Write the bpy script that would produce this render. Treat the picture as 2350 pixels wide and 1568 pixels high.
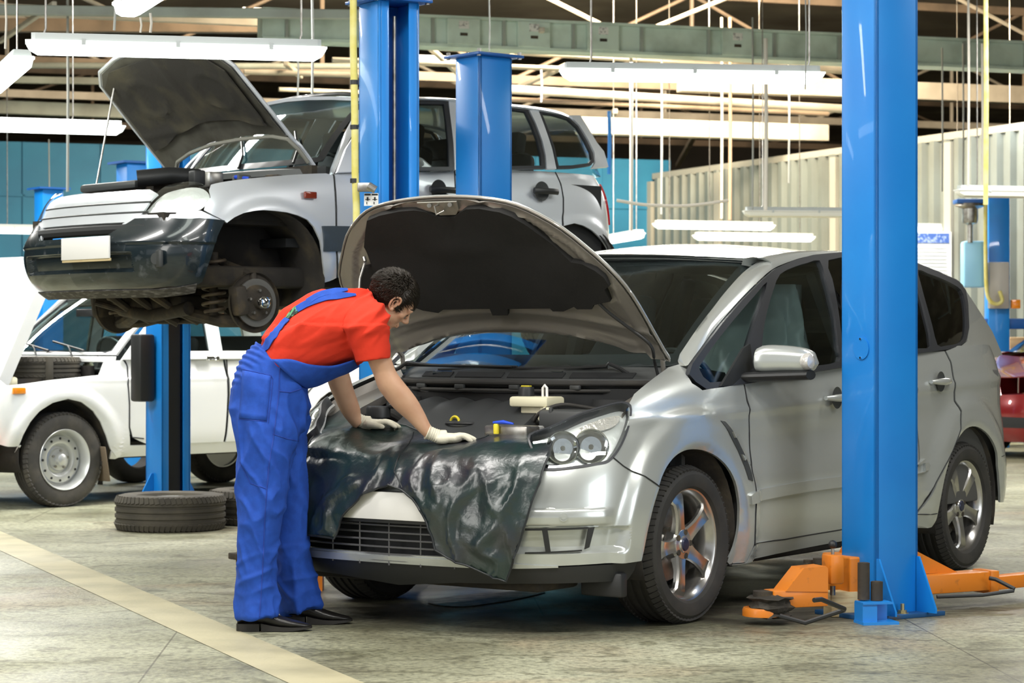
import bpy, bmesh, math, random
import numpy as np
from mathutils import Vector, Matrix
from mathutils.geometry import delaunay_2d_cdt
random.seed(7); np.random.seed(7)
PI = math.pi
for o in list(bpy.data.objects): bpy.data.objects.remove(o)
SC = bpy.context.scene; COL = SC.collection
# ------------------------------------------------------------ camera
FPX = 5367.0; EYE = 1.2
cd = bpy.data.cameras.new('camera'); cam = bpy.data.objects.new('camera', cd); COL.objects.link(cam)
cd.sensor_fit = 'HORIZONTAL'; cd.sensor_width = 36; cd.lens = FPX/2350*36
cam.location = (0, 0, EYE); cam.rotation_euler = (PI/2, 0, 0)
cd.clip_end = 200
cd.dof.use_dof = True; cd.dof.focus_distance = 10.1; cd.dof.aperture_fstop = 6.5
SC.camera = cam
SC.view_settings.view_transform = 'Standard'; SC.view_settings.look = 'None'
SC.view_settings.gamma = 1; SC.view_settings.use_curve_mapping = False
SC.view_settings.exposure = 0.3
# ------------------------------------------------------------ world + lamps
wd = bpy.data.worlds.new('daylight'); SC.world = wd; wd.use_nodes = True
wd.node_tree.nodes['Background'].inputs[0].default_value = (0.92, 0.96, 1.0, 1)
wd.node_tree.nodes['Background'].inputs[1].default_value = 0.42
def area(name, loc, size, power, color=(1, 1, 1), rot=(0, 0, 0), sy=None):
    l = bpy.data.lights.new(name, 'AREA'); l.energy = power; l.color = color; l.size = size
    if sy: l.shape = 'RECTANGLE'; l.size_y = sy
    o = bpy.data.objects.new(name, l); COL.objects.link(o); o.location = loc; o.rotation_euler = rot
    return o
# long tube rows above the bays (the lamps hanging in the hall)
for i, (x, y, L, p) in enumerate([(-3.2, 6.2, 2.6, 95), (0.4, 6.0, 2.6, 100), (3.6, 7.0, 2.6, 85), (-1.0, 9.2, 2.4, 75),
                                  (-5.0, 11.5, 3.0, 100), (4.2, 11.5, 3.0, 70), (-3.6, 16.5, 3, 240), (1.0, 18.5, 3, 220), (5.5, 19, 3, 170),
                                  (-6.5, 23, 3, 280), (0, 26, 4, 260), (5.0, 27, 4, 150)]):
    area('tube_light', (x, y, 4.3), L, p*1.3, (1.0, 0.98, 0.93), (0, 0, 0.1), 0.35)
# unseen area lights to the right and left of the photographer
area('side_light_right', (7.5, 3.0, 2.6), 4.0, 150, (0.9, 0.96, 1.0), (0, math.radians(72), math.radians(-35)), 3.0)
area('window_daylight', (-6.5, 4.0, 3.2), 3.5, 150, (1.0, 0.98, 0.92), (0, math.radians(-70), math.radians(25)), 2.5)
# warm area lights added under the roof, standing in for sun on the far trusses
area('truss_sun_fill', (1.0, 26.5, 6.3), 5, 1900, (1.0, 0.80, 0.55), (math.radians(68), 0, 0), 1.5)
area('truss_sun_fill', (2.0, 30.5, 6.3), 4, 900, (1.0, 0.84, 0.62), (math.radians(50), 0, 0), 2)
area('ceiling_fill', (-6.5, 12.5, 3.3), 3, 220, (.95, 1.0, .95), (math.radians(112), 0, math.radians(-8)), 1.0)  # added unseen fill, turned up to brighten the ceiling on the left

# ------------------------------------------------------------ picture <-> place
def at(px, py, d):
    return Vector(((px-1175)/FPX*d, d, EYE-(py-784)/FPX*d))
class Frame:
    def __init__(s, X, D, deg, z=0.0):
        p = math.radians(deg); s.o = np.array([X, D, z]); s.deg = deg
        s.R = np.array([[-math.sin(p), -math.cos(p), 0], [math.cos(p), -math.sin(p), 0], [0, 0, 1.0]])
    def w2l(s, w): return (np.asarray(w, float)-s.o) @ s.R.T
    def l2w(s, c): return np.asarray(c, float) @ s.R + s.o
    def px(s, c):
        w = s.l2w(c)
        return np.stack([1175+FPX*w[..., 0]/w[..., 1], 784-FPX*(w[..., 2]-EYE)/w[..., 1]], -1)
    def hit(s, px, py, ax, val):
        a = s.w2l([0, 0, EYE]); b = s.w2l([(px-1175)/FPX, 1.0, EYE-(py-784)/FPX])-a
        return a+b*(val-a[ax])/b[ax]
    def root(s, name):
        o = bpy.data.objects.new(name, None); COL.objects.link(o); o.location = s.o
        o.rotation_euler = (0, 0, math.atan2(s.R[0, 1], s.R[0, 0])); o.empty_display_size = .2
        return o
# ------------------------------------------------------------ materials
MATS = {}
def mat(name, col, rough=.5, metal=0., coat=0., noise=None, bump=None, emit=None, trans=0., alpha=None, spec=None, sheen=None):
    if name in MATS: return MATS[name]
    m = bpy.data.materials.new(name); m.use_nodes = True; nt = m.node_tree; b = nt.nodes['Principled BSDF']
    c = (*col, 1)
    b.inputs['Base Color'].default_value = c; b.inputs['Roughness'].default_value = rough
    b.inputs['Metallic'].default_value = metal; b.inputs['Coat Weight'].default_value = coat
    b.inputs['Coat Roughness'].default_value = .04
    b.inputs['Transmission Weight'].default_value = trans
    if spec is not None: b.inputs['Specular IOR Level'].default_value = spec
    if sheen: b.inputs['Sheen Weight'].default_value = sheen
    if alpha is not None: b.inputs['Alpha'].default_value = alpha
    if emit: b.inputs['Emission Color'].default_value = (*emit[0], 1); b.inputs['Emission Strength'].default_value = emit[1]
    tc = nt.nodes.new('ShaderNodeTexCoord')
    if noise:   # (scale, second colour, lo, hi[, stretch])
        n = nt.nodes.new('ShaderNodeTexNoise'); n.inputs['Scale'].default_value = noise[0]; n.inputs['Detail'].default_value = 6
        src = tc.outputs['Object']
        if len(noise) > 4:
            mp = nt.nodes.new('ShaderNodeMapping'); mp.inputs['Scale'].default_value = noise[4]
            nt.links.new(src, mp.inputs[0]); src = mp.outputs[0]
        nt.links.new(src, n.inputs['Vector'])
        r = nt.nodes.new('ShaderNodeValToRGB'); r.color_ramp.elements[0].position = noise[2]; r.color_ramp.elements[1].position = noise[3]
        r.color_ramp.elements[0].color = c; r.color_ramp.elements[1].color = (*noise[1], 1)
        nt.links.new(n.outputs[0], r.inputs[0]); nt.links.new(r.outputs[0], b.inputs['Base Color'])
    if bump:    # (scale, strength, distance)
        n = nt.nodes.new('ShaderNodeTexNoise'); n.inputs['Scale'].default_value = bump[0]; n.inputs['Detail'].default_value = 4
        nt.links.new(tc.outputs['Object'], n.inputs['Vector'])
        bp = nt.nodes.new('ShaderNodeBump'); bp.inputs['Strength'].default_value = bump[1]; bp.inputs['Distance'].default_value = bump[2]
        nt.links.new(n.outputs[0], bp.inputs['Height']); nt.links.new(bp.outputs[0], b.inputs['Normal'])
    MATS[name] = m; return m
def glass(name, tint=(.55, .6, .6), refl=1.0):
    if name in MATS: return MATS[name]
    m = bpy.data.materials.new(name); m.use_nodes = True; nt = m.node_tree; nt.nodes.clear()
    o = nt.nodes.new('ShaderNodeOutputMaterial'); mx = nt.nodes.new('ShaderNodeMixShader')
    t = nt.nodes.new('ShaderNodeBsdfTransparent'); g = nt.nodes.new('ShaderNodeBsdfGlossy')
    lw = nt.nodes.new('ShaderNodeLayerWeight'); lw.inputs[0].default_value = .5
    f = nt.nodes.new('ShaderNodeMath'); f.operation = 'POWER'; f.inputs[1].default_value = 3.6; nt.links.new(lw.outputs['Facing'], f.inputs[0])
    ad = nt.nodes.new('ShaderNodeMath'); ad.operation = 'MULTIPLY_ADD'; ad.inputs[1].default_value = refl; ad.inputs[2].default_value = .04
    t.inputs[0].default_value = (*tint, 1); g.inputs['Roughness'].default_value = .02; g.inputs[0].default_value = (.95, .97, 1, 1)
    nt.links.new(f.outputs[0], ad.inputs[0]); nt.links.new(ad.outputs[0], mx.inputs[0])
    nt.links.new(t.outputs[0], mx.inputs[1]); nt.links.new(g.outputs[0], mx.inputs[2]); nt.links.new(mx.outputs[0], o.inputs[0])
    MATS[name] = m; return m
M = dict(
    silver=mat('silver_paint', (.56, .585, .565), .27, .5, .9),
    hoodin=mat('hood_inner_dim_silver', (.27, .25, .225), .42, .45, .3),  # silver-grey, with the dim light under the bonnet put into its colour
    white=mat('white_paint', (.80, .81, .80), .3, 0, .8, noise=(3, (.74, .75, .73), .45, .8)),
    niva=mat('silver_white_paint', (.74, .77, .82), .32, .35, .8),
    red=mat('red_paint', (.22, .01, .012), .25, .2, 1),
    blackp=mat('black_plastic', (.018, .019, .02), .45, 0, .0, bump=(300, .15, .001)),
    greyp=mat('grey_plastic', (.045, .048, .048), .5, bump=(200, .15, .001)),
    darkglossy=mat('gloss_black_plastic', (.012, .02, .025), .22, 0, .6, noise=(14, (.08, .09, .10), .6, .75)),
    trim=mat('window_trim_black', (.03, .032, .037), .38),
    rubber=mat('tyre_rubber', (.028, .027, .025), .75, bump=(60, .2, .002), noise=(9, (.05, .045, .038), .4, .8)),
    dusty=mat('dusty_rubber', (.05, .045, .036), .85, bump=(60, .3, .002), noise=(6, (.085, .075, .055), .4, .7)),
    alloy=mat('alloy_wheel', (.62, .61, .59), .24, .9, .3, noise=(5, (.42, .40, .38), .5, .75)),
    steelwheel=mat('painted_steel_wheel', (.62, .63, .62), .35, .5),
    chrome=mat('chrome', (.85, .86, .87), .08, 1.),
    steel=mat('bare_steel', (.42, .41, .39), .35, .9, noise=(20, (.25, .23, .2), .4, .7)),
    darkiron=mat('dirty_iron', (.045, .037, .028), .75, .2, bump=(45, .5, .004), noise=(12, (.10, .075, .045), .5, .72)),
    mud=mat('muddy_liner', (.022, .019, .016), .9, bump=(30, .5, .006), noise=(7, (.055, .043, .026), .5, .75)),
    inner=mat('dark_interior', (.015, .016, .017), .7),
    pad=mat('insulation_felt', (.011, .0105, .010), .95, bump=(120, .5, .002), noise=(6, (.015, .0145, .014), .35, .7)),
    blue=mat('blue_lift_paint', (.005, .20, .64), .42, 0, .2, bump=(160, .12, .001), noise=(2.2, (.008, .24, .70), .35, .75)),
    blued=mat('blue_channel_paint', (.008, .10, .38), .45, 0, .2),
    orange=mat('orange_arm_paint', (.72, .21, .012), .5, 0, .1, noise=(16, (.30, .10, .02), .60, .78), bump=(60, .2, .002)),
    amber=mat('amber_lens', (.9, .28, .01), .15, 0, .6),
    tail=mat('red_lens', (.5, .01, .015), .12, 0, .8),
    plate=mat('plate_white', (.86, .85, .82), .4),
    mat_=mat('mat', (.5, .5, .5)),
    skin=mat('skin', (.60, .36, .235), .5, noise=(12, (.54, .30, .19), .4, .7), bump=(90, .15, .001)),
    shirt=mat('red_jersey', (.64, .030, .008), .9, bump=(40, .35, .004)),
    denim=mat('blue_workwear', (.007, .058, .36), .85, bump=(28, .4, .005), noise=(30, (.009, .07, .42), .4, .6)),
    glove=mat('knitted_cotton', (.70, .66, .53), .95, bump=(260, .6, .002), noise=(14, (.55, .51, .38), .5, .75)),
    shoe=mat('black_leather', (.012, .011, .010), .33, bump=(50, .3, .003)),
    hair=mat('dark_hair', (.020, .014, .008), .45),
    leather=mat('leather', (.5, .5, .5)),
    cream=mat('cream_plastic', (.74, .70, .50), .45),
    yellow=mat('yellow_plastic', (.75, .62, .03), .5),
    yellowpipe=mat('yellow_hose', (.62, .55, .13), .55, noise=(10, (.72, .68, .3), .4, .7)),
    bluep=mat('blue_plastic', (.02, .08, .65), .4),
    wood=mat('sawn_wood', (.62, .50, .28), .8, noise=(7, (.36, .20, .09), .52, .75, (1, 1, 8)), bump=(40, .3, .003)),
    lampg=mat('grey_lamp_housing', (.50, .54, .54), .5),
    tube=mat('lit_diffuser', (.9, .95, .9), .4, emit=((.93, 1.0, .92), 6.0)),
    lens=mat('clear_polycarbonate', (.80, .86, .82), .15, emit=((.93, 1.0, .92), .9)),
    rod=mat('pale_rod', (.55, .52, .46), .6),
    cglass=glass('car_glass', (.80, .86, .85), 1.0),
    tglass=glass('tinted_glass', (.10, .11, .12), 1.3),
    lglass=glass('lamp_glass', (.97, .985, .98), .9),
    screen=glass('clear_glass', (.75, .82, .80), 1.1),
)
# ------------------------------------------------------------ mesh helpers
def tag(o, label=None, cat=None, group=None, kind=None):
    if label: o['label'] = label
    if cat: o['category'] = cat
    if group: o['group'] = group
    if kind: o['kind'] = kind
    return o
def thing(name, label, cat, loc=(0, 0, 0), rz=0, group=None):
    o = bpy.data.objects.new(name, None); COL.objects.link(o); o.location = loc; o.rotation_euler = (0, 0, rz)
    o.empty_display_size = .2
    return tag(o, label, cat, group)
def mk(name, V, F, m, parent=None, smooth=True, sharp=35, mi=None, loc=None):
    me = bpy.data.meshes.new(name)
    me.from_pydata([tuple(map(float, v)) for v in V], [], [tuple(int(i) for i in f) for f in F])
    for x in (m if isinstance(m, (list, tuple)) else [m]): me.materials.append(x)
    if mi is not None: me.polygons.foreach_set('material_index', mi)
    me.polygons.foreach_set('use_smooth', [smooth]*len(me.polygons))
    bm = bmesh.new(); bm.from_mesh(me); bmesh.ops.recalc_face_normals(bm, faces=bm.faces) if smooth != 'keep' else None
    bm.to_mesh(me); bm.free(); me.update()
    if smooth and sharp: me.set_sharp_from_angle(angle=math.radians(sharp))
    o = bpy.data.objects.new(name, me); COL.objects.link(o)
    if parent: o.parent = parent
    if loc is not None: o.location = loc
    return o
class MB:
    def __init__(s): s.V = []; s.F = []; s.I = []; s.mi = 0
    def add(s, V, F):
        n = len(s.V); s.V += [tuple(v) for v in V]; s.F += [tuple(i+n for i in f) for f in F]; s.I += [s.mi]*len(F); return s
    def box(s, c, size, R=None, bev=0):
        hx, hy, hz = [a/2 for a in size]; c = Vector(c); R = R or Matrix.Identity(3)
        if bev <= 0:
            P = [Vector((x, y, z)) for x in (-hx, hx) for y in (-hy, hy) for z in (-hz, hz)]
            F = [(0, 1, 3, 2), (4, 6, 7, 5), (0, 4, 5, 1), (2, 3, 7, 6), (0, 2, 6, 4), (1, 5, 7, 3)]
        else:
            bm = bmesh.new(); bmesh.ops.create_cube(bm, size=1)
            for v in bm.verts: v.co = Vector((v.co.x*2*hx, v.co.y*2*hy, v.co.z*2*hz))
            bmesh.ops.bevel(bm, geom=bm.edges[:], offset=min(bev, .45*min(size)), segments=2, affect='EDGES', profile=.5)
            bm.verts.ensure_lookup_table(); P = [v.co.copy() for v in bm.verts]; F = [tuple(v.index for v in f.verts) for f in bm.faces]; bm.free()
        return s.add([R @ p + c for p in P], F)
    def loft(s, rings, close=True, caps=True):
        n = len(rings[0]); V = [p for r in rings for p in r]; F = []
        for i in range(len(rings)-1):
            for j in range(n if close else n-1):
                k = (j+1) % n; F.append((i*n+j, i*n+k, (i+1)*n+k, (i+1)*n+j))
        if caps and close: F.append(tuple(range(n))[::-1]); F.append(tuple((len(rings)-1)*n+j for j in range(n)))
        return s.add(V, F)
    def tube(s, pts, r, n=10, caps=True):
        pts = [Vector(p) for p in pts]; rs = r if isinstance(r, (list, tuple)) else [r]*len(pts)
        rings = []; up = None
        for i, p in enumerate(pts):
            t = (pts[min(i+1, len(pts)-1)]-pts[max(i-1, 0)]).normalized()
            if up is None:
                up = Vector((0, 0, 1)) if abs(t.z) < .9 else Vector((1, 0, 0))
            a = (up-t*up.dot(t)).normalized(); b = t.cross(a); up = a
            rings.append([p+(a*math.cos(2*PI*k/n)+b*math.sin(2*PI*k/n))*rs[i] for k in range(n)])
        return s.loft(rings, True, caps)
    def cyl(s, a, b, r, n=20, r2=None): return s.tube([a, b], [r, r2 if r2 is not None else r], n)
    def lathe(s, prof, n=32, c=(0, 0, 0), axis='y', close=False):   # prof: (radius, height)
        c = Vector(c); rings = []
        for r, h in prof:
            ring = []
            for k in range(n):
                a = 2*PI*k/n; u, v = r*math.cos(a), r*math.sin(a)
                ring.append(c+(Vector((u, h, v)) if axis == 'y' else Vector((u, v, h)) if axis == 'z' else Vector((h, u, v))))
            rings.append(ring)
        if close: rings.append(rings[0])
        return s.loft(rings, True, not close)
    def prism(s, poly, o, u, v, w, t):   # 2-D poly in the plane o+u*a+v*b, thickness t along w
        o, u, v, w = map(Vector, (o, u, v, w)); A = [o+u*a+v*b for a, b in poly]; B = [p+w*t for p in A]; n = len(poly)
        return s.add(A+B, [tuple(range(n))[::-1], tuple(range(n, 2*n))]+[(i, (i+1) % n, n+(i+1) % n, n+i) for i in range(n)])
    def obj(s, name, m, parent=None, smooth=True, sharp=35, loc=None):
        return mk(name, s.V, s.F, m, parent, smooth, sharp, s.I if isinstance(m, (list, tuple)) else None, loc)
def rotm(ax, deg): return Matrix.Rotation(math.radians(deg), 3, ax)
def cr(pts, n=8, closed=False):
    """Catmull-Rom through the points"""
    P = [np.array(p, float) for p in pts]; out = []; N = len(P)
    rng = range(N) if closed else range(N-1)
    for i in rng:
        p1, p2 = P[i], P[(i+1) % N]
        p0 = P[(i-1) % N] if closed or i > 0 else 2*p1-p2
        p3 = P[(i+2) % N] if closed or i < N-2 else 2*p2-p1
        for k in range(n):
            t = k/n
            out.append(.5*((2*p1)+(-p0+p2)*t+(2*p0-5*p1+4*p2-p3)*t*t+(-p0+3*p1-3*p2+p3)*t**3))
    if not closed: out.append(P[-1])
    return out
def bsp(n, t):
    """uniform cubic b-spline weights on n control points, ends interpolated by phantom points"""
    t = np.clip(np.asarray(t, float), 0, n-1-1e-9); i = np.floor(t).astype(int); f = t-i
    W = np.zeros((len(t), n+2)); r = np.arange(len(t))
    W[r, i] = (1-f)**3/6; W[r, i+1] = (3*f**3-6*f*f+4)/6; W[r, i+2] = (-3*f**3+3*f*f+3*f+1)/6; W[r, i+3] = f**3/6
    O = W[:, 1:-1].copy(); O[:, 0] += 2*W[:, 0]; O[:, 1] -= W[:, 0]; O[:, -1] += 2*W[:, -1]; O[:, -2] -= W[:, -1]
    return O
class Net:
    def __init__(s, P): s.P = np.array(P, float); s.nu, s.nv = s.P.shape[:2]
    def __call__(s, uv):
        uv = np.atleast_2d(uv); return np.einsum('ki,kj,ijc->kc', bsp(s.nu, uv[:, 0]), bsp(s.nv, uv[:, 1]), s.P)
class Fn:
    def __init__(s, f): s.f = f
    def __call__(s, uv): uv = np.atleast_2d(np.asarray(uv, float)); return s.f(uv[:, 0], uv[:, 1])
def nrm(S, uv, e=1e-3):
    uv = np.atleast_2d(uv); a = S(uv+[e, 0])-S(uv-[e, 0]); b = S(uv+[0, e])-S(uv-[0, e])
    n = np.cross(a, b); return n/np.maximum(np.linalg.norm(n, axis=1, keepdims=True), 1e-12)
def inv(S, fr, pix, g0, it=40):
    """where on surface S (in frame fr) does each photo pixel lie"""
    out = []; g = np.array(g0, float); bad = 0
    for p in pix:
        p = np.array(p, float); ok = False; best = None
        for seed in (g, np.array(g0, float), None):
            if seed is None:
                gg = np.array([(a, b) for a in g[0]+np.linspace(-2, 2, 25) for b in g[1]+np.linspace(-2, 2, 25)]) if isinstance(S, Net) else np.array([(a, b) for a in g[0]+np.linspace(-.5, .5, 25) for b in g[1]+np.linspace(-.3, .3, 25)])
                if isinstance(S, Net): gg = np.clip(gg, 0, [S.nu-1, S.nv-1])
                seed = gg[np.argmin(((fr.px(S(gg))-p)**2).sum(1))]
            uv = seed.copy()
            for k in range(it):
                q = fr.px(S(uv))[0]; e = q-p
                if best is None or abs(e).max() < best[0]: best = (abs(e).max(), uv.copy())
                if abs(e).max() < .1: ok = True; break
                h = 1e-3; J = np.stack([(fr.px(S(uv+[h, 0]))[0]-q)/h, (fr.px(S(uv+[0, h]))[0]-q)/h], 1)
                d = J.T @ np.linalg.solve(J @ J.T+np.eye(2)*1e-1, e)
                m = abs(d).max(); lim = .4 if isinstance(S, Net) else .1
                uv = uv-d*min(1, lim/m if m > 0 else 1)
            if ok: break
        if not ok: bad = max(bad, best[0])
        uv = best[1]; out.append(uv); g = uv
    if bad > 2: print('INV miss', round(float(bad), 1), 'px near', [round(float(x)) for x in pix[0]])
    return np.array(out)
def inpoly(P, poly):
    x, y = P[:, 0], P[:, 1]; c = np.zeros(len(P), bool); n = len(poly); j = n-1
    for i in range(n):
        xi, yi = poly[i]; xj, yj = poly[j]
        with np.errstate(all='ignore'):
            m = ((yi > y) != (yj > y)) & (x < (xj-xi)*(y-yi)/(yj-yi+1e-300)+xi)
        c ^= m; j = i
    return c
def resample(poly, step, closed=True):
    P = np.array(poly, float); Q = np.vstack([P, P[:1]]) if closed else P; out = []
    for a, b in zip(Q[:-1], Q[1:]):
        n = max(1, int(math.ceil(np.linalg.norm((b-a)/step)))); out += [a+(b-a)*k/n for k in range(n)]
    if not closed: out.append(Q[-1])
    return np.array(out)
def cdt(outline, holes, du, dv):
    step = np.array([du, dv]); out = resample(outline, step); hs = [resample(h, step) for h in holes]
    lo, hi = out.min(0), out.max(0)
    gu = np.arange(lo[0]+du*.5, hi[0], du); gv = np.arange(lo[1]+dv*.5, hi[1], dv)
    G = np.array([(a+(dv and (k % 2)*du*.5), b) for k, b in enumerate(gv) for a in gu]) if len(gu) and len(gv) else np.zeros((0, 2))
    if len(G):
        k = inpoly(G, out)
        for h in hs: k &= ~inpoly(G, h)
        G = G[k]
        B = np.vstack([out]+hs)
        if len(G):
            keep = np.ones(len(G), bool)
            for i in range(0, len(G), 400):
                d = (((G[i:i+400, None]-B[None])/step)**2).sum(2).min(1); keep[i:i+400] = d > .16
            G = G[keep]
    vs = []; ed = []
    for lp in [out]+hs:
        n = len(vs); vs += [Vector(p) for p in lp/step]; ed += [(n+i, n+(i+1) % len(lp)) for i in range(len(lp))]
    vs += [Vector(p) for p in G/step]
    V, E_, F, *_ = delaunay_2d_cdt(vs, ed, [], 0, 1e-6)
    V = np.array([(v.x, v.y) for v in V]); C = np.array([V[list(f)].mean(0) for f in F])
    k = inpoly(C, out/step)
    for h in hs: k &= ~inpoly(C, h/step)
    F = [tuple(f) for f, kk in zip(F, k) if kk]
    return V*step, F
def patch(name, S, outline, m, parent, holes=(), d=(.25, .25), off=0., th=.012, flip=1, disp=None, sharp=35, get=False):
    """a real panel with thickness: outline in surface coordinates"""
    uv, F = cdt(outline, holes, *d); N = nrm(S, uv)*flip; P = S(uv)+N*off
    if disp is not None: P = P+N*disp(uv, P)[:, None]
    n = len(P); cnt = {}
    for f in F:
        for a, b in ((f[0], f[1]), (f[1], f[2]), (f[2], f[0])):
            cnt[(a, b)] = 1
    bd = [e for e in cnt if (e[1], e[0]) not in cnt]
    V = np.vstack([P, P-N*th]); FF = list(F)+[tuple(i+n for i in f[::-1]) for f in F]+[(b, a, a+n, b+n) for a, b in bd]
    if get: return V, FF
    return mk(name, V, FF, m, parent, True, sharp)
def ppatch(name, S, fr, pix, g0, m, parent, smooth_n=0, holes=(), mir=False, **k):
    pts = cr(pix, smooth_n, True) if smooth_n else resample(pix, 14.)
    uv = inv(S, fr, pts, g0); hs = [inv(S, fr, cr(h, 3, True), g0) for h in holes]
    o = patch(name, S, uv, m, parent, hs, **k)
    if mir: mirror(o)
    return o
def mirror(o, name=None):
    me = o.data.copy(); c = o.copy(); c.data = me
    for v in me.vertices: v.co.y = -v.co.y
    me.flip_normals(); COL.objects.link(c); c.parent = o.parent
    return c
def edge_tube(S, uv, r, off=0.): 
    P = S(uv)+nrm(S, uv)*off; return [Vector(p) for p in P]
def attach(c, p):
    c.parent = p; c.matrix_parent_inverse = p.matrix_basis.inverted()
    for k in ('label', 'category', 'group'):
        if k in c: del c[k]
def dup(root, loc=None, rz=None, label=None, group=None):
    r = root.copy(); COL.objects.link(r)
    if loc is not None: r.location = loc
    if rz is not None: r.rotation_euler = (0, 0, rz)
    if label: r['label'] = label
    if group: r['group'] = group
    for ch in list(root.children):
        c = ch.copy(); COL.objects.link(c); c.parent = r
        for g in list(ch.children):
            d = g.copy(); COL.objects.link(d); d.parent = c
    return r
# ------------------------------------------------------------ the hall
GA = math.radians(19); AX = Vector((math.cos(GA), math.sin(GA), 0)); BX = Vector((math.sin(GA), -math.cos(GA), 0))
def floor_mat():
    m = bpy.data.materials.new('worn_concrete'); m.use_nodes = True; nt = m.node_tree; b = nt.nodes['Principled BSDF']; L_ = nt.links.new
    tc = nt.nodes.new('ShaderNodeTexCoord')
    def noise_(sc, det=6, dist=0, st=(1, 1, 1), rot=0):
        mp = nt.nodes.new('ShaderNodeMapping'); mp.inputs['Scale'].default_value = st; mp.inputs['Rotation'].default_value = (0, 0, rot)
        n = nt.nodes.new('ShaderNodeTexNoise'); n.inputs['Scale'].default_value = sc; n.inputs['Detail'].default_value = det; n.inputs['Distortion'].default_value = dist
        L_(tc.outputs['Object'], mp.inputs[0]); L_(mp.outputs[0], n.inputs['Vector']); return n.outputs[0]
    def ramp(src, stops):
        r = nt.nodes.new('ShaderNodeValToRGB'); e = r.color_ramp.elements
        while len(e) < len(stops): e.new(.5)
        for k, (p, c) in enumerate(stops): e[k].position = p; e[k].color = (*c, 1)
        L_(src, r.inputs[0]); return r.outputs[0]
    def mix(f, a, c, mode='MIX'):
        x = nt.nodes.new('ShaderNodeMix'); x.data_type = 'RGBA'; x.blend_type = mode
        (L_(f, x.inputs[0]) if not isinstance(f, float) else setattr(x.inputs[0], 'default_value', f)); L_(a, x.inputs[6]); L_(c, x.inputs[7]); return x.outputs[2]
    base = ramp(noise_(.9, 8, .6), [(.30, (.135, .13, .08)), (.45, (.225, .225, .152)), (.60, (.31, .31, .22)), (.75, (.38, .38, .28))])
    rust = ramp(noise_(.55, 6, 1.2, (1, 1.6, 1)), [(.56, (0, 0, 0)), (.76, (.8, .8, .8))]); rc_ = ramp(noise_(3, 6), [(.3, (.19, .135, .075)), (.7, (.30, .225, .14))])
    c = mix(rust, base, rc_)
    grain = ramp(noise_(34, 8), [(.36, (.55, .55, .52)), (.50, (1, 1, 1)), (.66, (1.25, 1.24, 1.2))]); c = mix(.9, c, grain, 'MULTIPLY')
    speck = ramp(noise_(95, 3), [(.55, (1, 1, 1)), (.68, (1.5, 1.5, 1.4))]); c = mix(.7, c, speck, 'MULTIPLY')
    scuff = ramp(noise_(4, 9, 1.2, (1, 1.5, 1), .2), [(.36, (.50, .49, .44)), (.46, (1, 1, 1))]); c = mix(.8, c, scuff, 'MULTIPLY')
    # oil stain under the silver car, darkened further to paint in its shadow
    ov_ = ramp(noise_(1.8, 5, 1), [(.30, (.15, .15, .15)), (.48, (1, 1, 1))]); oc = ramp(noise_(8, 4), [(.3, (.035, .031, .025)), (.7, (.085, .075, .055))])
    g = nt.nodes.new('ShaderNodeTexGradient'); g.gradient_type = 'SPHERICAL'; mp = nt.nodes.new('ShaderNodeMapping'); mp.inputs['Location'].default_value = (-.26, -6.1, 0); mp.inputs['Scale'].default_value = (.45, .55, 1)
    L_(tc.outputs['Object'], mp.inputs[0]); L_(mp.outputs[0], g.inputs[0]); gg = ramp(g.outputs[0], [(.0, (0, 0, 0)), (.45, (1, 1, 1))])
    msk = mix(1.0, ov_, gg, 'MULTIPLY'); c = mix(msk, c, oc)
    # seams between the cast slabs
    br = nt.nodes.new('ShaderNodeTexBrick'); br.offset = .5; br.inputs['Scale'].default_value = 1; br.inputs['Mortar Size'].default_value = .004; br.inputs['Brick Width'].default_value = 3.1; br.inputs['Row Height'].default_value = 2.7
    br.inputs['Color1'].default_value = br.inputs['Color2'].default_value = (1, 1, 1, 1); br.inputs['Mortar'].default_value = (.25, .22, .18, 1)
    mp = nt.nodes.new('ShaderNodeMapping'); mp.inputs['Rotation'].default_value = (0, 0, -.05); mp.inputs['Location'].default_value = (.9, .6, 0); L_(tc.outputs['Object'], mp.inputs[0]); L_(mp.outputs[0], br.inputs[0]); c = mix(.8, c, br.outputs[0], 'MULTIPLY')
    L_(c, b.inputs['Base Color'])
    rr_ = ramp(noise_(1.3, 6, .5), [(.35, (.34, .34, .34)), (.65, (.66, .66, .66))]); L_(rr_, b.inputs['Roughness'])
    bp_ = nt.nodes.new('ShaderNodeBump'); bp_.inputs['Strength'].default_value = .35; bp_.inputs['Distance'].default_value = .006; L_(noise_(55, 6), bp_.inputs['Height']); L_(bp_.outputs[0], b.inputs['Normal'])
    return m
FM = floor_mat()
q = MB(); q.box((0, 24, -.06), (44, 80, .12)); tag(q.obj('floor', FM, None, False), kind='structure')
# worn yellow-cream lane stripe cast in the floor
def gp(px, py, z=0.0): D = (EYE-z)*FPX/(py-784); return Vector(((px-1175)/FPX*D, D, z))
a, b_, c, d_ = gp(-60, 1194, .002), gp(-60, 1236, .002), gp(1010, 1640, .002), gp(820, 1640, .002)
q = MB(); n_ = 24; V = []
for i in range(n_+1):
    t = i/n_; V += [a.lerp(c, t), b_.lerp(d_, t)]
q.V = [tuple(v) for v in V]; q.F = [(2*i, 2*i+1, 2*i+3, 2*i+2) for i in range(n_)]
tag(q.obj('trim_1', mat('worn_line_paint', (.43, .39, .245), .55, noise=(2.5, (.29, .265, .165), .42, .68), bump=(50, .3, .004)), None, False), kind='structure')
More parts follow.
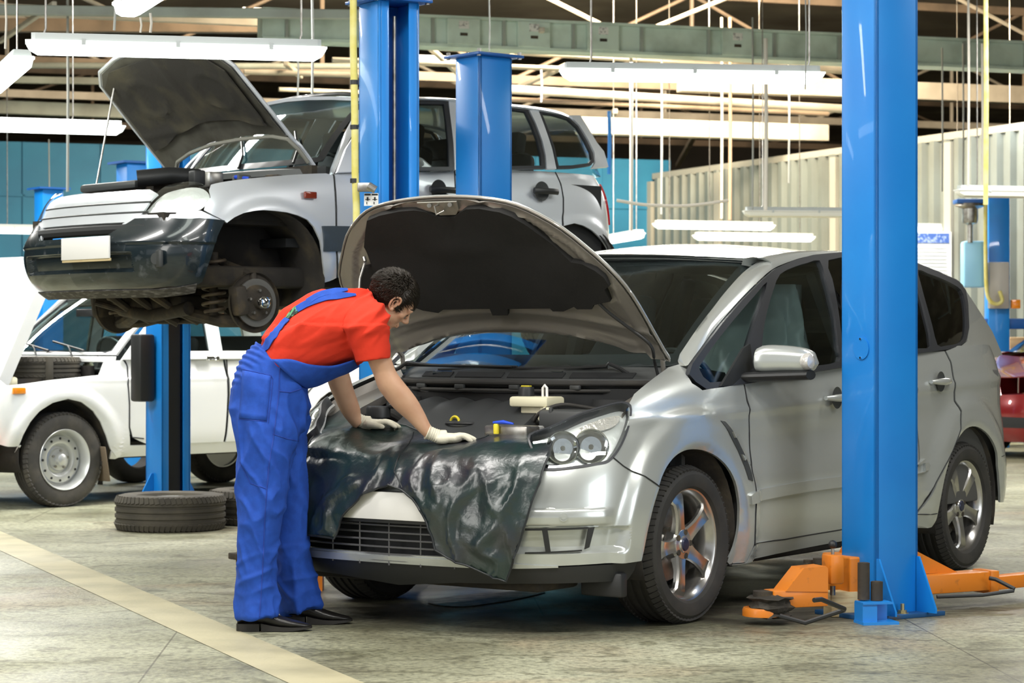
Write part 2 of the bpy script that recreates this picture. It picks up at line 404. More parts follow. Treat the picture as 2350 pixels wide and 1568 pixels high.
# puddle by the bumper shadow
q = MB(); P = [gp(x, y, .004) for x, y in cr([(985, 1378), (1060, 1366), (1150, 1358), (1252, 1357), (1200, 1372), (1130, 1384), (1060, 1392), (1000, 1388)], 4, True)]
q.V = [tuple(p) for p in P]; q.F = [tuple(range(len(P)))]; tag(q.obj('puddle', mat('wet_film', (.34, .31, .30), .5, noise=(14, (.12, .11, .10), .4, .6), bump=(20, .4, .004)), None, False), 'wet puddle on the dark floor under the silver car bumper', 'puddle')
# far partition wall, blue green
WB = mat('teal_wall_paint', (.010, .14, .27), .6, noise=(1.5, (.014, .18, .33), .4, .7))
q = MB(); p0, p1 = Vector((-11, 31.4, 0)), Vector((2.4, 36.2, 0)); dv = (p1-p0); dl = dv.length; R_ = Matrix.Rotation(math.atan2(dv.y, dv.x), 3, 'Z'); mid = (p0+p1)/2
q.box(mid+Vector((0, 0, 2.0)), (dl, .15, 4.0), R_)
for k in range(0, 14): q.box(p0+dv*(k/13.0)-R_ @ Vector((0, .08, 0))+Vector((0, 0, 2)), (.03, .03, 4.0), R_)
for z in (3.25, 1.9): q.box(mid-R_ @ Vector((0, .08, 0))+Vector((0, 0, z)), (dl, .03, .03), R_)
tag(q.obj('wall_back', WB, None, False), kind='structure')
# corrugated partition
p0, p1 = Vector((2.2, 36.0, 0)), Vector((6.55, 26.5, 0)); dv = p1-p0; dl = dv.length; t_ = dv.normalized(); n2 = Vector((-t_.y, t_.x, 0)); n2 = n2 if n2.x < 0 else -n2
prof_ = []; k = 0; pitch = .26
while k*pitch < dl:
    s0 = k*pitch; prof_ += [(s0, 0), (s0+.13, 0), (s0+.15, .075), (s0+.23, .075)]; k += 1
q = MB(); q.loft([[p0+t_*s_+n2*o_+Vector((0, 0, z)) for z in (0, 3.70)] for s_, o_ in prof_], False, False)
w_ = q.obj('wall_right', mat('corrugated_sheet', (.19, .22, .21), .55, .2, noise=(1.2, (.15, .165, .15), .4, .7)), None, False); w_.modifiers.new('t', 'SOLIDIFY').thickness = .01; tag(w_, kind='structure')
q = MB(); R_ = Matrix.Rotation(math.atan2(dv.y, dv.x), 3, 'Z')
q.box(p0+dv/2+Vector((0, 0, 3.74)), (dl, .10, .09), R_)
for f in (0.0, .2, .5, .75, .98): q.box(p0+dv*f+n2*.05+Vector((0, 0, 1.83)), (.14, .12, 3.66), R_)
tag(q.obj('trim_2', mat('grey_frame', (.34, .34, .30), .5), None, False), kind='structure')
# roof deck and far walls of the hall
DK = mat('dark_roof_deck', (.22, .20, .17), .8, noise=(.6, (.38, .35, .29), .45, .7))
q = MB(); q.box((0, 24, 6.55), (44, 84, .1)); tag(q.obj('ceiling', DK, None, False), kind='structure')
q = MB(); q.box((0, 62, 3.3), (44, .2, 6.6)); q.box((-21, 30, 3.3), (.2, 64, 6.6)); tag(q.obj('wall_far', mat('far_wall', (.10, .09, .075), .8, noise=(.4, (.05, .045, .04), .4, .7)), None, False), kind='structure')
q = MB(); q.box((21, 30, 3.3), (.2, 64, 6.6)); tag(q.obj('wall_east', mat('light_wall', (.45, .46, .42), .8), None, False), kind='structure')
# roof lights: glazed strips that let the sun in
RLm = mat('rooflight_glazing', (.9, .85, .7), .5, emit=((1.0, .86, .66), 5.5))
for i, (px, py, D, w, h_, l) in enumerate(((1470, 95, 30.5, 1.02, .34, .5), (620, 33, 34, .9, .10, .5), (1000, 140, 33, 1.0, .10, .4))):
    q = MB(); q.box(at(px, py, D), (w, l, h_), Matrix.Rotation(GA, 3, 'Z')); tag(q.obj('window_%d' % (i+1), RLm, None, False), kind='structure')
# trusses across the hall
TM = [mat('cream_steel', (.62, .57, .48), .55, noise=(2, (.42, .38, .31), .4, .7)), mat('grey_green_steel', (.36, .40, .36), .55, noise=(2, (.24, .25, .22), .4, .7)), mat('brown_steel', (.28, .21, .15), .6, noise=(2, (.14, .11, .08), .4, .7))]
def truss(D, zb, zt, m, x0=-14, x1=14, bay=1.7, th=.12):
    o = thing('roof_truss', 'steel roof truss spanning the hall', 'roof truss', Vector((0, D, zb)))
    def P(x, z): return AX*x+Vector((0, 0, z-zb))
    RA_ = Matrix.Rotation(GA, 3, 'Z')
    q = MB(); q.box(P((x0+x1)/2, zb), (x1-x0, th, th), RA_); q.obj('bottom_chord', m, o, False); q = MB(); q.box(P((x0+x1)/2, zt), (x1-x0, th, th), RA_); q.obj('top_chord', m, o, False)
    x = x0; k = 0
    while x < x1:
        q = MB(); q.tube([P(x, zb), P(x+bay, zt)] if k % 2 else [P(x, zt), P(x+bay, zb)], th*.22, 6); q.obj('diagonal_brace', m, o)
        if k % 2 == 0: q = MB(); q.tube([P(x, zb), P(x, zt)], th*.28, 6); q.obj('upright', m, o)
        x += bay; k += 1
    return o
TR_ = [(19.5, 4.95, 5.9, 1), (23.0, 5.1, 6.1, 1), (28.0, 4.9, 6.2, 0), (33.5, 4.95, 6.3, 2), (39.5, 5.1, 6.3, 0), (47.0, 5.3, 6.3, 2)]
TL = ['grey-green roof truss nearest to the camera above the raised cars', 'grey-green roof truss just in front of the boxed cable duct', 'cream roof truss just behind the boxed cable duct', 'brown roof truss over the blue-green wall', 'cream roof truss beyond the blue-green wall', 'farthest brown roof truss at the dark end of the hall']
for (D, zb, zt, m), lb in zip(TR_, TL):
    o = truss(D, zb, zt, TM[m], bay=3.1 if D < 30 else 2.8); o['label'] = lb; o['group'] = 'roof trusses'
# straight beams and pipes traced one by one
def beam(pa, pb, thk, z, m, label, name='roof_beam', cat='beam', round_=False, ext=0):
    Da = (z-EYE)*FPX/(784-pa[1]); Db = (z-EYE)*FPX/(784-pb[1]); A = at(pa[0], pa[1], Da); B = at(pb[0], pb[1], Db)
    v = (B-A).normalized(); A = A-v*ext; B = B+v*ext; R = v.to_track_quat('X', 'Z').to_matrix(); w = thk*(Da+Db)/2/FPX
    q = MB()
    if round_: q.tube([A, B], w/2, 12)
    else: q.box((A+B)/2, ((B-A).length, w, w), R, .01)
    return tag(q.obj(name, m, None, round_), label, cat)
beam((960, 94), (1935, 152), 34, 4.75, TM[0], 'thick cream roof beam passing behind the near hanging lamps', ext=1)
beam((960, 145), (1500, 166), 12, 4.35, TM[0], 'thin cream pipe just under the thick cream beam', 'pipe', 'pipe', True, 1)
beam((1165, 205), (1935, 250), 20, 4.2, TM[0], 'bundle-like cream pipe above the raised car roof', 'pipe', 'pipe', True, 0)
beam((1165, 228), (1900, 262), 11, 4.1, TM[2], 'thin brown pipe under the cream pipe above the raised car', 'pipe', 'pipe', True, 0)
beam((1375, 290), (1850, 305), 38, 4.1, TM[0], 'cream roof beam right of the raised car', ext=.3)
beam((1560, 190), (2420, 222), 40, 4.7, TM[0], 'cream roof beam passing behind the foreground blue post', ext=0)
beam((-40, 22), (830, 34), 22, 4.4, TM[1], 'grey-green roof beam at the top left', ext=.5)
beam((-40, 58), (830, 62), 30, 5.2, TM[2], 'brown-grey roof beam below the top left beam', ext=.5)
beam((-40, 150), (830, 152), 14, 4.7, TM[1], 'thin grey pipe behind the left hanging lamp', 'pipe', 'pipe', True, .5)
beam((-40, 182), (420, 190), 16, 4.9, TM[1], 'grey-green beam left of the raised bonnet', ext=.5)
beam((-40, 245), (400, 262), 30, 4.5, TM[1], 'broad grey beam above the far left lamp', ext=.5)
beam((560, 165), (830, 172), 12, 4.4, TM[0], 'cream pipe right of the raised bonnet', 'pipe', 'pipe', True, .0)
beam((640, 205), (830, 212), 10, 4.3, TM[0], 'small cream pipe above the raised windscreen', 'pipe', 'pipe', True, .0)
for a_, b2, lb in (((1162, 140), (1245, 68), 'cream brace rising right beside the middle blue post'), ((985, 108), (1062, 178), 'cream brace falling right beside the tall blue post'), ((655, 145), (690, 176), 'short bright brace beneath the left hanging lamp'), ((0, 95), (125, 8), 'grey brace rising right in the top left corner'), ((1180, 205), (1300, 150), 'thin brace meeting the right hanging lamp'), ((1350, 325), (1412, 255), 'brown brace by the thin blue post'), ((1555, 380), (1600, 300), 'brown brace above the corrugated partition')):
    beam(a_, b2, 11, 4.5, TM[0], lb, 'brace', 'brace')
# boxed cable duct with hatches
A, B = Vector((-2.6, 24.1, 4.46)), Vector((8.6, 27.7, 4.46)); v = (B-A).normalized(); RD_ = Matrix.Rotation(math.atan2(v.y, v.x), 3, 'Z')
DM = mat('pale_green_enamel', (.60, .72, .64), .45, noise=(2.5, (.40, .49, .42), .45, .7))
duct = thing('cable_duct', 'long pale green boxed cable duct under the roof', 'cable duct', A)
q = MB(); q.box((B-A)/2, ((B-A).length, .26, .27), RD_, .008); q.box((B-A)/2+Vector((0, 0, -.15)), ((B-A).length, .34, .03), RD_); q.box((B-A)/2+Vector((0, 0, .15)), ((B-A).length, .34, .03), RD_); q.obj('trunking', DM, duct, False)
nf = RD_ @ Vector((0, -1, 0)); k = 0; x = .3
for x in np.arange(.25, 11.4, .78):
    pt = v*float(x)
    q = MB(); q.box(pt+nf*.14, (.03, .05, .30), RD_); q.obj('joint_strip', TM[1], duct, False)
    if k in (1, 2, 3, 4, 6, 12):
        q = MB(); q.box(pt+v*.33+nf*.155, (.36, .06, .27), RD_, .006); hb_ = q.obj('hatch_box', DM, duct, False)
        q = MB(); q.box(pt+v*.33+nf*.188+Vector((0, 0, .07)), (.11, .006, .08), RD_); q.obj('warning_label', mat('label_white', (.75, .75, .72), .6, noise=(40, (.35, .35, .35), .5, .6)), hb_, False)
        q = MB(); q.box(pt+v*.33+nf*.188+Vector((0, 0, -.03)), (.08, .01, .03), RD_); q.obj('hatch_latch', M['darkiron'], hb_, False)
    k += 1
# ------------------------------------------------------------ hanging tube lamps
DUL = mat('unlit_diffuser', (.78, .78, .72), .35)
def lamp(A, B, label, rods=None, top=6.3, lit=1.0):
    LN = M['lens'] if lit else DUL
    A, B = Vector(A), Vector(B); c = (A+B)/2; v = B-A; L_ = v.length; rz = math.atan2(v.y, v.x)
    o = thing('hanging_lamp', label, 'tube lamp', c, rz, 'hanging tube lamps'); h = L_/2
    q = MB(); q.loft([[(x, y*f, z) for y, z in ((-.062, .01), (-.048, .052), (.048, .052), (.062, .01))] for x, f in ((-h+.03, .85), (-h+.05, 1), (h-.05, 1), (h-.03, .85))]); q.obj('housing', M['lampg'], o, False)
    q = MB(); q.loft([[(x, y*f, z) for y, z in ((-.074, .014), (.074, .014), (.074, .002), (-.074, .002))] for x, f in ((-h, .8), (-h+.04, 1), (h-.04, 1), (h, .8))]); q.obj('rim_seal', LN, o, False)
    q = MB(); q.loft([[(x, y*f, z*g_) for y, z in ((-.068, .0), (-.058, -.042), (-.03, -.055), (.03, -.055), (.058, -.042), (.068, .0))] for x, f, g_ in ((-h+.06, 1, 1), (-h+.07, 1, 1), (h-.07, 1, 1), (h-.06, 1, 1))]); q.obj('diffuser', M['tube'] if lit else DUL, o)
    for s_ in (-1, 1):
        q = MB(); q.loft([[(x*s_, y*f, z*g_) for y, z in ((-.068, .0), (-.058, -.042), (-.03, -.055), (.03, -.055), (.058, -.042), (.068, .0))] for x, f, g_ in ((h-.06, 1, 1), (h-.02, .9, .6), (h-.005, .8, .15))]); q.obj('end_cap', LN, o)
    for t in (-.62, 0, .62):
        for sy in (-1, 1): q = MB(); q.box((t*h, .070*sy, .008), (.022, .010, .034), None, .002); q.obj('clip', M['lampg'], o, False)
    for t in (rods if rods is not None else (-.75, .75)):
        q = MB(); q.tube([(t*h, 0, .05), (t*h+.01, 0, .08), (t*h, 0, top-c.z)], .006, 6); q.obj('hanger_wire', M['steel'], o)
    return o
def lampz(px, py, z): D = (z-EYE)*FPX/(784-py); return at(px, py, D)
def lamp2(pa, pb, D1, D2, label, **k): return lamp(at(*pa, D1), at(*pb, D2), label, **k)
lamp2((58, 92), (748, 124), 11.95, 12.25, 'near left hanging tube lamp in front of the raised bonnet', rods=(-.88, .82))
lamp2((1286, 152), (1889, 184), 13.9, 14.1, 'hanging tube lamp between the middle and foreground blue posts', rods=(-.78, .88))
lamp2((288, 8), (440, -75), 11.2, 9.9, 'lamp cut by the top edge, seen end-on above the left lamp', rods=())
lamp2((52, 128), (-22, 205), 13.1, 14.6, 'lamp cut by the left edge beside the near left lamp', rods=(-.7,))
lamp2((-210, 278), (286, 296), 17.4, 17.9, 'lamp crossing the left edge just above the blue wall', rods=(.5,))
lamp2((-190, 522), (82, 526), 27, 27.5, 'small far lamp low at the left edge before the blue wall', rods=(.5,))
lamp2((1706, 483), (2045, 492), 24.6, 24.8, 'unlit lamp passing behind the foreground blue post', lit=0)
lamp2((1500, 514), (1776, 520), 29.5, 30, 'bright lamp low in front of the corrugated partition')
lamp2((1592, 542), (1868, 545), 30.5, 31, 'lowest bright lamp just above the silver car roof')
lamp2((2194, 437), (2560, 446), 21, 21.4, 'unlit lamp at the right edge above the lift motor', lit=0)
lamp2((2040, 522), (2218, 524), 29, 29.2, 'bright lamp right of the foreground post above the poster')
lamp2((2290, 486), (2500, 490), 29, 29.5, 'lamp at the right edge behind the far blue post')
lamp2((1470, 538), (1400, 548), 27, 28.4, 'short end-on lamp beside the raised car rear bumper')
# rods and conduits hanging through the space
def hrod(px, y0, y1, D, w, m, label, x2=None, grp='hanging rods and conduits'):
    q = MB(); a_, b2 = at(px, y0, D), at(x2 if x2 is not None else px, y1, D); q.tube([a_, (a_+b2)/2+Vector((.006, 0, 0)), b2], w*D/FPX/2, 8); tag(q.obj('hanging_rod', m, None), label, 'rod', grp)
RC = M['rod']; RG = mat('grey_rod', (.30, .31, .29), .6); RB = mat('brown_rod', (.36, .23, .15), .6); RY = M['yellowpipe']
for px, y0, y1, D, w, m, lb in ((1448, 60, 530, 26, 8, RC, 'thick pale rod right of the thin blue post'), (1518, 60, 492, 27, 5, RG, 'grey rod above the left end of the low bright lamp'), (1656, 40, 502, 29, 6, RC, 'pale rod beside the brown conduit'), (1675, 40, 505, 28, 8, RB, 'brown conduit beside the pale rod'), (1727, 40, 482, 24, 4, RG, 'thin grey rod left of the brightest rod'), (1757, 88, 482, 23, 9, RC, 'brightest pale rod left of the foreground post'), (1810, 120, 420, 27, 4, RG, 'thin rod reaching the corrugated partition top'), (2162, 110, 440, 26, 4, RG, 'thin grey rod right of the foreground post'), (2210, 100, 430, 26, 4, RG, 'second thin grey rod right of the foreground post'), (2222, -40, 428, 20.6, 6, RC, 'pale rod meeting the left end of the right lamp'), (2254, 100, 430, 22, 6, RC, 'pale rod beside the yellow pipe at right'), (155, -20, 440, 23, 6, RG, 'long grey rod crossing the blue wall at left'), (12, -20, 112, 13.2, 5, RC, 'rod over the lamp cut by the left edge'), (262, -20, 70, 12.4, 6, RG, 'rod rising behind the near left lamp'), (322, 40, 75, 12.6, 5, RC, 'short pale rod above the near left lamp'), (345, 30, 75, 12.8, 6, RC, 'second short pale rod above the near left lamp'), (716, -20, 245, 17, 6, RG, 'grey rod falling beside the raised windscreen'), (683, 100, 230, 20, 4, RG, 'thin rod over the raised windscreen'), (112, 320, 560, 28, 3, RG, 'thin seam rod on the blue wall at left'), (1242, 160, 235, 19, 5, RC, 'short rod above the raised car roof'), (1122, -20, 150, 18, 3, RG, 'thin cable above the middle blue post'), (1848, -20, 205, 14.0, 3, RG, 'wire over the right end of the middle lamp')):
    hrod(px, y0, y1, D, w, m, lb)
hrod(2262, -40, 470, 19.6, 11, RY, 'yellow-cream pipe falling through the right lamp'); hrod(1398, 255, 400, 24, 9, M['blue'], 'thin blue pipe behind the raised car')
q = MB(); q.tube([at(x, y, 24) for x, y in cr([(1415, 460), (1480, 470), (1560, 473), (1620, 468), (1672, 460)], 5)], .016, 6); tag(q.obj('slack_cable', RC, None), 'slack pale cable strung in front of the corrugated partition', 'cable')
# ------------------------------------------------------------ wheels
def tyre(parent, R, w, rim, m=None, grooves=True, name='tyre', tread=72, cy=0.):
    """axis y, outer side +y, centre of the tread at y=cy"""
    h = w/2; m = m or M['rubber']
    prof = [(rim, h*.78), (rim+.012, h*.93), (rim+(R-rim)*.38, h*1.02), (rim+(R-rim)*.66, h*1.0), (R-.022, h*.93), (R-.007, h*.80), (R-.001, h*.62)]
    ys = []
    if grooves:
        for gy in (.36, 0, -.36):
            ys += [(R, h*(gy+.09)), (R-.008, h*(gy+.07)), (R-.008, h*(gy-.07)), (R, h*(gy-.09))]
    prof += [(r, y) for r, y in ys]
    prof += [(R-.001, -h*.62), (R-.007, -h*.80), (R-.022, -h*.93), (rim+(R-rim)*.66, -h), (rim+(R-rim)*.38, -h*1.02), (rim+.012, -h*.93), (rim, -h*.78)]
    mb = MB(); mb.lathe([(r, y+cy) for r, y in prof], 96, close=True)
    tb = mb
    for k in range(tread):
        a = 2*PI*k/tread
        for sgn in (1, -1):
            R3 = Matrix.Rotation(-a, 3, 'Y'); c = R3 @ Vector((R-.0115, h*.74*sgn+cy, 0))
            tb.box(c, (.020, h*.38, 2*PI*R/tread*.80), R3 @ Matrix.Rotation(.42*sgn, 3, 'Z') @ Matrix.Rotation(.25*sgn, 3, 'X'))
    t = mb.obj(name, m, parent, sharp=30)
    return t
def alloy(parent, rim, w, a0, cy=0., n=5, front=.03, side=1):
    """five spoke alloy; front face near y=front"""
    mb = MB(); r = rim; h = w/2
    mb.lathe([(r-.004, h*.80+cy), (r+.010, h*.86+cy), (r+.008, h*.80+cy), (r-.008, h*.70+cy), (r-.022, h*.45+cy), (r-.030, -h*.6+cy), (r-.012, -h*.8+cy), (r-.026, -h*.8+cy), (r-.036, -h*.5+cy), (r-.032, h*.40+cy), (r-.018, h*.68+cy)], 72, close=True)
    rimo = mb.obj('rim', M['alloy'], parent, sharp=40)
    for k in range(n):
        a = math.radians(a0)+2*PI*k/n; sp = MB(); rings = []
        rad = Vector((-math.cos(a)*side, 0, math.sin(a))); tan = Vector((math.sin(a)*side, 0, math.cos(a)))
        for t, hw, y, th in ((.03, .040, .000, .04), (.055, .040, .004, .04), (.085, .033, .010, .036), (.12, .030, .017, .03), (.16, .032, .022, .028), (.195, .038, .024, .03), (r-.03, .047, .020, .035), (r-.016, .052, .014, .04)):
            c = rad*t; yy = front+y
            rings.append([c+tan*(hw*sx)+Vector((0, cy+yy-dy, 0)) for sx, dy in ((-1, .010), (-.82, .0), (-.3, .003), (.3, .003), (.82, .0), (1, .010), (.8, th), (-.8, th))])
        sp.loft(rings); sp.obj('spoke', M['alloy'], rimo, sharp=30)
    hb = MB(); hb.lathe([(.0, front+.012), (.034, front+.012), (.037, front+.006), (.062, front+.004), (.074, front-.008), (.078, front-.05), (.0, front-.05)], 40, (0, cy, 0))
    hb.obj('hub', M['alloy'], rimo)
    cp = MB(); cp.lathe([(0, front+.018), (.024, front+.017), (.029, front+.012), (.029, front-.0)], 32, (0, cy, 0)); cp.obj('centre_cap', mat('dark_blue_cap', (.03, .035, .07), .3, .3), rimo)
    for k in range(n):
        a = math.radians(a0+36)+2*PI*k/n; c = Vector((-math.cos(a)*.053*side, cy, math.sin(a)*.053))
        lg = MB(); lg.cyl(c+Vector((0, front-.02, 0)), c+Vector((0, front+.0075, 0)), .0125, 14); lg.obj('wheel_nut', M['darkiron'], rimo)
    return rimo
def brake(parent, R, y, m1=None, m2=None):
    mb = MB(); mb.lathe([(.0, y+.012), (.06, y+.012), (.07, y), (R, y), (R, y-.022), (.05, y-.022), (0, y-.022)], 48)
    mb.obj('brake_disc', m1 or M['steel'], parent)
    c = MB(); R3 = Matrix.Rotation(math.radians(150), 3, 'Y')
    c.box(R3 @ Vector((R-.025, y-.01, 0)), (.07, .09, .15), R3, .015); c.obj('brake_caliper', m2 or M['darkiron'], parent)
# ------------------------------------------------------------ the silver people carrier
S = Frame(.018, 10.479, 34.85)
def colnet(cols):
    P = []
    for (x, y, nx, ny, rows) in cols:
        P.append([(x+nx*i, y+ny*i, z) for i, z in rows])
    return P
RF = [(.12, .14), (.02, .26), (0, .42), (0, .53), (.03, .65), (.07, .76), (.16, .83), (.35, .86)]
RD = [(.09, .16), (.035, .27), (.012, .45), (.014, .6), (.012, .8), (.02, .94), (.045, 1.06), (.10, 1.15)]
RE = [(.09, .16), (.03, .28), (.0, .45), (.0, .6), (.005, .8), (.02, .97), (.055, 1.13), (.12, 1.24)]
SC_ = [(.945, 0, -1, 0, RF), (.94, .28, -1, 0, RF), (.90, .56, -1, 0, RF),
 (.80, .76, -.85, -.5, [(.11, .14), (.03, .26), (.01, .42), (0, .53), (.04, .67), (.12, .79), (.24, .875), (.40, .92)]),
 (.62, .90, -.45, -.9, [(.10, .14), (.03, .26), (.01, .42), (0, .54), (.03, .69), (.09, .82), (.19, .91), (.34, .95)]),
 (.41, .945, -.12, -1, [(.08, .14), (.02, .26), (0, .42), (0, .56), (.015, .72), (.06, .85), (.13, .94), (.25, .985)]),
 (.15, .945, 0, -1, [(.06, .12), (.02, .26), (0, .42), (0, .58), (.005, .76), (.035, .9), (.10, 1.0), (.21, 1.05)]),
 (-.2, .94, 0, -1, [(.06, .12), (.02, .26), (.01, .42), (0, .6), (.005, .8), (.03, .94), (.08, 1.05), (.19, 1.11)]),
 (-.5, .93, 0, -1, [(.07, .12), (.03, .28), (.02, .42), (.01, .6), (.01, .8), (.03, .95), (.06, 1.06), (.13, 1.14)]),
 (-.9, .93, 0, -1, RD), (-1.4, .935, 0, -1, RD),
 (-1.9, .94, 0, -1, [(a, b+.02*max(0, b-.7)/.4) for a, b in RD]), (-2.4, .945, 0, -1, RE), (-2.85, .95, 0, -1, RE),
 (-3.25, .925, .1, -1, RE), (-3.58, .84, .45, -.8, RE), (-3.79, .56, 1, -.2, [(a*1.3, b) for a, b in RE]), (-3.83, 0, 1, 0, [(a*1.3, b) for a, b in RE])]
SL = Net(colnet(SC_))
def yu(x, z):
    dz = z-1.0
    return .905-.25*dz-.18*np.maximum(dz, 0)**2-.10*np.maximum(0, x+1.0)**1.6-.09*np.maximum(0, -2.4-x)**1.8
SU = Fn(lambda x, z: np.stack([x, yu(x, z), z], 1))
def flare(P, z0=.334, xs=(0., -2.85)):
    d = np.zeros(len(P))
    for x0 in xs:
        r = np.hypot(P[:, 0]-x0, P[:, 2]-z0)
        s = np.clip((.60-r)/.07, 0, 1); s = s*s*(3-2*s); e = np.clip((.455-r)/.05, 0, 1)
        d += np.where(P[:, 2] > .12, .026*s-.022*e*e, 0)
    return d
def doord(uv, P):
    d = flare(P)
    z = P[:, 2]; zl = .90+.035*(-.5-P[:, 0])          # swage line falling to the front
    d += .010*np.exp(-((z-zl)/.022)**2)-.012*np.exp(-((z-(zl-.16))/.10)**2)
    return d
car = S.root('car'); tag(car, 'silver people carrier with raised bonnet, front wheel beside the tall blue lift post', 'car')
SV = M['silver']
def uvmix(S_, fr, pts, g0):
    out = []; g = np.array(g0, float)
    for p in pts:
        if len(p) == 3: g = np.array(p[1:], float); out.append(g)
        else:
            q = inv(S_, fr, [p], g)[0]; out.append(q); g = q
    return np.array(out)
def spanel(name, pts, g0, m=SV, d=(.14, .14), par=None, mir=True, disp=doord, **k):
    uv = uvmix(SL, S, pts, g0); o = patch(name, SL, uv, m, par or car, d=d, flip=1, disp=disp, **k)
    if mir: mirror(o)
    return o
ARF = [(1668, 1290), (1684, 1255), (1693, 1215), (1695, 1180), (1692, 1145), (1683, 1105), (1668, 1072), (1648, 1049), (1622, 1035), (1594, 1031), (1568, 1035), (1545, 1048), (1526, 1070), (1512, 1095), (1504, 1117)]
ARF = [tuple(p) for p in cr(ARF, 3)]
bumper_o = [(1504, 1119), (1490, 1165), (1478, 1215), (1462, 1284), (1400, 1292), (1330, 1297), (1200, 1301), (1100, 1300), ('u', 1.15, 1.28), ('u', 0, 1.28), ('u', 0, 3.9), ('u', 1.2, 4.0), ('u', 2.0, 4.15),
            (1262, 1077), (1330, 1071), (1375, 1063), (1406, 1049), (1430, 1069), (1468, 1094)]
bumper_hole = [('u', -.6, 1.5), ('u', 1.5, 1.5), ('u', 1.5, 3.2)]
def bdisp(uv, P):
    d = flare(P)
    z = P[:, 2]; y = P[:, 1]
    d += .014*np.clip(1-abs(z-.492)/.034, 0, 1)**.35*np.clip((.892-y)/.02, 0, 1)*np.clip((P[:, 0]-.37)/.05, 0, 1)   # the rubbing strip band
    # corner vent recess below it
    x0, x1 = .56, .88
    a = np.clip((z-.345)/.02, 0, 1)*np.clip((.452-z)/.012, 0, 1)*np.clip((y-x0)/.02, 0, 1)*np.clip(((.905-(z-.34)*-.25)-y)/.02, 0, 1)*np.clip((P[:, 0]-.52)/.02, 0, 1)
    d -= .030*a
    return d
uvb = uvmix(SL, S, bumper_o, (5, 3))
# bumper skin split round the lower grille mouth
mouth = np.array([[0, 1.34], [1.65, 1.36], [1.9, 1.8], [1.75, 2.45], [1.5, 2.72], [0, 2.72]])
def with_mouth(uvb):
    L = [tuple(p) for p in uvb]; i = next(k for k, p in enumerate(L) if abs(p[0]) < 1e-9 and p[1] < 2)
    return np.array(L[:i+1]+[tuple(p) for p in mouth]+L[i+1:])
bump = patch('front_bumper', SL, with_mouth(uvb), SV, car, d=(.05, .04), flip=1, disp=bdisp)
mirror(bump)
fender_o = [(1442, 930), (1455, 905), (1490, 876), (1528, 848), (1556, 822), (1563, 815), (1580, 829), (1573, 858), (1588, 880), (1612, 896), (1660, 889), (1706, 882), (1714, 930), (1723, 1000), (1726, 1060), (1723, 1120), (1721, 1180), (1719, 1247), (1700, 1286), (1672, 1295)]+ARF+[(1470, 1094), (1431, 1069), (1407, 1048), (1421, 1028), (1436, 990), (1444, 955)]
spanel('front_wing', fender_o, (5.2, 5.5), d=(.10, .12))
front_door = [(1709, 882), (1717, 930), (1725, 1000), (1728, 1060), (1725, 1120), (1723, 1180), (1721, 1247), (1800, 1237), (1929, 1215), ('u', 11.2, 1.15), ('u', 11.6, 3), ('u', 11.6, 5.0), ('u', 11.5, 6.45), (1929, 845), (1879, 853), (1790, 868)]
FD = spanel('front_door', front_door, (8.4, 6))
REARGAP = [(2168, 806), (2181, 832), (2187, 870), (2192, 920), (2199, 945), (2197, 985), (2180, 1030), (2160, 1065), (2138, 1105), (2115, 1160), (2100, 1180)]
rear_door = [('u', 11.53, 6.45), ('u', 11.63, 5.0), ('u', 11.63, 3), ('u', 11.23, 1.15)]+REARGAP[::-1]+[(2140, 808), (2098, 814)]
RDo = spanel('rear_door', rear_door, (12.2, 5))
ARR = [(2143, 1184), (2148, 1150), (2158, 1098), (2172, 1052), (2192, 1008), (2213, 984), (2235, 979), (2254, 988), (2270, 1008), (2282, 1040), (2288, 1085)]
ARR = [tuple(p) for p in cr(ARR, 3)]
quarter = [(2171, 805), (2184, 831), (2190, 870), (2195, 919), (2202, 944), (2200, 986), (2183, 1031), (2163, 1066), (2141, 1107), (2118, 1162), (2101, 1185), (2100, 1212), (2128, 1206)]+ARR+[('u', 14.15, 1.3), ('u', 15, 1.2), ('u', 16, 1.2), ('u', 17, 1.2), ('u', 17, 6.2), ('u', 15.6, 6.3), ('u', 14.9, 6.4), ('u', 14.2, 6.5)]+[(2197, 794), (2180, 802)]
spanel('rear_quarter', quarter, (12.6, 5), d=(.12, .14))
sill = [(1722, 1250), (1800, 1240), (1929, 1218), (2098, 1185), (2099, 1212), (1929, 1243), (1800, 1268), (1674, 1297), (1702, 1288)]
spanel('sill', sill, (8.2, 1.5), d=(.2, .1))
# rubbing strips, raised
def strip(pts, g0, name='rubbing_strip', off=.014, m=SV, d=(.1, .1), par=car, mir=True, **k):
    uv = uvmix(SL, S, pts, g0); o = patch(name, SL, uv, m, par, d=d, off=off, th=off+.004, flip=1, disp=lambda a, P: doord(a, P), **k)
    if mir: mirror(o)
    return o
strip([(1706, 1137), (1714, 1130), (1726, 1126), (1727, 1152), (1708, 1157)], (8, 3))
strip([(1730, 1125), (1929, 1093), ('u', 11.3, 3.0), ('u', 11.3, 2.6), (1929, 1118), (1731, 1151)], (8.4, 3), par=FD)
strip([('u', 11.7, 3.0), (2098, 1068), (2126, 1061), (2130, 1069), (2126, 1079), (2098, 1088), ('u', 11.7, 2.6)], (12, 3), par=RDo)
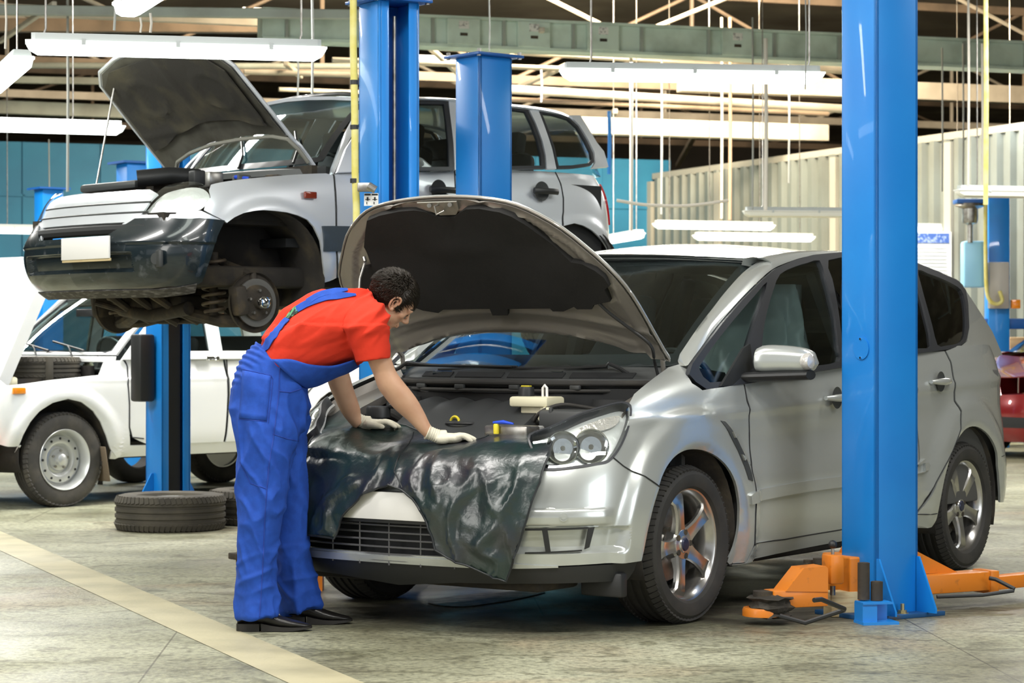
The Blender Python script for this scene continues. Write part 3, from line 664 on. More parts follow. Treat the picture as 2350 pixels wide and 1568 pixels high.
# dark lower valance, mud deflector, grille
spanel('lower_valance', [(1462, 1288), (1455, 1310), (1440, 1332), (1330, 1338), (1200, 1340), (1050, 1338), ('u', 0, .35), ('u', 0, 1.22), ('u', 1.15, 1.22), (1200, 1305), (1330, 1300), (1400, 1296)], (4.8, 1), m=M['blackp'], disp=None)
spanel('chin_strip', [('u', 0, 1.10), ('u', 1.5, 1.10), ('u', 3.0, 1.16), ('u', 3.0, 1.20), ('u', 1.5, 1.30), ('u', 0, 1.30)], (1, 1.2), disp=None, off=.008, d=(.12, .06))
mb = MB()
for z in (.290, .315, .345, .375, .405, .435):
    mb.tube([(.925-.24*y*y, y, z) for y in np.linspace(-.56, .56, 15)], .0045, 6)
for y in np.linspace(-.48, .48, 7):
    mb.tube([(.925-.24*y*y, y, .27), (.925-.24*y*y, y, .455)], .004, 6)
mb.obj('lower_grille', mat('grille_bar', (.12, .12, .125), .35, .2), car)
mb = MB(); mb.loft([[(.85-.24*y*y, y, .25), (.85-.24*y*y, y, .70), (.80-.24*y*y, y, .70), (.80-.24*y*y, y, .25)] for y in np.linspace(-.7, .7, 15)])
mb.obj('radiator_panel', M['inner'], car)
pb = MB(); pb.box((.957, 0, .515), (.010, .56, .135), None, .003); ph = pb.obj('plate_holder', M['blackp'], car)
pb = MB(); pb.box((.966, 0, .520), (.006, .53, .115), None, .002); pb.obj('number_plate', M['plate'], car)
# upper grille slats
mb = MB()
for z in (.58, .615, .65):
    mb.tube([(.915-(z-.55)*.22-.24*y*y, y, z) for y in np.linspace(-.5, .5, 13)], .009, 8)
mb.obj('upper_grille', M['chrome'], car)
# parking sensors
for y in (.784, .42):
    p = SL([0, 0])[0]
sn = MB(); ps = SL(inv(SL, S, [(1292, 1187)], (3.5, 3)))[0]; nn = nrm(SL, inv(SL, S, [(1292, 1187)], (3.5, 3)))[0]
for r, t in ((.017, .016), (.010, .019)):
    sn.cyl(Vector(ps), Vector(ps)+Vector(nn)*t, r, 24)
so = sn.obj('parking_sensor', SV, car); mirror(so)
for pts in ([(1243, 1213), (1256, 1213), (1264, 1267), (1252, 1268)], [(1350, 1212), (1364, 1210), (1352, 1256), (1341, 1261)], [(1205, 1213), (1350, 1210), (1350, 1214), (1205, 1218)], [(1205, 1268), (1335, 1262), (1335, 1265), (1205, 1271)]):
    spanel('recess_fin_shade', pts, (3.6, 2.6), m=M['blackp'], disp=lambda a, P: bdisp(a, P)*0+.004, th=.006, d=(.05, .05))  # dark fins, plus black edge strips that paint in the recess shadow
# wing vent behind the front wheel
vo = [(1646, 967), (1662, 968), (1678, 985), (1694, 1012), (1706, 1045), (1714, 1085), (1716, 1104), (1706, 1100), (1698, 1070), (1686, 1035), (1668, 1002)]
spanel('wing_vent', vo, (7.8, 5), m=M['greyp'], disp=lambda a, P: doord(a, P)+.003, th=.01, d=(.05, .06))
for a in ([(1672, 992), (1690, 1000), (1677, 1006)], [(1692, 1043), (1704, 1050), (1697, 1057)]):
    spanel('vent_fin', a, (7.9, 5), disp=lambda b, P: doord(b, P)+.012, th=.01, d=(.05, .05))
# shut lines
def gapline(net, fr, pts, g0, root, disp, r=.0028, off=.001):
    P0 = resample(np.array(pts, float), 12., False); uv = inv(net, fr, P0, g0); P = net(uv); N_ = nrm(net, uv); P = P+N_*(disp(uv, P)+off)[:, None]
    q = MB(); q.tube([Vector(p) for p in P], r, 6); o = q.obj('shut_line', M['inner'], root); mirror(o)
gapline(SL, S, [(1406, 1050), (1430, 1070), (1469, 1095), (1503, 1118)], (5, 4), car, lambda a, P: flare(P)+.002, .0025)
gapline(SL, S, [(1708, 884), (1716, 930), (1724, 1000), (1727, 1060), (1725, 1120), (1722, 1180), (1720, 1248)], (8, 6), car, doord, .003)
gapline(SL, S, [(1720, 1249), (1800, 1238), (1929, 1216)], (8.3, 1.6), car, doord, .002)
gapline(SL, S, REARGAP, (12.6, 6), car, doord, .0025)
gapline(SL, S, [(2099, 1182), (2140, 1176)], (12.3, 1.5), car, doord, .0025)
gapline(SL, S, [(2300, 1042), (2288, 1048)], (14.5, 3), car, doord, .002)
# door handles
for (cx, cz, nm) in ((-1.31, .935, FD), (-2.47, .995, RDo)):
    h = MB(); hx = np.linspace(-.115, .115, 9)
    h.loft([[(cx+x, .915+.045*math.sqrt(max(0, 1-(x/.125)**2))+.012*math.cos(a), cz+.018*math.sin(a)*(1-.5*(x/.12)**2)) for a in np.linspace(0, 2*PI, 13)[:-1]] for x in hx])
    o = h.obj('door_handle', SV, car); mirror(o)
    c = MB(); c.lathe([(0, .0), (.045, -.001), (.052, .004), (.045, .001)], 24, (cx+.01, .935, cz)); o = c.obj('handle_cup', M['greyp'], car); mirror(o)
# headlamps
lamp_o = [(1444, 936), (1443, 960), (1434, 995), (1418, 1030), (1396, 1056), (1370, 1063), (1320, 1071), (1256, 1076), (1240, 1060), (1228, 1030), (1222, 1000), (1260, 985), (1330, 955), (1390, 936), (1425, 927)]
ppatch('headlamp', SL, S, lamp_o, (4.9, 5.6), M['lglass'], car, 3, mir=True, d=(.09, .09), th=.003, flip=1, off=.003)
ppatch('headlamp_frame', SL, S, [(1448, 932), (1447, 965), (1437, 1000), (1420, 1035), (1398, 1061), (1370, 1068), (1320, 1076), (1250, 1081), (1230, 1058), (1218, 1030), (1213, 999), (1260, 981), (1330, 950), (1390, 931), (1427, 923)], (4.9, 5.6), M['trim'], car, 3,
       holes=[[(1444, 936), (1443, 964), (1433, 997), (1417, 1030), (1395, 1055), (1370, 1062), (1320, 1070), (1254, 1075), (1236, 1057), (1223, 1030), (1218, 1001), (1262, 983), (1330, 953), (1390, 934), (1426, 927)]], mir=True, d=(.09, .09), th=.05, flip=1, off=.004)
ppatch('lamp_reflector', SL, S, [(1450, 930), (1448, 970), (1425, 1040), (1398, 1064), (1320, 1078), (1244, 1082), (1215, 1040), (1210, 997), (1260, 980), (1330, 950), (1390, 930), (1430, 922)], (4.9, 5.6), mat('lamp_bowl_silver', (.92, .93, .92), .32, .5, bump=(16, .4, .008)), car, 3, mir=True, d=(.12, .12), th=.01, flip=1, off=-.04)
def lampbowl(px, py, r, dep=.05, rim=M['chrome'], tilt=0):
    uv = inv(SL, S, [(px, py)], (4.3, 5)); p = Vector(SL(uv)[0]); n = Vector((.80, .55, .1)).normalized()
    c = p-n*.004; a = n.cross(Vector((0, 0, 1))).normalized(); b = a.cross(n)
    m_ = MB(); rings = []
    for rr, h in ((r*.18, -dep), (r*.5, -dep*.8), (r*.8, -dep*.4), (r, 0), (r*1.10, .006), (r*1.12, -.004), (r*1.0, -.02), (r*.8, -dep*.6)):
        rings.append([c+n*h+(a*math.cos(2*PI*k/32)+b*math.sin(2*PI*k/32))*rr for k in range(32)])
    m_.loft(rings); o = m_.obj('lamp_bowl', rim, car); mirror(o)
    m_ = MB(); m_.tube([c-n*dep, c-n*.01], [r*.2, r*.14], 12); o = m_.obj('lamp_bulb', M['steel'], car); mirror(o)
lampbowl(1357, 1025, .066); lampbowl(1292, 1028, .062)
ppatch('indicator_lens', SL, S, [(1330, 972), (1380, 952), (1425, 945), (1418, 968), (1380, 980), (1335, 985)], (4.9, 5.6), mat('ribbed_lens', (.66, .62, .58), .25, .5, bump=(60, .9, .006)), car, 3, mir=True, d=(.06, .06), th=.006, flip=1, off=-.025)
# wheels, arches
for x0, a0, nm in ((0, 38, 'front'), (-2.85, 52, 'rear')):
    for sd in (1, -1):
        w = thing('wheel', None, None); w.parent = car; w.location = (x0, .80*sd, .334)
        if sd < 0: w.rotation_euler = (0, 0, PI)
        tyre(w, .334, .235, .237); alloy(w, .237, .20, a0, cy=.012, front=.055, side=1)
        brake(w, .16, -.01)
    for sd in (1, -1):   # arch liner
        rings = []
        for k in range(21):
            a = PI*(-.12+1.24*k/20); c, s_ = math.cos(a), math.sin(a)
            rings.append([(x0+r*c, y*sd, .36+r*s_*1.02) for y, r in ((.90, .395), (.60, .40), (.58, .15))])
        lm = MB(); lm.loft(rings, close=False, caps=False); o = lm.obj('arch_liner', M['mud'], car)
        so_ = o.modifiers.new('t', 'SOLIDIFY'); so_.thickness = .006
# underbody
mb = MB(); mb.box((-1.4, 0, .30), (4.2, 1.14, .16), None, .03); mb.box((-1.42, 0, .25), (1.95, 1.66, .10), None, .03); mb.box((.62, 0, .22), (.3, 1.3, .08), None, .02); mb.obj('underbody', M['mud'], car)
mb = MB(); mb.box((.52, .80, .205), (.05, .20, .10), None, .01); o = mb.obj('air_deflector', M['blackp'], car); mirror(o)
# ---- greenhouse
def su_pts(pix, g0): return inv(SU, S, pix, g0)
E2p = [(1579, 838), (1612, 793), (1649, 744), (1696, 690), (1741, 645), (1773, 618), (1811, 601), (1857, 588), (1929, 581), (2010, 586), (2098, 607), (2146, 626), (2190, 645)]
E2uv = su_pts(E2p, (-.1, 1.1)); E2 = SU(E2uv)
E1 = []
for (px, py, y) in ((1560, 813, .735), (1602, 751, .715), (1632, 712, .70), (1664, 671, .675), (1705, 626, .650), (1743, 598, .625)):
    E1.append(S.hit(px, py, 1, y))
E1 = np.array(E1); tip = E1[-1]
st = []   # stations: list of rows E2 -> E1 (-> roof centre)
E2c = np.array(cr(list(E2), 4)); nE = len(E2c)
E1front = np.array(cr(list(E1), 4))
iw = 20      # E2 station index that meets the windscreen's top corner
rows = []
for i in range(nE):
    a = E2c[i]
    if i <= iw: b = E1front[min(int(round(i*(len(E1front)-1)/iw)), len(E1front)-1)]
    else:
        t = (i-iw)/(nE-1-iw); x = a[0]+.12*(1-t)
        b = np.array([x, .60-.06*t*t, 0]); b[2] = tip[2]+ (.055*math.sin(min(1, t*2.2)*PI/2)) - .10*max(0, t-.35)**2*1.6
    kb = min(1, i/5.)
    m_ = (a+b)/2; out = np.array([.25 if i < iw else 0, .72, .68]); out /= np.linalg.norm(out)
    wdt = np.linalg.norm(b-a)
    r = [a+np.array([0, -.012, -.004]), a, a+(b-a)*.22+out*wdt*.13*kb, m_+out*wdt*.19*kb, a+(b-a)*.78+out*wdt*.13*kb, b]
    rows.append(np.array(r))
frame = MB(); frame.loft([[tuple(p) for p in r]+[tuple(r[-1]-np.array([0, .01, .03])), tuple(r[0]-np.array([0, .03, 0]))] for r in rows])
o = frame.obj('roof_pillar_rail', SV, car, sharp=50); mirror(o)
# roof skin between the rails
rf = MB(); rr = []
front_edge = [(y, -.785-.40*(y/.62)**2*.95) for y in (0, .15, .3, .45, .56, .625)]
bks = [rows[i][-1] for i in range(iw, nE)]
for k, b in enumerate(bks):
    t = k/(len(bks)-1); ring = []
    for y, xf in front_edge:
        f = y/.625; yy = b[1]*f
        xb = b[0]+(1-t)**2*(xf-tip[0])*1.0 - .16*t*(1-f*f)
        zz = b[2]+.055*(1-f*f)*(.35+.65*min(1, t*3))
        ring.append((xb, yy, zz))
    rr.append([(x, -y, z) for x, y, z in ring[::-1]]+ring[1:])
bot = [[(x, y, z-.02) for x, y, z in r] for r in rr]
rf.loft([r+b[::-1] for r, b in zip(rr, bot)]); rf.obj('roof', SV, car, sharp=50)
# rear end closure: tailgate glass and spoiler
last = rr[-1]; tg = MB(); rings = []
for t in np.linspace(0, 1, 8):
    rings.append([(x-.42*t-.06*math.sin(t*PI)*0+(-.02), y*(1+.30*t), z-(z-1.12)*t) for x, y, z in last])
tg.loft(rings, close=False, caps=False); o = tg.obj('rear_window', M['tglass'], car); mo = o.modifiers.new('t', 'SOLIDIFY'); mo.thickness = .01
# D pillar skin
dp = [(2190, 645), (2203, 657), (2214, 690), (2218, 755), (2212, 786), (2198, 797)]
uvd = list(su_pts(dp, (-3.1, 1.5)))
eb = [(-3.24, 1.53), (-3.34, 1.48), (-3.48, 1.36), (-3.62, 1.25), (-3.70, 1.12), (-3.3, 1.10)]
o = patch('rear_pillar', SU, np.array([tuple(p) for p in uvd][::-1]+[(-3.14, 1.545)]+eb), SV, car, d=(.05, .05), th=.02, flip=1, off=.002); mirror(o)
bk = []
for t in np.linspace(0, 1, 9):
    x = -3.24-.46*t; z = 1.53-.41*t; y = float(yu(np.array(x), np.array(z)))
    bk.append([(x, y, z), (x-.05, y-.03, z-.01), (x-.075, y-.12, z-.01), (x-.05, y-.15, z)])
mb = MB(); mb.loft(bk); o = mb.obj('tailgate_edge', SV, car); mirror(o)
tl = [(-3.60, .93), (-3.66, 1.10), (-3.55, 1.02), (-3.5, .9)]
# tail lamp on the corner
tlp = patch('tail_lamp', SL, np.array([(15.05, 4.6), (15.3, 6.2), (15.8, 6.2), (15.9, 4.7), (15.5, 4.3)]), M['tail'], car, d=(.1, .15), flip=1, off=.012, th=.02); mirror(tlp)
# window trims + glass
QW = [(1596, 852), (1600, 838), (1628, 797), (1660, 756), (1690, 720), (1727, 678), (1751, 652), (1741, 690), (1725, 735), (1708, 790), (1694, 845), (1688, 864), (1675, 872), (1620, 881)]
DW = [(1781, 634), (1815, 617), (1845, 608), (1872, 603), (1884, 640), (1897, 690), (1908, 740), (1914, 800), (1917, 832), (1860, 843), (1800, 853), (1745, 862), (1738, 830), (1742, 765), (1752, 715), (1766, 668)]
RW = [(1892, 602), (1960, 595), (2030, 601), (2078, 616), (2100, 670), (2116, 730), (2128, 797), (2098, 803), (1960, 828), (1925, 834), (1922, 780), (1913, 705), (1901, 645)]
QG = [(2098, 624), (2120, 632), (2150, 643), (2188, 662), (2202, 680), (2208, 715), (2209, 755), (2204, 780), (2190, 791), (2160, 797), (2142, 795), (2130, 750), (2116, 700), (2104, 655)]
TR = [(1572, 862), (1580, 838), (1612, 794), (1649, 746), (1696, 692), (1741, 647), (1772, 620), (1811, 603), (1857, 590), (1929, 583), (2010, 588), (2098, 609), (2146, 628), (2192, 650), (2208, 670), (2213, 700), (2215, 755), (2209, 784), (2196, 796), (2168, 805), (2098, 814), (1929, 845), (1879, 853), (1790, 868), (1708, 883), (1612, 896), (1588, 880)]
uvT = su_pts([tuple(p) for p in resample(TR, 14.)], (-.1, 1.1))
hol = [su_pts(cr(h, 2, True), g) for h, g in ((QW, (-.3, 1.1)), (DW, (-1.1, 1.3)), (RW, (-1.8, 1.3)), (QG, (-2.8, 1.3)))]
o = patch('window_trim', SU, uvT, M['trim'], car, hol, d=(.04, .04), th=.025, flip=1, off=.001); mirror(o)
for h, gm in zip(hol, ('cglass', 'cglass', 'tglass', 'tglass')):
    c = h.mean(0); g = c+(h-c)*1.01
    o = patch('side_window', SU, g, M[gm], car, d=(.05, .05), th=.004, flip=1, off=-.008); mirror(o)
# chrome line
bl = su_pts([(1612, 898), (1708, 884), (1790, 869), (1879, 854), (1929, 846), (2098, 815), (2168, 806)], (-.1, 1.0))
# mirror
mm = MB()
mc = S.hit(1818, 828, 1, 1.06)
def ell(c, a, b, h, m_, nm, par, sq=.75, cut=None, n=20, k=12):
    rings = []
    for i in range(1, k):
        t = PI*i/k; st_, ct = math.sin(t)**sq, math.cos(t)
        ring = []
        for j in range(n):
            q = 2*PI*j/n; cs, sn_ = math.cos(q), math.sin(q)
            ring.append((c[0]+a*st_*math.copysign(abs(cs)**sq, cs), c[1]+b*ct, c[2]+h*st_*math.copysign(abs(sn_)**sq, sn_)))
        rings.append(ring)
    q = MB(); q.loft(rings); return q
# housing: long across (y), tapering to the body
rings = []
ys = np.linspace(.905, 1.165, 13)
for y in ys:
    t = (y-.905)/.26; e = math.sqrt(max(0.02, 1-(2*t-1)**6)); w = .055*e*(1-.15*t)+.01; hgt = (.078-.018*t)*e; zc = 1.108+.008*math.sin(t*PI)-.004*t; xc = -.56-.10*t
    rings.append([(xc+w*math.copysign(abs(math.cos(q))**.8, math.cos(q)), y, zc+hgt*math.copysign(abs(math.sin(q))**.75, math.sin(q))*(1.0 if math.sin(q) > 0 else .72)) for q in np.linspace(0, 2*PI, 25)[:-1]])
q = MB(); q.loft(rings); mh = q.obj('door_mirror', SV, car); mirror(mh)
rings = []
for y in np.linspace(.84, 1.15, 9):
    t = (y-.84)/.31; xc = -.50-.13*t
    rings.append([(xc+.045*math.cos(q), y, 1.040+.012*t+.022*math.sin(q)) for q in np.linspace(0, 2*PI, 13)[:-1]])
q = MB(); q.loft(rings); o = q.obj('mirror_foot', M['blackp'], car); mirror(o)
rings = []
for y in np.linspace(1.115, 1.172, 6):
    t = (y-1.115)/.057; e = math.sqrt(max(.03, 1-t**4))
    rings.append([(-.638+.03*t+(.052*e)*math.cos(q), y, 1.112+.040*e*math.sin(q)) for q in np.linspace(0, 2*PI, 17)[:-1]])
q = MB(); q.loft(rings); o = q.obj('mirror_indicator', mat('mirror_lens', (.75, .72, .68), .15, .3, .8), car); mirror(o)
q = MB(); q.prism([(-.30, 1.005), (-.60, 1.015), (-.56, 1.19), (-.50, 1.17)], (0, .872, 0), (1, 0, 0), (0, 0, 1), (0, 1, 0), .012); o = q.obj('mirror_sail', M['blackp'], car); mirror(o)
# windscreen
bot = [(.055, 0, 1.085), (.040, .2, 1.085), (-.01, .4, 1.087), (-.11, .6, 1.09), (-.20, .735, 1.095)]
top = [(-.785, 0, 1.588), (-.80, .17, 1.590), (-.85, .34, 1.590), (-.97, .50, 1.588), tuple(tip+np.array([0, -.004, -.006]))]
def wrow(t, lift):
    r = []
    for b, a in zip(bot, top):
        b, a = np.array(b), np.array(a); r.append(b+(a-b)*t+np.array([.55, 0, .83])*lift*4*t*(1-t))
    return [r_*np.array([1, -1, 1]) for r_ in r[::-1]][:-1]+r
W_ = Net([wrow(t, .018) for t in np.linspace(0, 1, 6)])
o = patch('windscreen', W_, np.array([(0, 0), (0, 8), (5, 8), (5, 0)]), M['cglass'], car, d=(.25, .25), th=.004, flip=-1, off=0)
o = patch('windscreen_edge', W_, np.array([(-.02, -.03), (-.02, 8.03), (5.02, 8.03), (5.02, -.03)]), M['trim'], car, [np.array([(.55, .42), (.55, 7.58), (4.72, 7.58), (4.72, .42)])], d=(.25, .25), th=.004, flip=-1, off=-.006)
# ---- cabin
def seat(x, y, parent, cover=True):
    q = MB()
    rings = []
    for t, w, th in ((0, .25, .10), (.25, .27, .11), (.5, .27, .11), (.75, .24, .10), (.95, .18, .08)):
        xx = x-.12-.20*t; zz = .62+.62*t
        rings.append([(xx+th*math.cos(a)*.9, y+w*math.copysign(abs(math.sin(a))**.6, math.sin(a)), zz) for a in np.linspace(0, 2*PI, 21)[:-1]])
    q.loft(rings)
    q.box((x+.10, y, .58), (.52, .50, .16), None, .06); q.box((x-.34, y, 1.34), (.10, .26, .19), rotm('Y', -14), .04)
    q.tube([(x-.32, y-.07, 1.2), (x-.34, y-.07, 1.3)], .008, 6); q.tube([(x-.32, y+.07, 1.2), (x-.34, y+.07, 1.3)], .008, 6)
    return q.obj('seat', mat('seat_cloth', (.09, .092, .095), .9), parent)
for x, y in ((-1.25, .38), (-1.25, -.38), (-2.15, .42), (-2.15, 0), (-2.15, -.42)): seat(x, y, car)
cv = MB(); rings = []
rs = random.Random(3)
for t in np.linspace(0, 1, 15):
    xx = -1.25-.12-.22*t; zz = .62+.86*t; ring = []
    for a in np.linspace(0, 2*PI, 33)[:-1]:
        k = 1+.10*math.sin(a*7+t*5)+.07*math.sin(a*11-t*9)
        w = (.31-.13*max(0, t-.5)*2)*k; th = .15*k*(1-.3*t); ring.append((xx+th*math.cos(a), .38+w*math.copysign(abs(math.sin(a))**.7, math.sin(a)), zz))
    rings.append(ring)
cv.loft(rings); cv.obj('plastic_seat_cover', mat('polythene', (.70, .80, .80), .22, alpha=.42, spec=.8), car, sharp=80)
db = MB(); rings = []
for y in np.linspace(-.72, .72, 13):
    rings.append([(-.15, y, .55), (-.10, y, 1.04), (-.35, y, 1.085), (-.62, y, 1.06), (-.70, y, .95), (-.66, y, .55)])
db.loft(rings); db.box((-.55, .38, 1.10), (.20, .36, .06), None, .03); db.obj('dashboard', M['inner'], car)
sw = MB(); c = Vector((-.80, .38, 1.00)); ax = Vector((-.85, 0, .5)).normalized(); u = Vector((0, 1, 0)); v = ax.cross(u)
sw.tube([c+(u*math.cos(a)+v*math.sin(a))*.185 for a in np.linspace(0, 2*PI, 33)], .015, 8, False)
for a in (0, PI, -PI/2): sw.tube([c, c+(u*math.cos(a)+v*math.sin(a))*.18], .014, 6)
sw.cyl(c-ax*.02, c+ax*.03, .06, 16); sw.obj('steering_wheel', M['blackp'], car)
lin = MB()
for s_ in (1, -1):
    lin.box((-1.9, .86*s_, .70), (2.9, .03, .70), None, .01)
    for x, z0, z1, dx in ((-.28, 1.05, 1.05, 0), (-1.62, 1.0, 1.60, -.08), (-2.62, 1.0, 1.55, -.1)):
        if z1 > z0: lin.box((x+dx*.3, .735*s_, 1.28), (.09, .06, .56), rotm('X', 19*s_) @ rotm('Y', 6), .02)
lin.box((-1.9, 0, 1.58), (1.5, 1.16, .02)); lin.box((-1.9, 0, .45), (3.1, 1.6, .05)); lin.box((-3.35, 0, .85), (.1, 1.5, .8))
lin.box((-.20, 0, .75), (.03, 1.5, .62))
lin.obj('cabin_lining', mat('grey_lining', (.09, .09, .088), .8), car)
bp = MB(); bp.tube([(-1.66, .80, 1.50), (-1.60, .80, 1.25), (-1.50, .74, .75)], .018, 6); bp.obj('seat_belt', M['inner'], car)
# ------------------------------------------------------------ raised bonnet
HX, HZ, TH = -.12, 1.12, math.radians(61)
_px = np.array([-.3, -.12, .078, .3, .5, .7, .85]); _pz = np.array([1.12, 1.085, 1.04, .985, .938, .885, .835])
_pc = np.polyfit(_px, _pz, 4)
def hoodf(x, y):
    cr_ = np.clip((x+.1)/.55, 0, 1); z = np.polyval(_pc, x)-.055*(y/.75)**2*cr_
    dx, dz = x-HX, z-HZ
    return np.stack([HX+dx*math.cos(TH)-dz*math.sin(TH), y, HZ+dx*math.sin(TH)+dz*math.cos(TH)], 1)
SH = Fn(hoodf)

def SHo(off): return Fn(lambda x, y: hoodf(x, y)+nrm(SH, np.stack([x, y], 1))*off)
hh = [(.079, 0), (.072, .19), (.05, .37), (.013, .50), (-.012, .60), (-.044, .705), (-.09, .765), (-.03, .766), (.09, .768), (.235, .77), (.35, .76), (.457, .725), (.566, .652), (.66, .578), (.735, .49), (.79, .40), (.82, .30), (.838, .16), (.845, 0)]
hood_uv = np.array(hh+[(a, -b) for a, b in hh[::-1][1:-1]])
hood_uv = np.array([p for p in cr(hood_uv, 2, True)])
bon = patch('bonnet', SH, hood_uv, SV, car, d=(.045, .05), th=.006, flip=1)
def shrink(uv, f, c=(.40, 0)): c = np.array(c); return c+(uv-c)*np.array(f)
def ribs(uv, P):
    x, y = uv[:, 0], uv[:, 1]
    d = .010*np.exp(-((x-(.205-.10*(y/.7)**2))/.012)**2)-.008*np.exp(-((x-(.15-.12*(y/.7)**2))/.018)**2)
    d += .010*np.exp(-((x-(.105-.15*(y/.7)**2))/.009)**2)
    e = np.abs(y)-np.interp(x, [-.1, .35, .57, .73, .85], [.735, .735, .62, .45, .2]); d += .012*np.exp(-((e+.03)/.014)**2)-.008*np.exp(-((e+.062)/.015)**2)
    d += .010*np.exp(-((np.hypot(x-.27, np.abs(y)-.66))/.03)**2)+.012*np.exp(-((np.hypot(x-.02, np.abs(y)-.62))/.05)**2)
    d += .012*np.exp(-((x-.79+.13*(y/.4)**2)/.014)**2)*(np.abs(y) < .5)
    return -d
patch('inner_panel', SH, shrink(hood_uv, (.985, .985)), M['hoodin'], bon, d=(.014, .02), th=.006, flip=1, off=-.016, disp=ribs, sharp=60)
rim_ = MB(); rim_.tube([Vector(p) for p in SHo(-.012)(np.vstack([hood_uv, hood_uv[:1]]))], .006, 8, False); rim_.obj('hemmed_edge', M['hoodin'], bon)
pad_px = [(845, 501), (874, 489), (918, 481), (952, 480), (976, 484), (993, 492), (1010, 498), (1045, 496), (1056, 486), (1071, 477), (1102, 474), (1150, 481), (1177, 491), (1211, 513), (1252, 546), (1286, 576), (1313, 598), (1340, 602), (1368, 617), (1388, 634), (1400, 655), (1388, 663), (1402, 690), (1364, 697), (1361, 706), (1327, 706), (1320, 700), (1296, 711), (1271, 711), (1265, 704), (1167, 706), (1168, 720), (1133, 720), (1126, 706), (1020, 707), (1008, 715), (973, 709), (958, 703), (900, 712), (835, 716), (829, 651), (829, 614), (855, 609), (836, 566), (841, 525)]
uvp = inv(SHo(-.035), S, pad_px, (.5, 0))
patch('insulation_pad', SH, uvp, M['pad'], bon, d=(.02, .025), th=.026, flip=-1, off=.046, disp=lambda uv, P: .006*np.sin(uv[:, 0]*14)*np.cos(uv[:, 1]*9)+.008*np.exp(-((uv[:, 0]-.58)/.05)**2)*np.cos(uv[:, 1]*6))
pk = MB()
q = inv(SHo(-.04), S, [(985, 655), (1020, 660), (1008, 712), (975, 705)], (.3, -.3))
# latch bracket + striker loop
lb = inv(SHo(-.03), S, [(958, 464), (985, 463), (1020, 462), (1048, 461), (1054, 478), (1048, 491), (1012, 492), (992, 484), (978, 472)], (.8, 0))
patch('latch_bracket', SH, lb, mat('galvanised_plate', (.33, .32, .28), .42, .6), bon, d=(.02, .02), th=.006, flip=-1, off=.036)
def hp(px, py, off, g=(.7, 0)): return Vector(SHo(off)(inv(SHo(off), S, [(px, py)], g))[0])
sl = MB(); a, b, c_, d_ = hp(999, 471, -.03), hp(997, 475, -.09), hp(1003, 492, -.09), hp(1018, 484, -.03)
sl.tube([hp(1008, 469, -.03), hp(997, 474, -.06), hp(1001, 493, -.08), hp(1018, 485, -.06), hp(1017, 484, -.03)], .0045, 8); sl.obj('striker', M['steel'], bon)
for px, py in ((985, 472), (1032, 470)):
    q = MB(); q.cyl(hp(px, py, -.03), hp(px, py, -.048), .010, 8); q.obj('bolt', M['steel'], bon)
# prop + hoses + hinges
pr = MB(); pr.tube([hp(835, 590, -.045), hp(838, 600, -.06)], .009, 8); a = hp(838, 600, -.05)
pr.tube([a, S.hit(826, 640, 1, a.y*1.0), S.hit(822, 700, 1, a.y+.02)], .006, 8); o = pr.obj('bonnet_prop', M['steel'], car)
hs = MB(); hs.tube(cr([hp(1375, 697, -.04), hp(1400, 720, -.045), hp(1440, 750, -.045), hp(1480, 780, -.05), hp(1497, 800, -.05), S.hit(1502, 830, 1, .70), S.hit(1510, 862, 1, .70)], 5), .007, 8)
hs.obj('washer_hose', M['blackp'], bon)
for sd in (1, -1):
    q = MB(); q.tube([(-.10, .71*sd, 1.07), (-.09, .71*sd, 1.13), (.00, .70*sd, 1.20), (.06, .69*sd, 1.24)], .011, 8); q.obj('hinge', M['hoodin'], bon)
# ------------------------------------------------------------ engine bay
bay = MB()
bay.box((.28, 0, .50), (1.0, 1.30, .04)); bay.box((.05, 0, .72), (.03, 1.40, .55)); 
for sd in (1, -1): bay.box((.20, .66*sd, .60), (.66, .03, .40)); bay.tube([(.05, .56*sd, .86), (.05, .56*sd, .95)], [.12, .10], 20)
bay.obj('engine_bay', M['inner'], car)
# gutter between bonnet line and wing
def gut(sd):
    q = MB(); st_ = [(.38, .80, .900, .66), (.28, .79, .950, .66), (.15, .775, .990, .66), (.0, .76, 1.035, .66), (-.12, .745, 1.07, .66)]
    q.loft([[(x, y*sd, z), (x, (y-.02)*sd, z-.035), (x, yi*sd, z-.05), (x, yi*sd, z-.09), (x, (y+.0)*sd, z-.06)] for x, y, z, yi in st_]); return q
for sd in (1, -1): gut(sd).obj('wing_gutter', M['hoodin'], car)
# scuttle
sc_ = MB(); ys = np.linspace(-.76, .76, 21)
def xf(y): return .05-.28*(abs(y)/.74)**2.4
sc_.loft([[(xf(y)+.005, y, 1.088), (xf(y)+.06, y, 1.062), (xf(y)+.10, y, 1.035), (xf(y)+.11, y, 1.00), (xf(y)+.0, y, .96), (xf(y)-.03, y, 1.07)] for y in ys]); sc_.obj('scuttle_panel', M['greyp'], car)
sl_ = MB(); sl_.tube([(xf(y)+.125, y, 1.018) for y in ys], .013, 10); sl_.tube([(xf(y)+.14, y, .985) for y in ys], .008, 8); sl_.obj('bonnet_seal', M['rubber'], car)
for y in (-.45, -.18, .12, .4):
    q = MB(); q.box((xf(y)+.14, y, 1.0), (.02, .05, .02), None, .004); q.obj('seal_clip', M['greyp'], car)
for y0, y1 in ((-.5, -.28), (-.25, .02), (.05, .32), (.35, .6)):
    q = MB(); q.loft([[(xf(y)+.066, y, 1.065), (xf(y)+.096, y, 1.043), (xf(y)+.094, y, 1.037), (xf(y)+.064, y, 1.059)] for y in np.linspace(y0, y1, 7)]); q.obj('intake_grille', M['inner'], car)
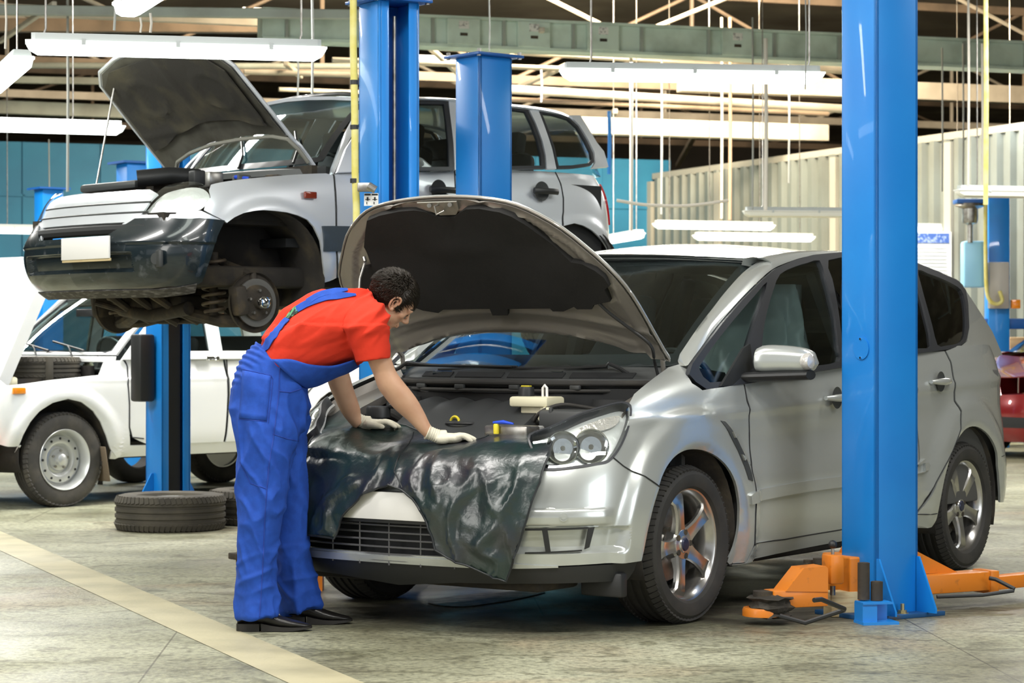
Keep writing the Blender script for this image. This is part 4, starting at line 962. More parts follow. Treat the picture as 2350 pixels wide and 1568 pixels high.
bh = MB(); bh.loft([[(xf(y)+.10, y, 1.0), (xf(y)+.13, y, .97), (xf(y)+.12, y, .75), (xf(y)+.08, y, .75)] for y in np.linspace(-.66, .66, 15)]); bh.obj('bulkhead', M['blackp'], car)
# engine cover with ribbed back edge
ec = MB(); rings = []
for y in np.linspace(-.40, .36, 77):
    e = min(1, (y+.40)/.04, (.36-y)/.04); e = math.sqrt(max(.0, e)); u = (y+.40)/.76
    rb = .018*abs(math.sin(u*PI*5))
    rings.append([(.12, y, .70), (.125, y, .86*e+.70*(1-e)+rb), (.16, y, .70+(.235+rb)*e), (.24, y, .70+(.225+rb*.7)*e), (.30, y, .70+.198*e), (.42, y, .70+.135*e), (.52, y, .70+.085*e), (.56, y, .70+.05*e), (.57, y, .66)])
ec.loft(rings); ec.obj('engine_cover', mat('engine_cover_plastic', (.028, .030, .031), .5, bump=(150, .2, .001)), car, sharp=45)
q = MB(); q.tube([Vector((.40+.035*math.cos(a), -.02+.07*math.sin(a), .845)) for a in np.linspace(0, 2*PI, 25)], .006, 8); q.obj('cover_recess_ring', M['blackp'], car)
q = MB(); c = Vector(S.hit(1044, 968, 0, .38)); q.tube([c+Vector((0, .022*math.cos(a), .022*math.sin(a))) for a in np.linspace(0, 2*PI, 17)], .006, 8, False); q.obj('dipstick_ring', M['yellow'], car)
q = MB(); c = Vector(S.hit(868, 948, 1, -.45)); q.lathe([(0, .03), (.05, .03), (.055, .02), (.055, -.02), (.04, -.02), (.04, -.12), (0, -.12)], 24, c, 'z')
q.box(c+Vector((-.02, .09, .03)), (.03, .08, .02), None, .006); q.obj('coolant_cap', M['blackp'], car)
# brake fluid reservoir
c = Vector(S.hit(1232, 922, 0, .27))
q = MB(); q.box(c, (.14, .20, .045), None, .012); q.box(c+Vector((0, 0, -.05)), (.08, .12, .07), None, .01); rsv = q.obj('brake_fluid_reservoir', M['cream'], car)
q = MB(); q.lathe([(0, .035), (.032, .035), (.034, .03), (.036, -.005), (0, -.005)], 24, c+Vector((.0, -.055, .028)), 'z'); q.obj('reservoir_cap', M['blackp'], rsv)
q = MB(); q.box(c+Vector((0, -.055, .066)), (.02, .045, .006), None, .002); q.obj('cap_label', M['yellow'], rsv)
q = MB(); q.tube([c+Vector((.02, .045, .02)), c+Vector((.02, .045, .06)), c+Vector((.02, .055, .072)), c+Vector((.02, .066, .06)), c+Vector((.02, .066, .02))], .006, 8); q.obj('reservoir_lug', M['plate'], rsv)
# slam panel, fuse box, small bits
q = MB(); q.loft([[(.58-.22*y*y, y, .755), (.76-.25*y*y, y, .745), (.78-.25*y*y, y, .70), (.58-.22*y*y, y, .70)] for y in np.linspace(-.62, .62, 15)]); q.obj('slam_panel', M['blackp'], car)
q = MB(); q.box(S.hit(1175, 990, 0, .56), (.10, .22, .05), None, .01); q.obj('air_duct', M['steel'], car)
q = MB(); q.box(S.hit(1195, 985, 0, .50), (.07, .20, .03), None, .008); q.obj('battery_tray', mat('light_grey_metal', (.5, .5, .48), .4, .3), car)
q = MB(); a = Vector(S.hit(1132, 970, 0, .62)); b = Vector(S.hit(1178, 973, 0, .62)); q.tube([a, (a+b)/2+Vector((0, 0, .004)), b], [.005, .009, .004], 8); tag(q.obj('pen', M['bluep'], None), 'blue plastic pen lying on the black slam panel behind the draped cover', 'pen'); bpy.data.objects['pen'].matrix_world = car.matrix_basis
q = MB(); a = Vector(S.hit(1139, 985, 0, .62)); q.lathe([(0, .022), (.010, .022), (.013, .016), (.012, -.02), (0, -.02)], 16, a, 'z'); q.obj('filler_cap', M['yellow'], car)
q = MB(); q.box((.28, .50, .86), (.22, .24, .10), None, .02); q.obj('fuse_box', M['greyp'], car)
for k in range(4):
    q = MB(); q.box((.32+.02*k, .36+.028*k, .905), (.014, .016, .03), None, .003); q.obj('connector', M['cream'] if k < 3 else M['greyp'], car)
q = MB(); q.tube(cr([(.34, .33, .86), (.36, .38, .90), (.30, .44, .93), (.22, .5, .92), (.14, .58, .90)], 5), .008, 8); q.obj('bay_cable', M['rubber'], car); q = MB(); q.tube(cr([(.2, -.42, .8), (.3, -.5, .88), (.4, -.5, .86), (.5, -.46, .8)], 5), .022, 10); q.obj('bay_hose', M['rubber'], car)
# wipers
def wp(px, py, off=.02):
    y = (px-1165)/520.; p = S.hit(px, py, 0, .07-.27*(abs(y)/.74)**2.2); return Vector(p)+Vector((off, 0, 0))
q = MB(); q.tube([wp(1482, 873), wp(1455, 862, .03), wp(1430, 845, .03), wp(1405, 834, .03), wp(1398, 840, .025), wp(1300, 846, .02)], [.012, .010, .009, .008, .007, .004], 8)
q.tube([wp(1400, 843, .015), wp(1200, 846, .012), wp(1010, 848, .012)], .006, 6); o = q.obj('wiper', M['blackp'], car)
q = MB(); q.tube([wp(905, 852), wp(925, 845, .03), wp(943, 832, .03), wp(1000, 838, .025), wp(1180, 842, .02)], [.010, .009, .008, .006, .004], 8)
q.tube([wp(930, 838, .015), wp(1190, 842, .012)], .006, 6); o = q.obj('wiper', M['blackp'], car)
q = MB(); a, b = wp(1005, 856, .03), wp(1300, 857, .03); q.tube([a, a*.67+b*.33, a*.33+b*.67, b], .011, 8); q.obj('wiper_linkage_cover', M['darkglossy'], car)
# ------------------------------------------------------------ leather wing cover draped over the nose
from mathutils import noise as NZ
mpath = np.array(cr([(.36, .900), (.46, .850), (.55, .812), (.64, .785), (.73, .770), (.81, .755), (.885, .722), (.94, .665), (.965, .60), (.978, .48), (.982, .36), (.975, .24), (.965, .10), (.96, .0)], 8))
def mf(s, y):
    s = np.clip(s*8, 0, len(mpath)-1.001); i = s.astype(int); f = (s-i)[:, None]
    p = mpath[i]*(1-f)+mpath[i+1]*f
    ay = np.abs(y); x = p[:, 0]-.22*y*y-.9*np.maximum(0, ay-.62)**2*1.6; z = p[:, 1]+.05*y*y*np.clip((p[:, 1]-.6)/.2, 0, 1)
    return np.stack([x, y, z], 1)
SM = Fn(mf)
mo = [(1281, 1008), (1262, 1050), (1240, 1110), (1215, 1180), (1197, 1240), (1180, 1290), (1163, 1335), (1120, 1319), (1070, 1296), (1030, 1280), (1003, 1262), (996, 1235), (985, 1203), (972, 1172), (952, 1146), (930, 1127), (902, 1116), (872, 1121), (840, 1140), (812, 1168), (790, 1197), (783, 1215), (775, 1236), (742, 1230), (709, 1226), (706, 1170), (706, 1110), (708, 1080), (716, 1040), (727, 1000), (748, 962), (775, 936), (800, 950), (825, 975), (860, 985), (900, 979), (935, 984), (968, 998), (1000, 1012), (1050, 1018), (1095, 1016), (1130, 1002), (1180, 1000), (1235, 997)]
m_uv = []
g = np.array([3.0, .5])
for p in mo:
    q = inv(SM, S, [p], g)[0]; m_uv.append(q); g = q
m_uv = np.array(m_uv)
def folds(uv, P):
    out = np.zeros(len(P))
    for i, p in enumerate(P):
        a = NZ.noise(Vector((p[0]*5, p[1]*5, p[2]*5)))
        w = Vector((p[0]*3+a*.8, p[1]*6.5+a*.9, p[2]*3.2)); r1 = 1-abs(NZ.noise(w))*2.2
        r2 = 1-abs(NZ.noise(Vector((p[0]*9, p[1]*13+a, p[2]*11+3.7))))*2.4
        amp = min(1, max(.12, (.80-p[2])*5))
        out[i] = .014+amp*(.024*max(0, r1)**2.5+.008*max(0, r2)**2+.012*a)+.006*math.exp(-((p[2]-.76)/.03)**2)*math.sin(p[1]*17+1)+.035*math.exp(-((p[1]+.42)/.10)**2)*(p[2] > .7)
    return np.maximum(out, .006)
LM = bpy.data.materials.new('waxed_black_leather'); LM.use_nodes = True
nt = LM.node_tree; b = nt.nodes['Principled BSDF']; b.inputs['Roughness'].default_value = .30; b.inputs['Specular IOR Level'].default_value = .75; b.inputs['Coat Weight'].default_value = .25
b.inputs['Coat Roughness'].default_value = .25
tc = nt.nodes.new('ShaderNodeTexCoord'); n1 = nt.nodes.new('ShaderNodeTexNoise'); n1.inputs['Scale'].default_value = 3.2; n1.inputs['Detail'].default_value = 3
cr1 = nt.nodes.new('ShaderNodeValToRGB'); cr1.color_ramp.elements[0].position = .40; cr1.color_ramp.elements[1].position = .62
cr1.color_ramp.elements[0].color = (.012, .030, .028, 1); cr1.color_ramp.elements[1].color = (.024, .022, .030, 1)
nt.links.new(tc.outputs['Object'], n1.inputs['Vector']); nt.links.new(n1.outputs[0], cr1.inputs[0]); nt.links.new(cr1.outputs[0], b.inputs['Base Color'])
n2 = nt.nodes.new('ShaderNodeTexNoise'); n2.inputs['Scale'].default_value = 26; n2.inputs['Detail'].default_value = 5
bp = nt.nodes.new('ShaderNodeBump'); bp.inputs['Strength'].default_value = .45; bp.inputs['Distance'].default_value = .008
nt.links.new(tc.outputs['Object'], n2.inputs['Vector']); nt.links.new(n2.outputs[0], bp.inputs['Height']); nt.links.new(bp.outputs[0], b.inputs['Normal'])
cover = S.root('wing_cover'); tag(cover, 'black leather protective cover draped over the front of the silver car', 'protective cover')
sgn = 1 if nrm(SM, [[8, 0]])[0][0] > 0 else -1
patch('leather_sheet', SM, m_uv, LM, cover, d=(.16, .014), th=.004, flip=sgn, disp=folds, sharp=80)
ring = np.vstack([resample(m_uv, np.array([.2, .02])), m_uv[:1]])
Pr = SM(ring); Pr = Pr+nrm(SM, ring)*sgn*(folds(ring, Pr)+.001)[:, None]
q = MB(); q.tube([Vector(p) for p in Pr], .0045, 6, False); q.obj('stitched_binding', mat('binding', (.015, .018, .02), .5), cover)
seam_px = [(930, 1122), (912, 1085), (922, 1050), (940, 1030), (950, 1000)]
us = inv(SM, S, resample(seam_px, 8., False), m_uv[15]); Ps = SM(us); Ps = Ps+nrm(SM, us)*sgn*(folds(us, Ps)+.001)[:, None]
q = MB(); q.tube([Vector(p) for p in Ps], .003, 6); q.obj('seam', MATS['binding'], cover)
# ------------------------------------------------------------ silver-white off-roader up on the second lift
N = Frame(-1.942, 13.82, 48, 1.15)
NF = [(.16, .30), (.05, .37), (.0, .49), (.0, .60), (.07, .70), (.12, .80), (.16, .89), (.30, .94)]
NS = [(.09, .34), (.03, .44), (0, .55), (0, .69), (.004, .82), (.02, .94), (.045, 1.03), (.10, 1.12)]
NC = [(.80, 0, -1, 0, NF), (.79, .30, -1, 0, NF), (.735, .58, -.96, -.25, NF), (.63, .775, -.75, -.65, NF), (.48, .875, -.3, -.95, [(.12, .30), (.04, .38), (0, .50), (0, .62), (.03, .72), (.07, .83), (.12, .92), (.25, .97)]),
 (.32, .895, 0, -1, [(.10, .32), (.03, .42), (0, .54), (0, .68), (.01, .80), (.05, .90), (.10, .97), (.20, 1.0)]),
 (.0, .89, 0, -1, [(.10, .32), (.03, .42), (0, .54), (0, .68), (.005, .82), (.03, .93), (.08, 1.0), (.17, 1.03)]), (-.35, .88, 0, -1, NS), (-.6, .875, 0, -1, NS), (-1.0, .88, 0, -1, NS), (-1.4, .88, 0, -1, NS), (-1.9, .88, 0, -1, NS), (-2.4, .88, 0, -1, NS),
 (-2.68, .84, .3, -1, NS), (-2.84, .72, .7, -.8, NS), (-2.93, .45, 1, 0, NS), (-2.95, 0, 1, 0, NS)]
NL_ = Net(colnet(NC))
NU = Fn(lambda x, z: np.stack([x, .85-.28*(z-1.05)-.28*np.maximum(z-1.05, 0)**2-.06*np.maximum(0, x+.9)**1.5-.10*np.maximum(0, -2.2-x)**1.7, z], 1))
suv = N.root('off_road_car'); tag(suv, 'silver-white off-road car without front wheels, raised on a lift with its bonnet open', 'car')
NVm = M['niva']
def nflare(uv, P):
    d = np.zeros(len(P))
    for x0 in (0, -2.42):
        r = np.hypot(P[:, 0]-x0, (P[:, 2]-.36)); s_ = np.clip((.50-r)/.05, 0, 1); d += .014*s_*s_*(3-2*s_)
    return d
def npanel(name, pts, g0, m=NVm, d=(.16, .16), mir=True, disp=nflare, par=None, **k):
    uv = uvmix(NL_, N, pts, g0); o = patch(name, NL_, uv, m, par or suv, d=d, flip=1, disp=disp, **k)
    if mir: mirror(o)
    return o
def nbd(uv, P):
    z = P[:, 2]; y = np.abs(P[:, 1]); d = .012*np.clip((z-.585)/.01, 0, 1)-.012*0
    d += -.035*np.clip((.545-z)/.01, 0, 1)*np.clip((z-.435)/.01, 0, 1)*np.clip((.56-y)/.02, 0, 1)
    return d
npanel('front_bumper', [('u', 0, .45), (259, 670), (348, 662), (390, 657), (450, 657), (464, 647), (476, 614), (488, 579), (497, 543), (514, 507), (458, 502), (378, 501), (312, 504), ('u', 1.2, 3.3), ('u', 0, 3.3)], (2, 1), m=M['darkglossy'], d=(.07, .05), disp=nbd)
npanel('bumper_skirt', [('u', 0, .0), ('u', 2.5, .0), ('u', 4, .25), ('u', 4, .8), ('u', 2.5, .55), ('u', 0, .55)], (2, .5), m=mat('scuffed_plastic', (.05, .045, .04), .7, noise=(30, (.20, .19, .18), .5, .7, (.6, .6, 3))), off=.006, d=(.1, .1), disp=None)
npanel('grille_panel', [('u', 0, 4.15), ('u', 1.6, 4.15), (325, 492), (345, 462), (362, 445), ('u', 1.8, 6.3), ('u', 0, 6.3)], (2, 4), disp=None, d=(.1, .08))
for v in (4.7, 5.3):
    uvs = np.array([(u, v) for u in np.linspace(-0, 2.15, 12)]); P = NL_(uvs)-nrm(NL_, uvs)*.002
    q = MB(); q.tube([Vector((p[0], -p[1], p[2])) for p in P[::-1]]+[Vector(p) for p in P[1:]], .007, 6); q.obj('grille_slat', M['greyp'], suv)
uvs = np.array([(u, 3.75) for u in np.linspace(0, 2.2, 12)]); P = NL_(uvs)-nrm(NL_, uvs)*.0
q = MB(); q.tube([Vector((p[0]-.02, -p[1], p[2])) for p in P[::-1]]+[Vector((p[0]-.02, p[1], p[2])) for p in P[1:]], .030, 8); q.obj('air_slot', M['inner'], suv)
npanel('lamp_surround', [('u', 1.2, 3.35), (312, 505), (378, 502), (458, 502), (514, 508), (492, 498), (462, 484), (449, 484), (392, 492), (325, 493), ('u', 1.5, 4.1)], (2.5, 4), disp=None)
NLo = [(363, 445), (384, 431), (422, 422), (456, 423), (477, 436), (482, 452), (470, 468), (447, 480), (392, 489), (326, 489), (337, 473), (349, 459)]
def nlamp(name, m, off, th, sc=1.0):
    c = np.array([405, 458]); pts = [tuple(c+(np.array(p)-c)*sc) for p in NLo]
    uv = inv(NL_, N, cr(pts, 3, True), (2.9, 5)); o = patch(name, NL_, uv, m, suv, d=(.1, .1), th=th, flip=1, off=off); mirror(o); return o
nlamp('headlamp', M['lglass'], .012, .003); nlamp('lamp_bowl', mat('lamp_bowl_silver2', (.88, .89, .87), .35, .35, bump=(14, .5, .015)), -.03, .01, 1.02)
NAR = [(742, 646), (738, 602), (732, 553), (717, 521), (703, 505), (681, 495), (655, 488), (630, 485), (603, 483), (579, 485), (556, 490), (535, 500), (519, 512)]
npanel('front_wing', [(484, 452), (480, 436), (484, 424), (530, 415), (579, 409), (660, 402), (748, 398), (764, 402), (767, 440), (769, 480), (770, 531), (771, 580), (772, 638)]+NAR+[(512, 505), (490, 494), (468, 482), (472, 468)], (4, 6))
npanel('front_door', [(768, 400), (771, 440), (773, 480), (774, 531), (775, 580), (776, 637), ('u', 10.0, .2), ('u', 10.0, 6.9), (1036, 394), (900, 395)], (8, 6))
npanel('rear_door', [('u', 10.04, 6.9), ('u', 10.04, .2), ('u', 11.2, .2), ('u', 11.5, 1.6), (1286, 519), (1291, 486), (1291, 455), (1285, 422), (1273, 392), (1200, 392)], (11, 5))
npanel('rear_quarter', [(1276, 392), (1288, 422), (1294, 455), (1294, 486), (1290, 519), (1302, 516), (1315, 513), (1335, 518), (1355, 529), (1368, 541), ('u', 13.4, 2.4), ('u', 14.4, 2.4), ('u', 16, 2.4), ('u', 16, 7), ('u', 14, 7), ('u', 13, 7), (1355, 386), (1310, 392)], (12, 5))
npanel('side_moulding', [(738, 519), (770, 519), ('u', 11.3, 3.35), ('u', 11.5, 2.1), ('u', 10, 2.1), (772, 577), (738, 577)], (7, 3), m=mat('slate_moulding', (.045, .06, .075), .4), off=.012, d=(.2, .12))
npanel('rear_bumper', [(1368, 541), (1385, 568), ('u', 13.6, .2), ('u', 15, .2), ('u', 16, .2), ('u', 16, 2.5), ('u', 14.4, 2.5), ('u', 13.4, 2.5)], (13, 2), m=M['greyp'], off=.02)
o = patch('tail_lamp', NL_, np.array([(13.9, 3.9), (13.75, 5.2), (13.8, 6.4), (14.3, 6.4), (14.5, 5.2), (14.4, 3.9)]), M['tail'], suv, d=(.1, .15), flip=1, off=.014, th=.02); mirror(o)
q = MB(); p = N.hit(712, 448, 1, .885); q.box(p, (.085, .02, .04), None, .006); o = q.obj('side_repeater', mat('dark_red_lens', (.25, .03, .01), .2, 0, .6), suv); mirror(o)
for hx, hz in ((-1.25, .957), (-2.09, .985)):
    q = MB(); q.loft([[(hx+x, .885+.03*math.sqrt(max(0, 1-(x/.11)**2))+.012*math.cos(a), hz+.020*math.sin(a)) for a in np.linspace(0, 2*PI, 11)[:-1]] for x in np.linspace(-.10, .10, 8)]); o = q.obj('door_handle', M['blackp'], suv); mirror(o)
    q = MB(); q.lathe([(0, 0), (.055, -.002), (.062, .004), (.054, .0)], 24, (hx+.02, .878, hz)); o = q.obj('handle_cup', M['greyp'], suv); mirror(o)
gapline(NL_, N, [(766, 402), (770, 440), (772, 480), (772, 531), (773, 580), (774, 637)], (8, 6), suv, nflare, .004)
gapline(NL_, N, [(1043, 394), (1045, 440)], (10, 6), suv, nflare, .004)
gapline(NL_, N, [(1274, 393), (1287, 423), (1293, 455), (1293, 486), (1289, 517)], (11.6, 6), suv, nflare, .004)
# greenhouse
e2 = [N.hit(px, py, 1, y) for px, py, y in ((768, 396, .80), (800, 325, .775), (835, 268, .74), (870, 236, .715), (930, 227, .70), (1040, 228, .70), (1171, 243, .70), (1245, 252, .695), (1302, 267, .68), (1330, 292, .68), (1350, 323, .70))]
e1 = [N.hit(px, py, 1, y) for px, py, y in ((758, 388, .74), (785, 318, .71), (815, 262, .68), (850, 226, .65))]
E2b = np.array(cr(e2, 3)); E1b = np.array(cr(e1, 3)); iw2 = 9; rows2 = []
for i in range(len(E2b)):
    a = E2b[i]
    if i <= iw2: b = E1b[i]
    else: t = (i-iw2)/(len(E2b)-1-iw2); b = np.array([a[0]+.06*(1-t), .60, E1b[-1][2]+.035*math.sin(min(1, t*2)*PI/2)-.12*max(0, t-.55)**2*4])
    w_ = np.linalg.norm(b-a); out = np.array([.2 if i < iw2 else 0, .7, .7])
    rows2.append([a+np.array([0, -.01, -.01]), a, (a+b)/2+out*w_*.17, b])
q = MB(); q.loft([[tuple(p) for p in r]+[tuple(r[-1]-np.array([0, .01, .03])), tuple(r[0]-np.array([0, .03, 0]))] for r in rows2]); o = q.obj('roof_pillar_rail', NVm, suv, sharp=50); mirror(o)
bks = [r[-1] for r in rows2[iw2:]]; rr = []
for k, b in enumerate(bks):
    t = k/(len(bks)-1); ring_ = []
    for f in (0, .3, .6, .85, 1): ring_.append((b[0]+.14*(1-t)*(1-f*f)-.06*t*(1-f*f), b[1]*f, b[2]+.04*(1-f*f)))
    rr.append([(x, -y, z) for x, y, z in ring_[::-1]]+ring_[1:])
q = MB(); q.loft([r+[(x, y, z-.02) for x, y, z in r[::-1]] for r in rr]); q.obj('roof', NVm, suv, sharp=50)
last = rr[-1]; q = MB(); q.loft([[(x-.12*t-.02, y*(1+.12*t), z-(z-1.12)*t) for x, y, z in last] for t in np.linspace(0, 1, 6)], False, False); o = q.obj('rear_window', MATS['niva_glass'] if 'niva_glass' in MATS else glass('niva_glass', (.88, .92, .92), .8), suv); o.modifiers.new('t', 'SOLIDIFY').thickness = .01
fw = [(808, 394), (812, 350), (838, 290), (866, 246), (900, 236), (960, 233), (1024, 234), (1030, 272), (1036, 330), (1037, 392)]
rw = [(1078, 392), (1078, 320), (1074, 240), (1120, 242), (1170, 247), (1207, 253), (1223, 285), (1238, 325), (1246, 360), (1248, 389)]
qw = [(1233, 256), (1259, 259), (1300, 271), (1323, 292), (1343, 325), (1357, 354), (1360, 373), (1352, 382), (1310, 388), (1276, 389), (1266, 343), (1246, 287)]
for h, nm in ((fw, 'front'), (rw, 'rear'), (qw, 'quarter')):
    uv = inv(NU, N, [tuple(p) for p in resample(np.array(h, float), 12.)], (-1.3, 1.3) if nm == 'front' else (-2.1, 1.3)); c = uv.mean(0); inn = c+(uv-c)*np.array([.90, .90])
    o = patch('window_trim', NU, uv, M['trim'], suv, [inn], d=(.05, .05), th=.02, off=.004); mirror(o)
    o = patch('side_window', NU, c+(uv-c)*.93, glass('niva_glass', (.88, .92, .92), .8) if nm != 'front' else glass('dim_glass', (.55, .60, .60), .8), suv, d=(.06, .06), th=.004, off=-.002); mirror(o)
# pillars between windows
for pts in ([(1040, 392), (1037, 330), (1030, 272), (1026, 232), (1070, 238), (1075, 320), (1075, 392)], [(1251, 390), (1249, 360), (1241, 325), (1226, 285), (1209, 250), (1231, 254), (1244, 287), (1263, 343), (1273, 390)], [(1362, 376), (1360, 352), (1346, 323), (1326, 290), (1303, 268), (1328, 268), (1345, 295), (1366, 330), (1382, 350), (1392, 385), (1355, 388)], [(770, 398), (790, 345), (806, 318), (836, 272), (868, 240), (864, 248), (836, 292), (810, 350), (806, 396)]):
    uv = inv(NU, N, pts, (-1.3, 1.3) if pts[0][0] < 1200 else (-2.3, 1.3)); o = patch('window_pillar', NU, uv, NVm, suv, d=(.08, .08), th=.02, off=.003); mirror(o)
# windscreen
bt = [(-.36, 0, 1.08), (-.37, .25, 1.08), (-.42, .5, 1.085), (-.50, .70, 1.10)]; tp = [(-.90, 0, 1.575), (-.91, .22, 1.572), (-.94, .44, 1.565), tuple(e1[-1]-np.array([0, .01, .01]))]
def nrow(t):
    r = [np.array(b)+(np.array(a)-np.array(b))*t+np.array([.5, 0, .6])*.03*t*(1-t)*4 for b, a in zip(bt, tp)]
    return [p*np.array([1, -1, 1]) for p in r[::-1]][:-1]+r
WN = Net([nrow(t) for t in np.linspace(0, 1, 5)])
patch('windscreen', WN, np.array([(0, 0), (0, 6), (4, 6), (4, 0)]), glass('screen_glass', (.80, .90, .90), 1.3), suv, d=(.25, .25), th=.004, flip=-1)
patch('windscreen_edge', WN, np.array([(-.05, -.05), (-.05, 6.05), (4.05, 6.05), (4.05, -.05)]), M['trim'], suv, [np.array([(.25, .25), (.25, 5.75), (3.8, 5.75), (3.8, .25)])], d=(.25, .25), th=.004, flip=-1, off=.004)
# bonnet, 45 degrees up
th_ = math.radians(44.5)
HN = Fn(lambda t, y: np.stack([-.42+t*math.cos(th_)-.05*(1-(y/.7)**2)*math.sin(th_)*np.clip(t*3, 0, 1), y, 1.07+t*math.sin(th_)+.05*(1-(y/.7)**2)*math.cos(th_)*np.clip(t*3, 0, 1)], 1))
arc_px = [(420, 400), (408, 388), (412, 365), (440, 345), (490, 325), (560, 312), (630, 306), (665, 312), (690, 335), (712, 365)]
ua = inv(HN, N, arc_px, (.2, -.5))
hb_ = [(0, .72), (.4, .715), (.77, .70), (.86, .62), (.92, .42), (.95, .2), (.96, 0), (.95, -.2), (.92, -.42), (.86, -.62), (.77, -.70), (.4, -.715), (0, -.72)]
hull = np.array(hb_+[tuple(p) for p in ua if .02 < p[0]])
nb_ = patch('bonnet', HN, hull, NVm, suv, d=(.06, .06), th=.012, flip=1, off=.01, sharp=40)
def nrib(uv, P): return -(.012*np.exp(-((uv[:, 1]-.0)/.03)**2)+.010*np.exp(-((np.hypot((uv[:, 0]-.62)*1.3, uv[:, 1]-.35)-.17)/.018)**2)+.010*np.exp(-((np.hypot((uv[:, 0]-.62)*1.3, uv[:, 1]+.35)-.17)/.018)**2)+.010*np.exp(-((uv[:, 0]-.36)/.015)**2))
patch('inner_panel', HN, shrink(hull, (.97, .965), (.5, 0)), mat('bonnet_underside', (.13, .125, .105), .55, .3, noise=(5, (.06, .055, .042), .4, .7)), nb_, d=(.03, .03), th=.006, flip=1, off=-.010, disp=nrib)
fel = [(.34, .62), (.76, .62), (.86, .5), (.90, 0), (.86, -.5), (.76, -.64), (.25, -.64), (.27, -.5), (.33, -.35), (.40, 0), (.39, .35)]
patch('felt_pad', HN, np.array(fel), mat('dusty_felt', (.034, .031, .026), .9, noise=(4, (.085, .074, .045), .48, .72), bump=(50, .5, .004)), nb_, d=(.03, .03), th=.008, flip=1, off=-.030, disp=nrib)
q = MB(); q.tube([Vector(p) for p in HN(np.array(hb_))], .012, 8); q.obj('bonnet_edge', NVm, nb_)
q = MB(); q.tube([N.hit(217, 448, 1, -.6), N.hit(268, 168, 1, -.55)], .006, 8); q.obj('bonnet_stay', M['steel'], suv)
q = MB(); ua2 = [Vector(p) for p in Fn(HN.f)(ua)]; q.tube([p+Vector((.015, 0, -.02)) for p in ua2], .012, 8); q.obj('bonnet_rear_lip', mat('dusty_grey', (.25, .245, .21), .6), nb_)
# engine bay
q = MB(); q.box((.10, 0, .74), (1.0, 1.40, .05)); q.box((-.40, 0, .90), (.04, 1.5, .34)); q.box((.50, 0, .78), (.05, 1.0, .16))
for s_ in (1, -1): q.box((-.05, .70*s_, .84), (.55, .03, .2))
q.obj('engine_bay', M['mud'], suv)
rgn = random.Random(9)
bm_ = [M['darkiron'], M['greyp'], M['steel'], M['blackp']]
q = MB(); q.box((.1, 0, .88), (.5, .42, .22), None, .04); q.obj('engine_block', M['darkiron'], suv)
q = MB(); q.box((.36, -.16, .955), (.14, .60, .05), None, .02); q.obj('air_box', M['greyp'], suv)
q = MB(); q.tube([(.45, .2, .98), (.3, .3, 1.0), (.1, .3, 1.0)], .05, 12); q.obj('intake_hose', M['blackp'], suv)
for (x, y, w) in ((.15, .5, .07), (-.1, .45, .06), (-.22, .6, .05), (.3, .58, .05), (-.3, .2, .07), (-.3, -.2, .07)):
    q = MB(); q.box((x, y, .97), (w*1.4, w*1.8, .09), rotm('Z', rgn.uniform(-30, 30)), .012); q.obj('bay_component', rgn.choice(bm_), suv)
q = MB(); q.tube([(-.1, .40, .99), (-.05, .46, 1.0), (-.1, .52, .99)], .012, 8); q.obj('fuel_filter', M['bluep'], suv)
q = MB(); q.loft([[(-.38-.12*(y/.7)**2, y, 1.075), (-.28-.12*(y/.7)**2, y, 1.055), (-.27-.12*(y/.7)**2, y, 1.02), (-.40-.1*(y/.7)**2, y, 1.02)] for y in np.linspace(-.72, .72, 13)]); q.obj('scuttle_panel', M['greyp'], suv)
for a, b, c_ in ((-.05, .38, .30), (.5, .25, .05)):
    q = MB(); q.tube([(-.36, a+.1, 1.09), (-.42, a+.06, 1.17), (-.56, a-.15, 1.30)], .008, 6); q.obj('wiper', M['blackp'], suv)
# plate, skirt details, fog lamp
q = MB(); pc = N.hit(196, 570, 0, .81); q.box(pc, (.012, .50, .125), None, .003); q.obj('number_plate', M['plate'], suv)
q = MB(); q.box(pc+np.array([-.006, 0, -.068]), (.012, .50, .016), None, .002); q.obj('plate_holder', M['wood'], suv)
q = MB(); fc = NL_(inv(NL_, N, [(363, 594)], (2, 2)))[0]; q.box(fc, (.03, .12, .10), rotm('Z', -18), .02); q.cyl(fc+np.array([.012, 0, 0]), fc+np.array([.022, 0.003, 0]), .032, 20); q.obj('fog_lamp', M['greyp'], suv)
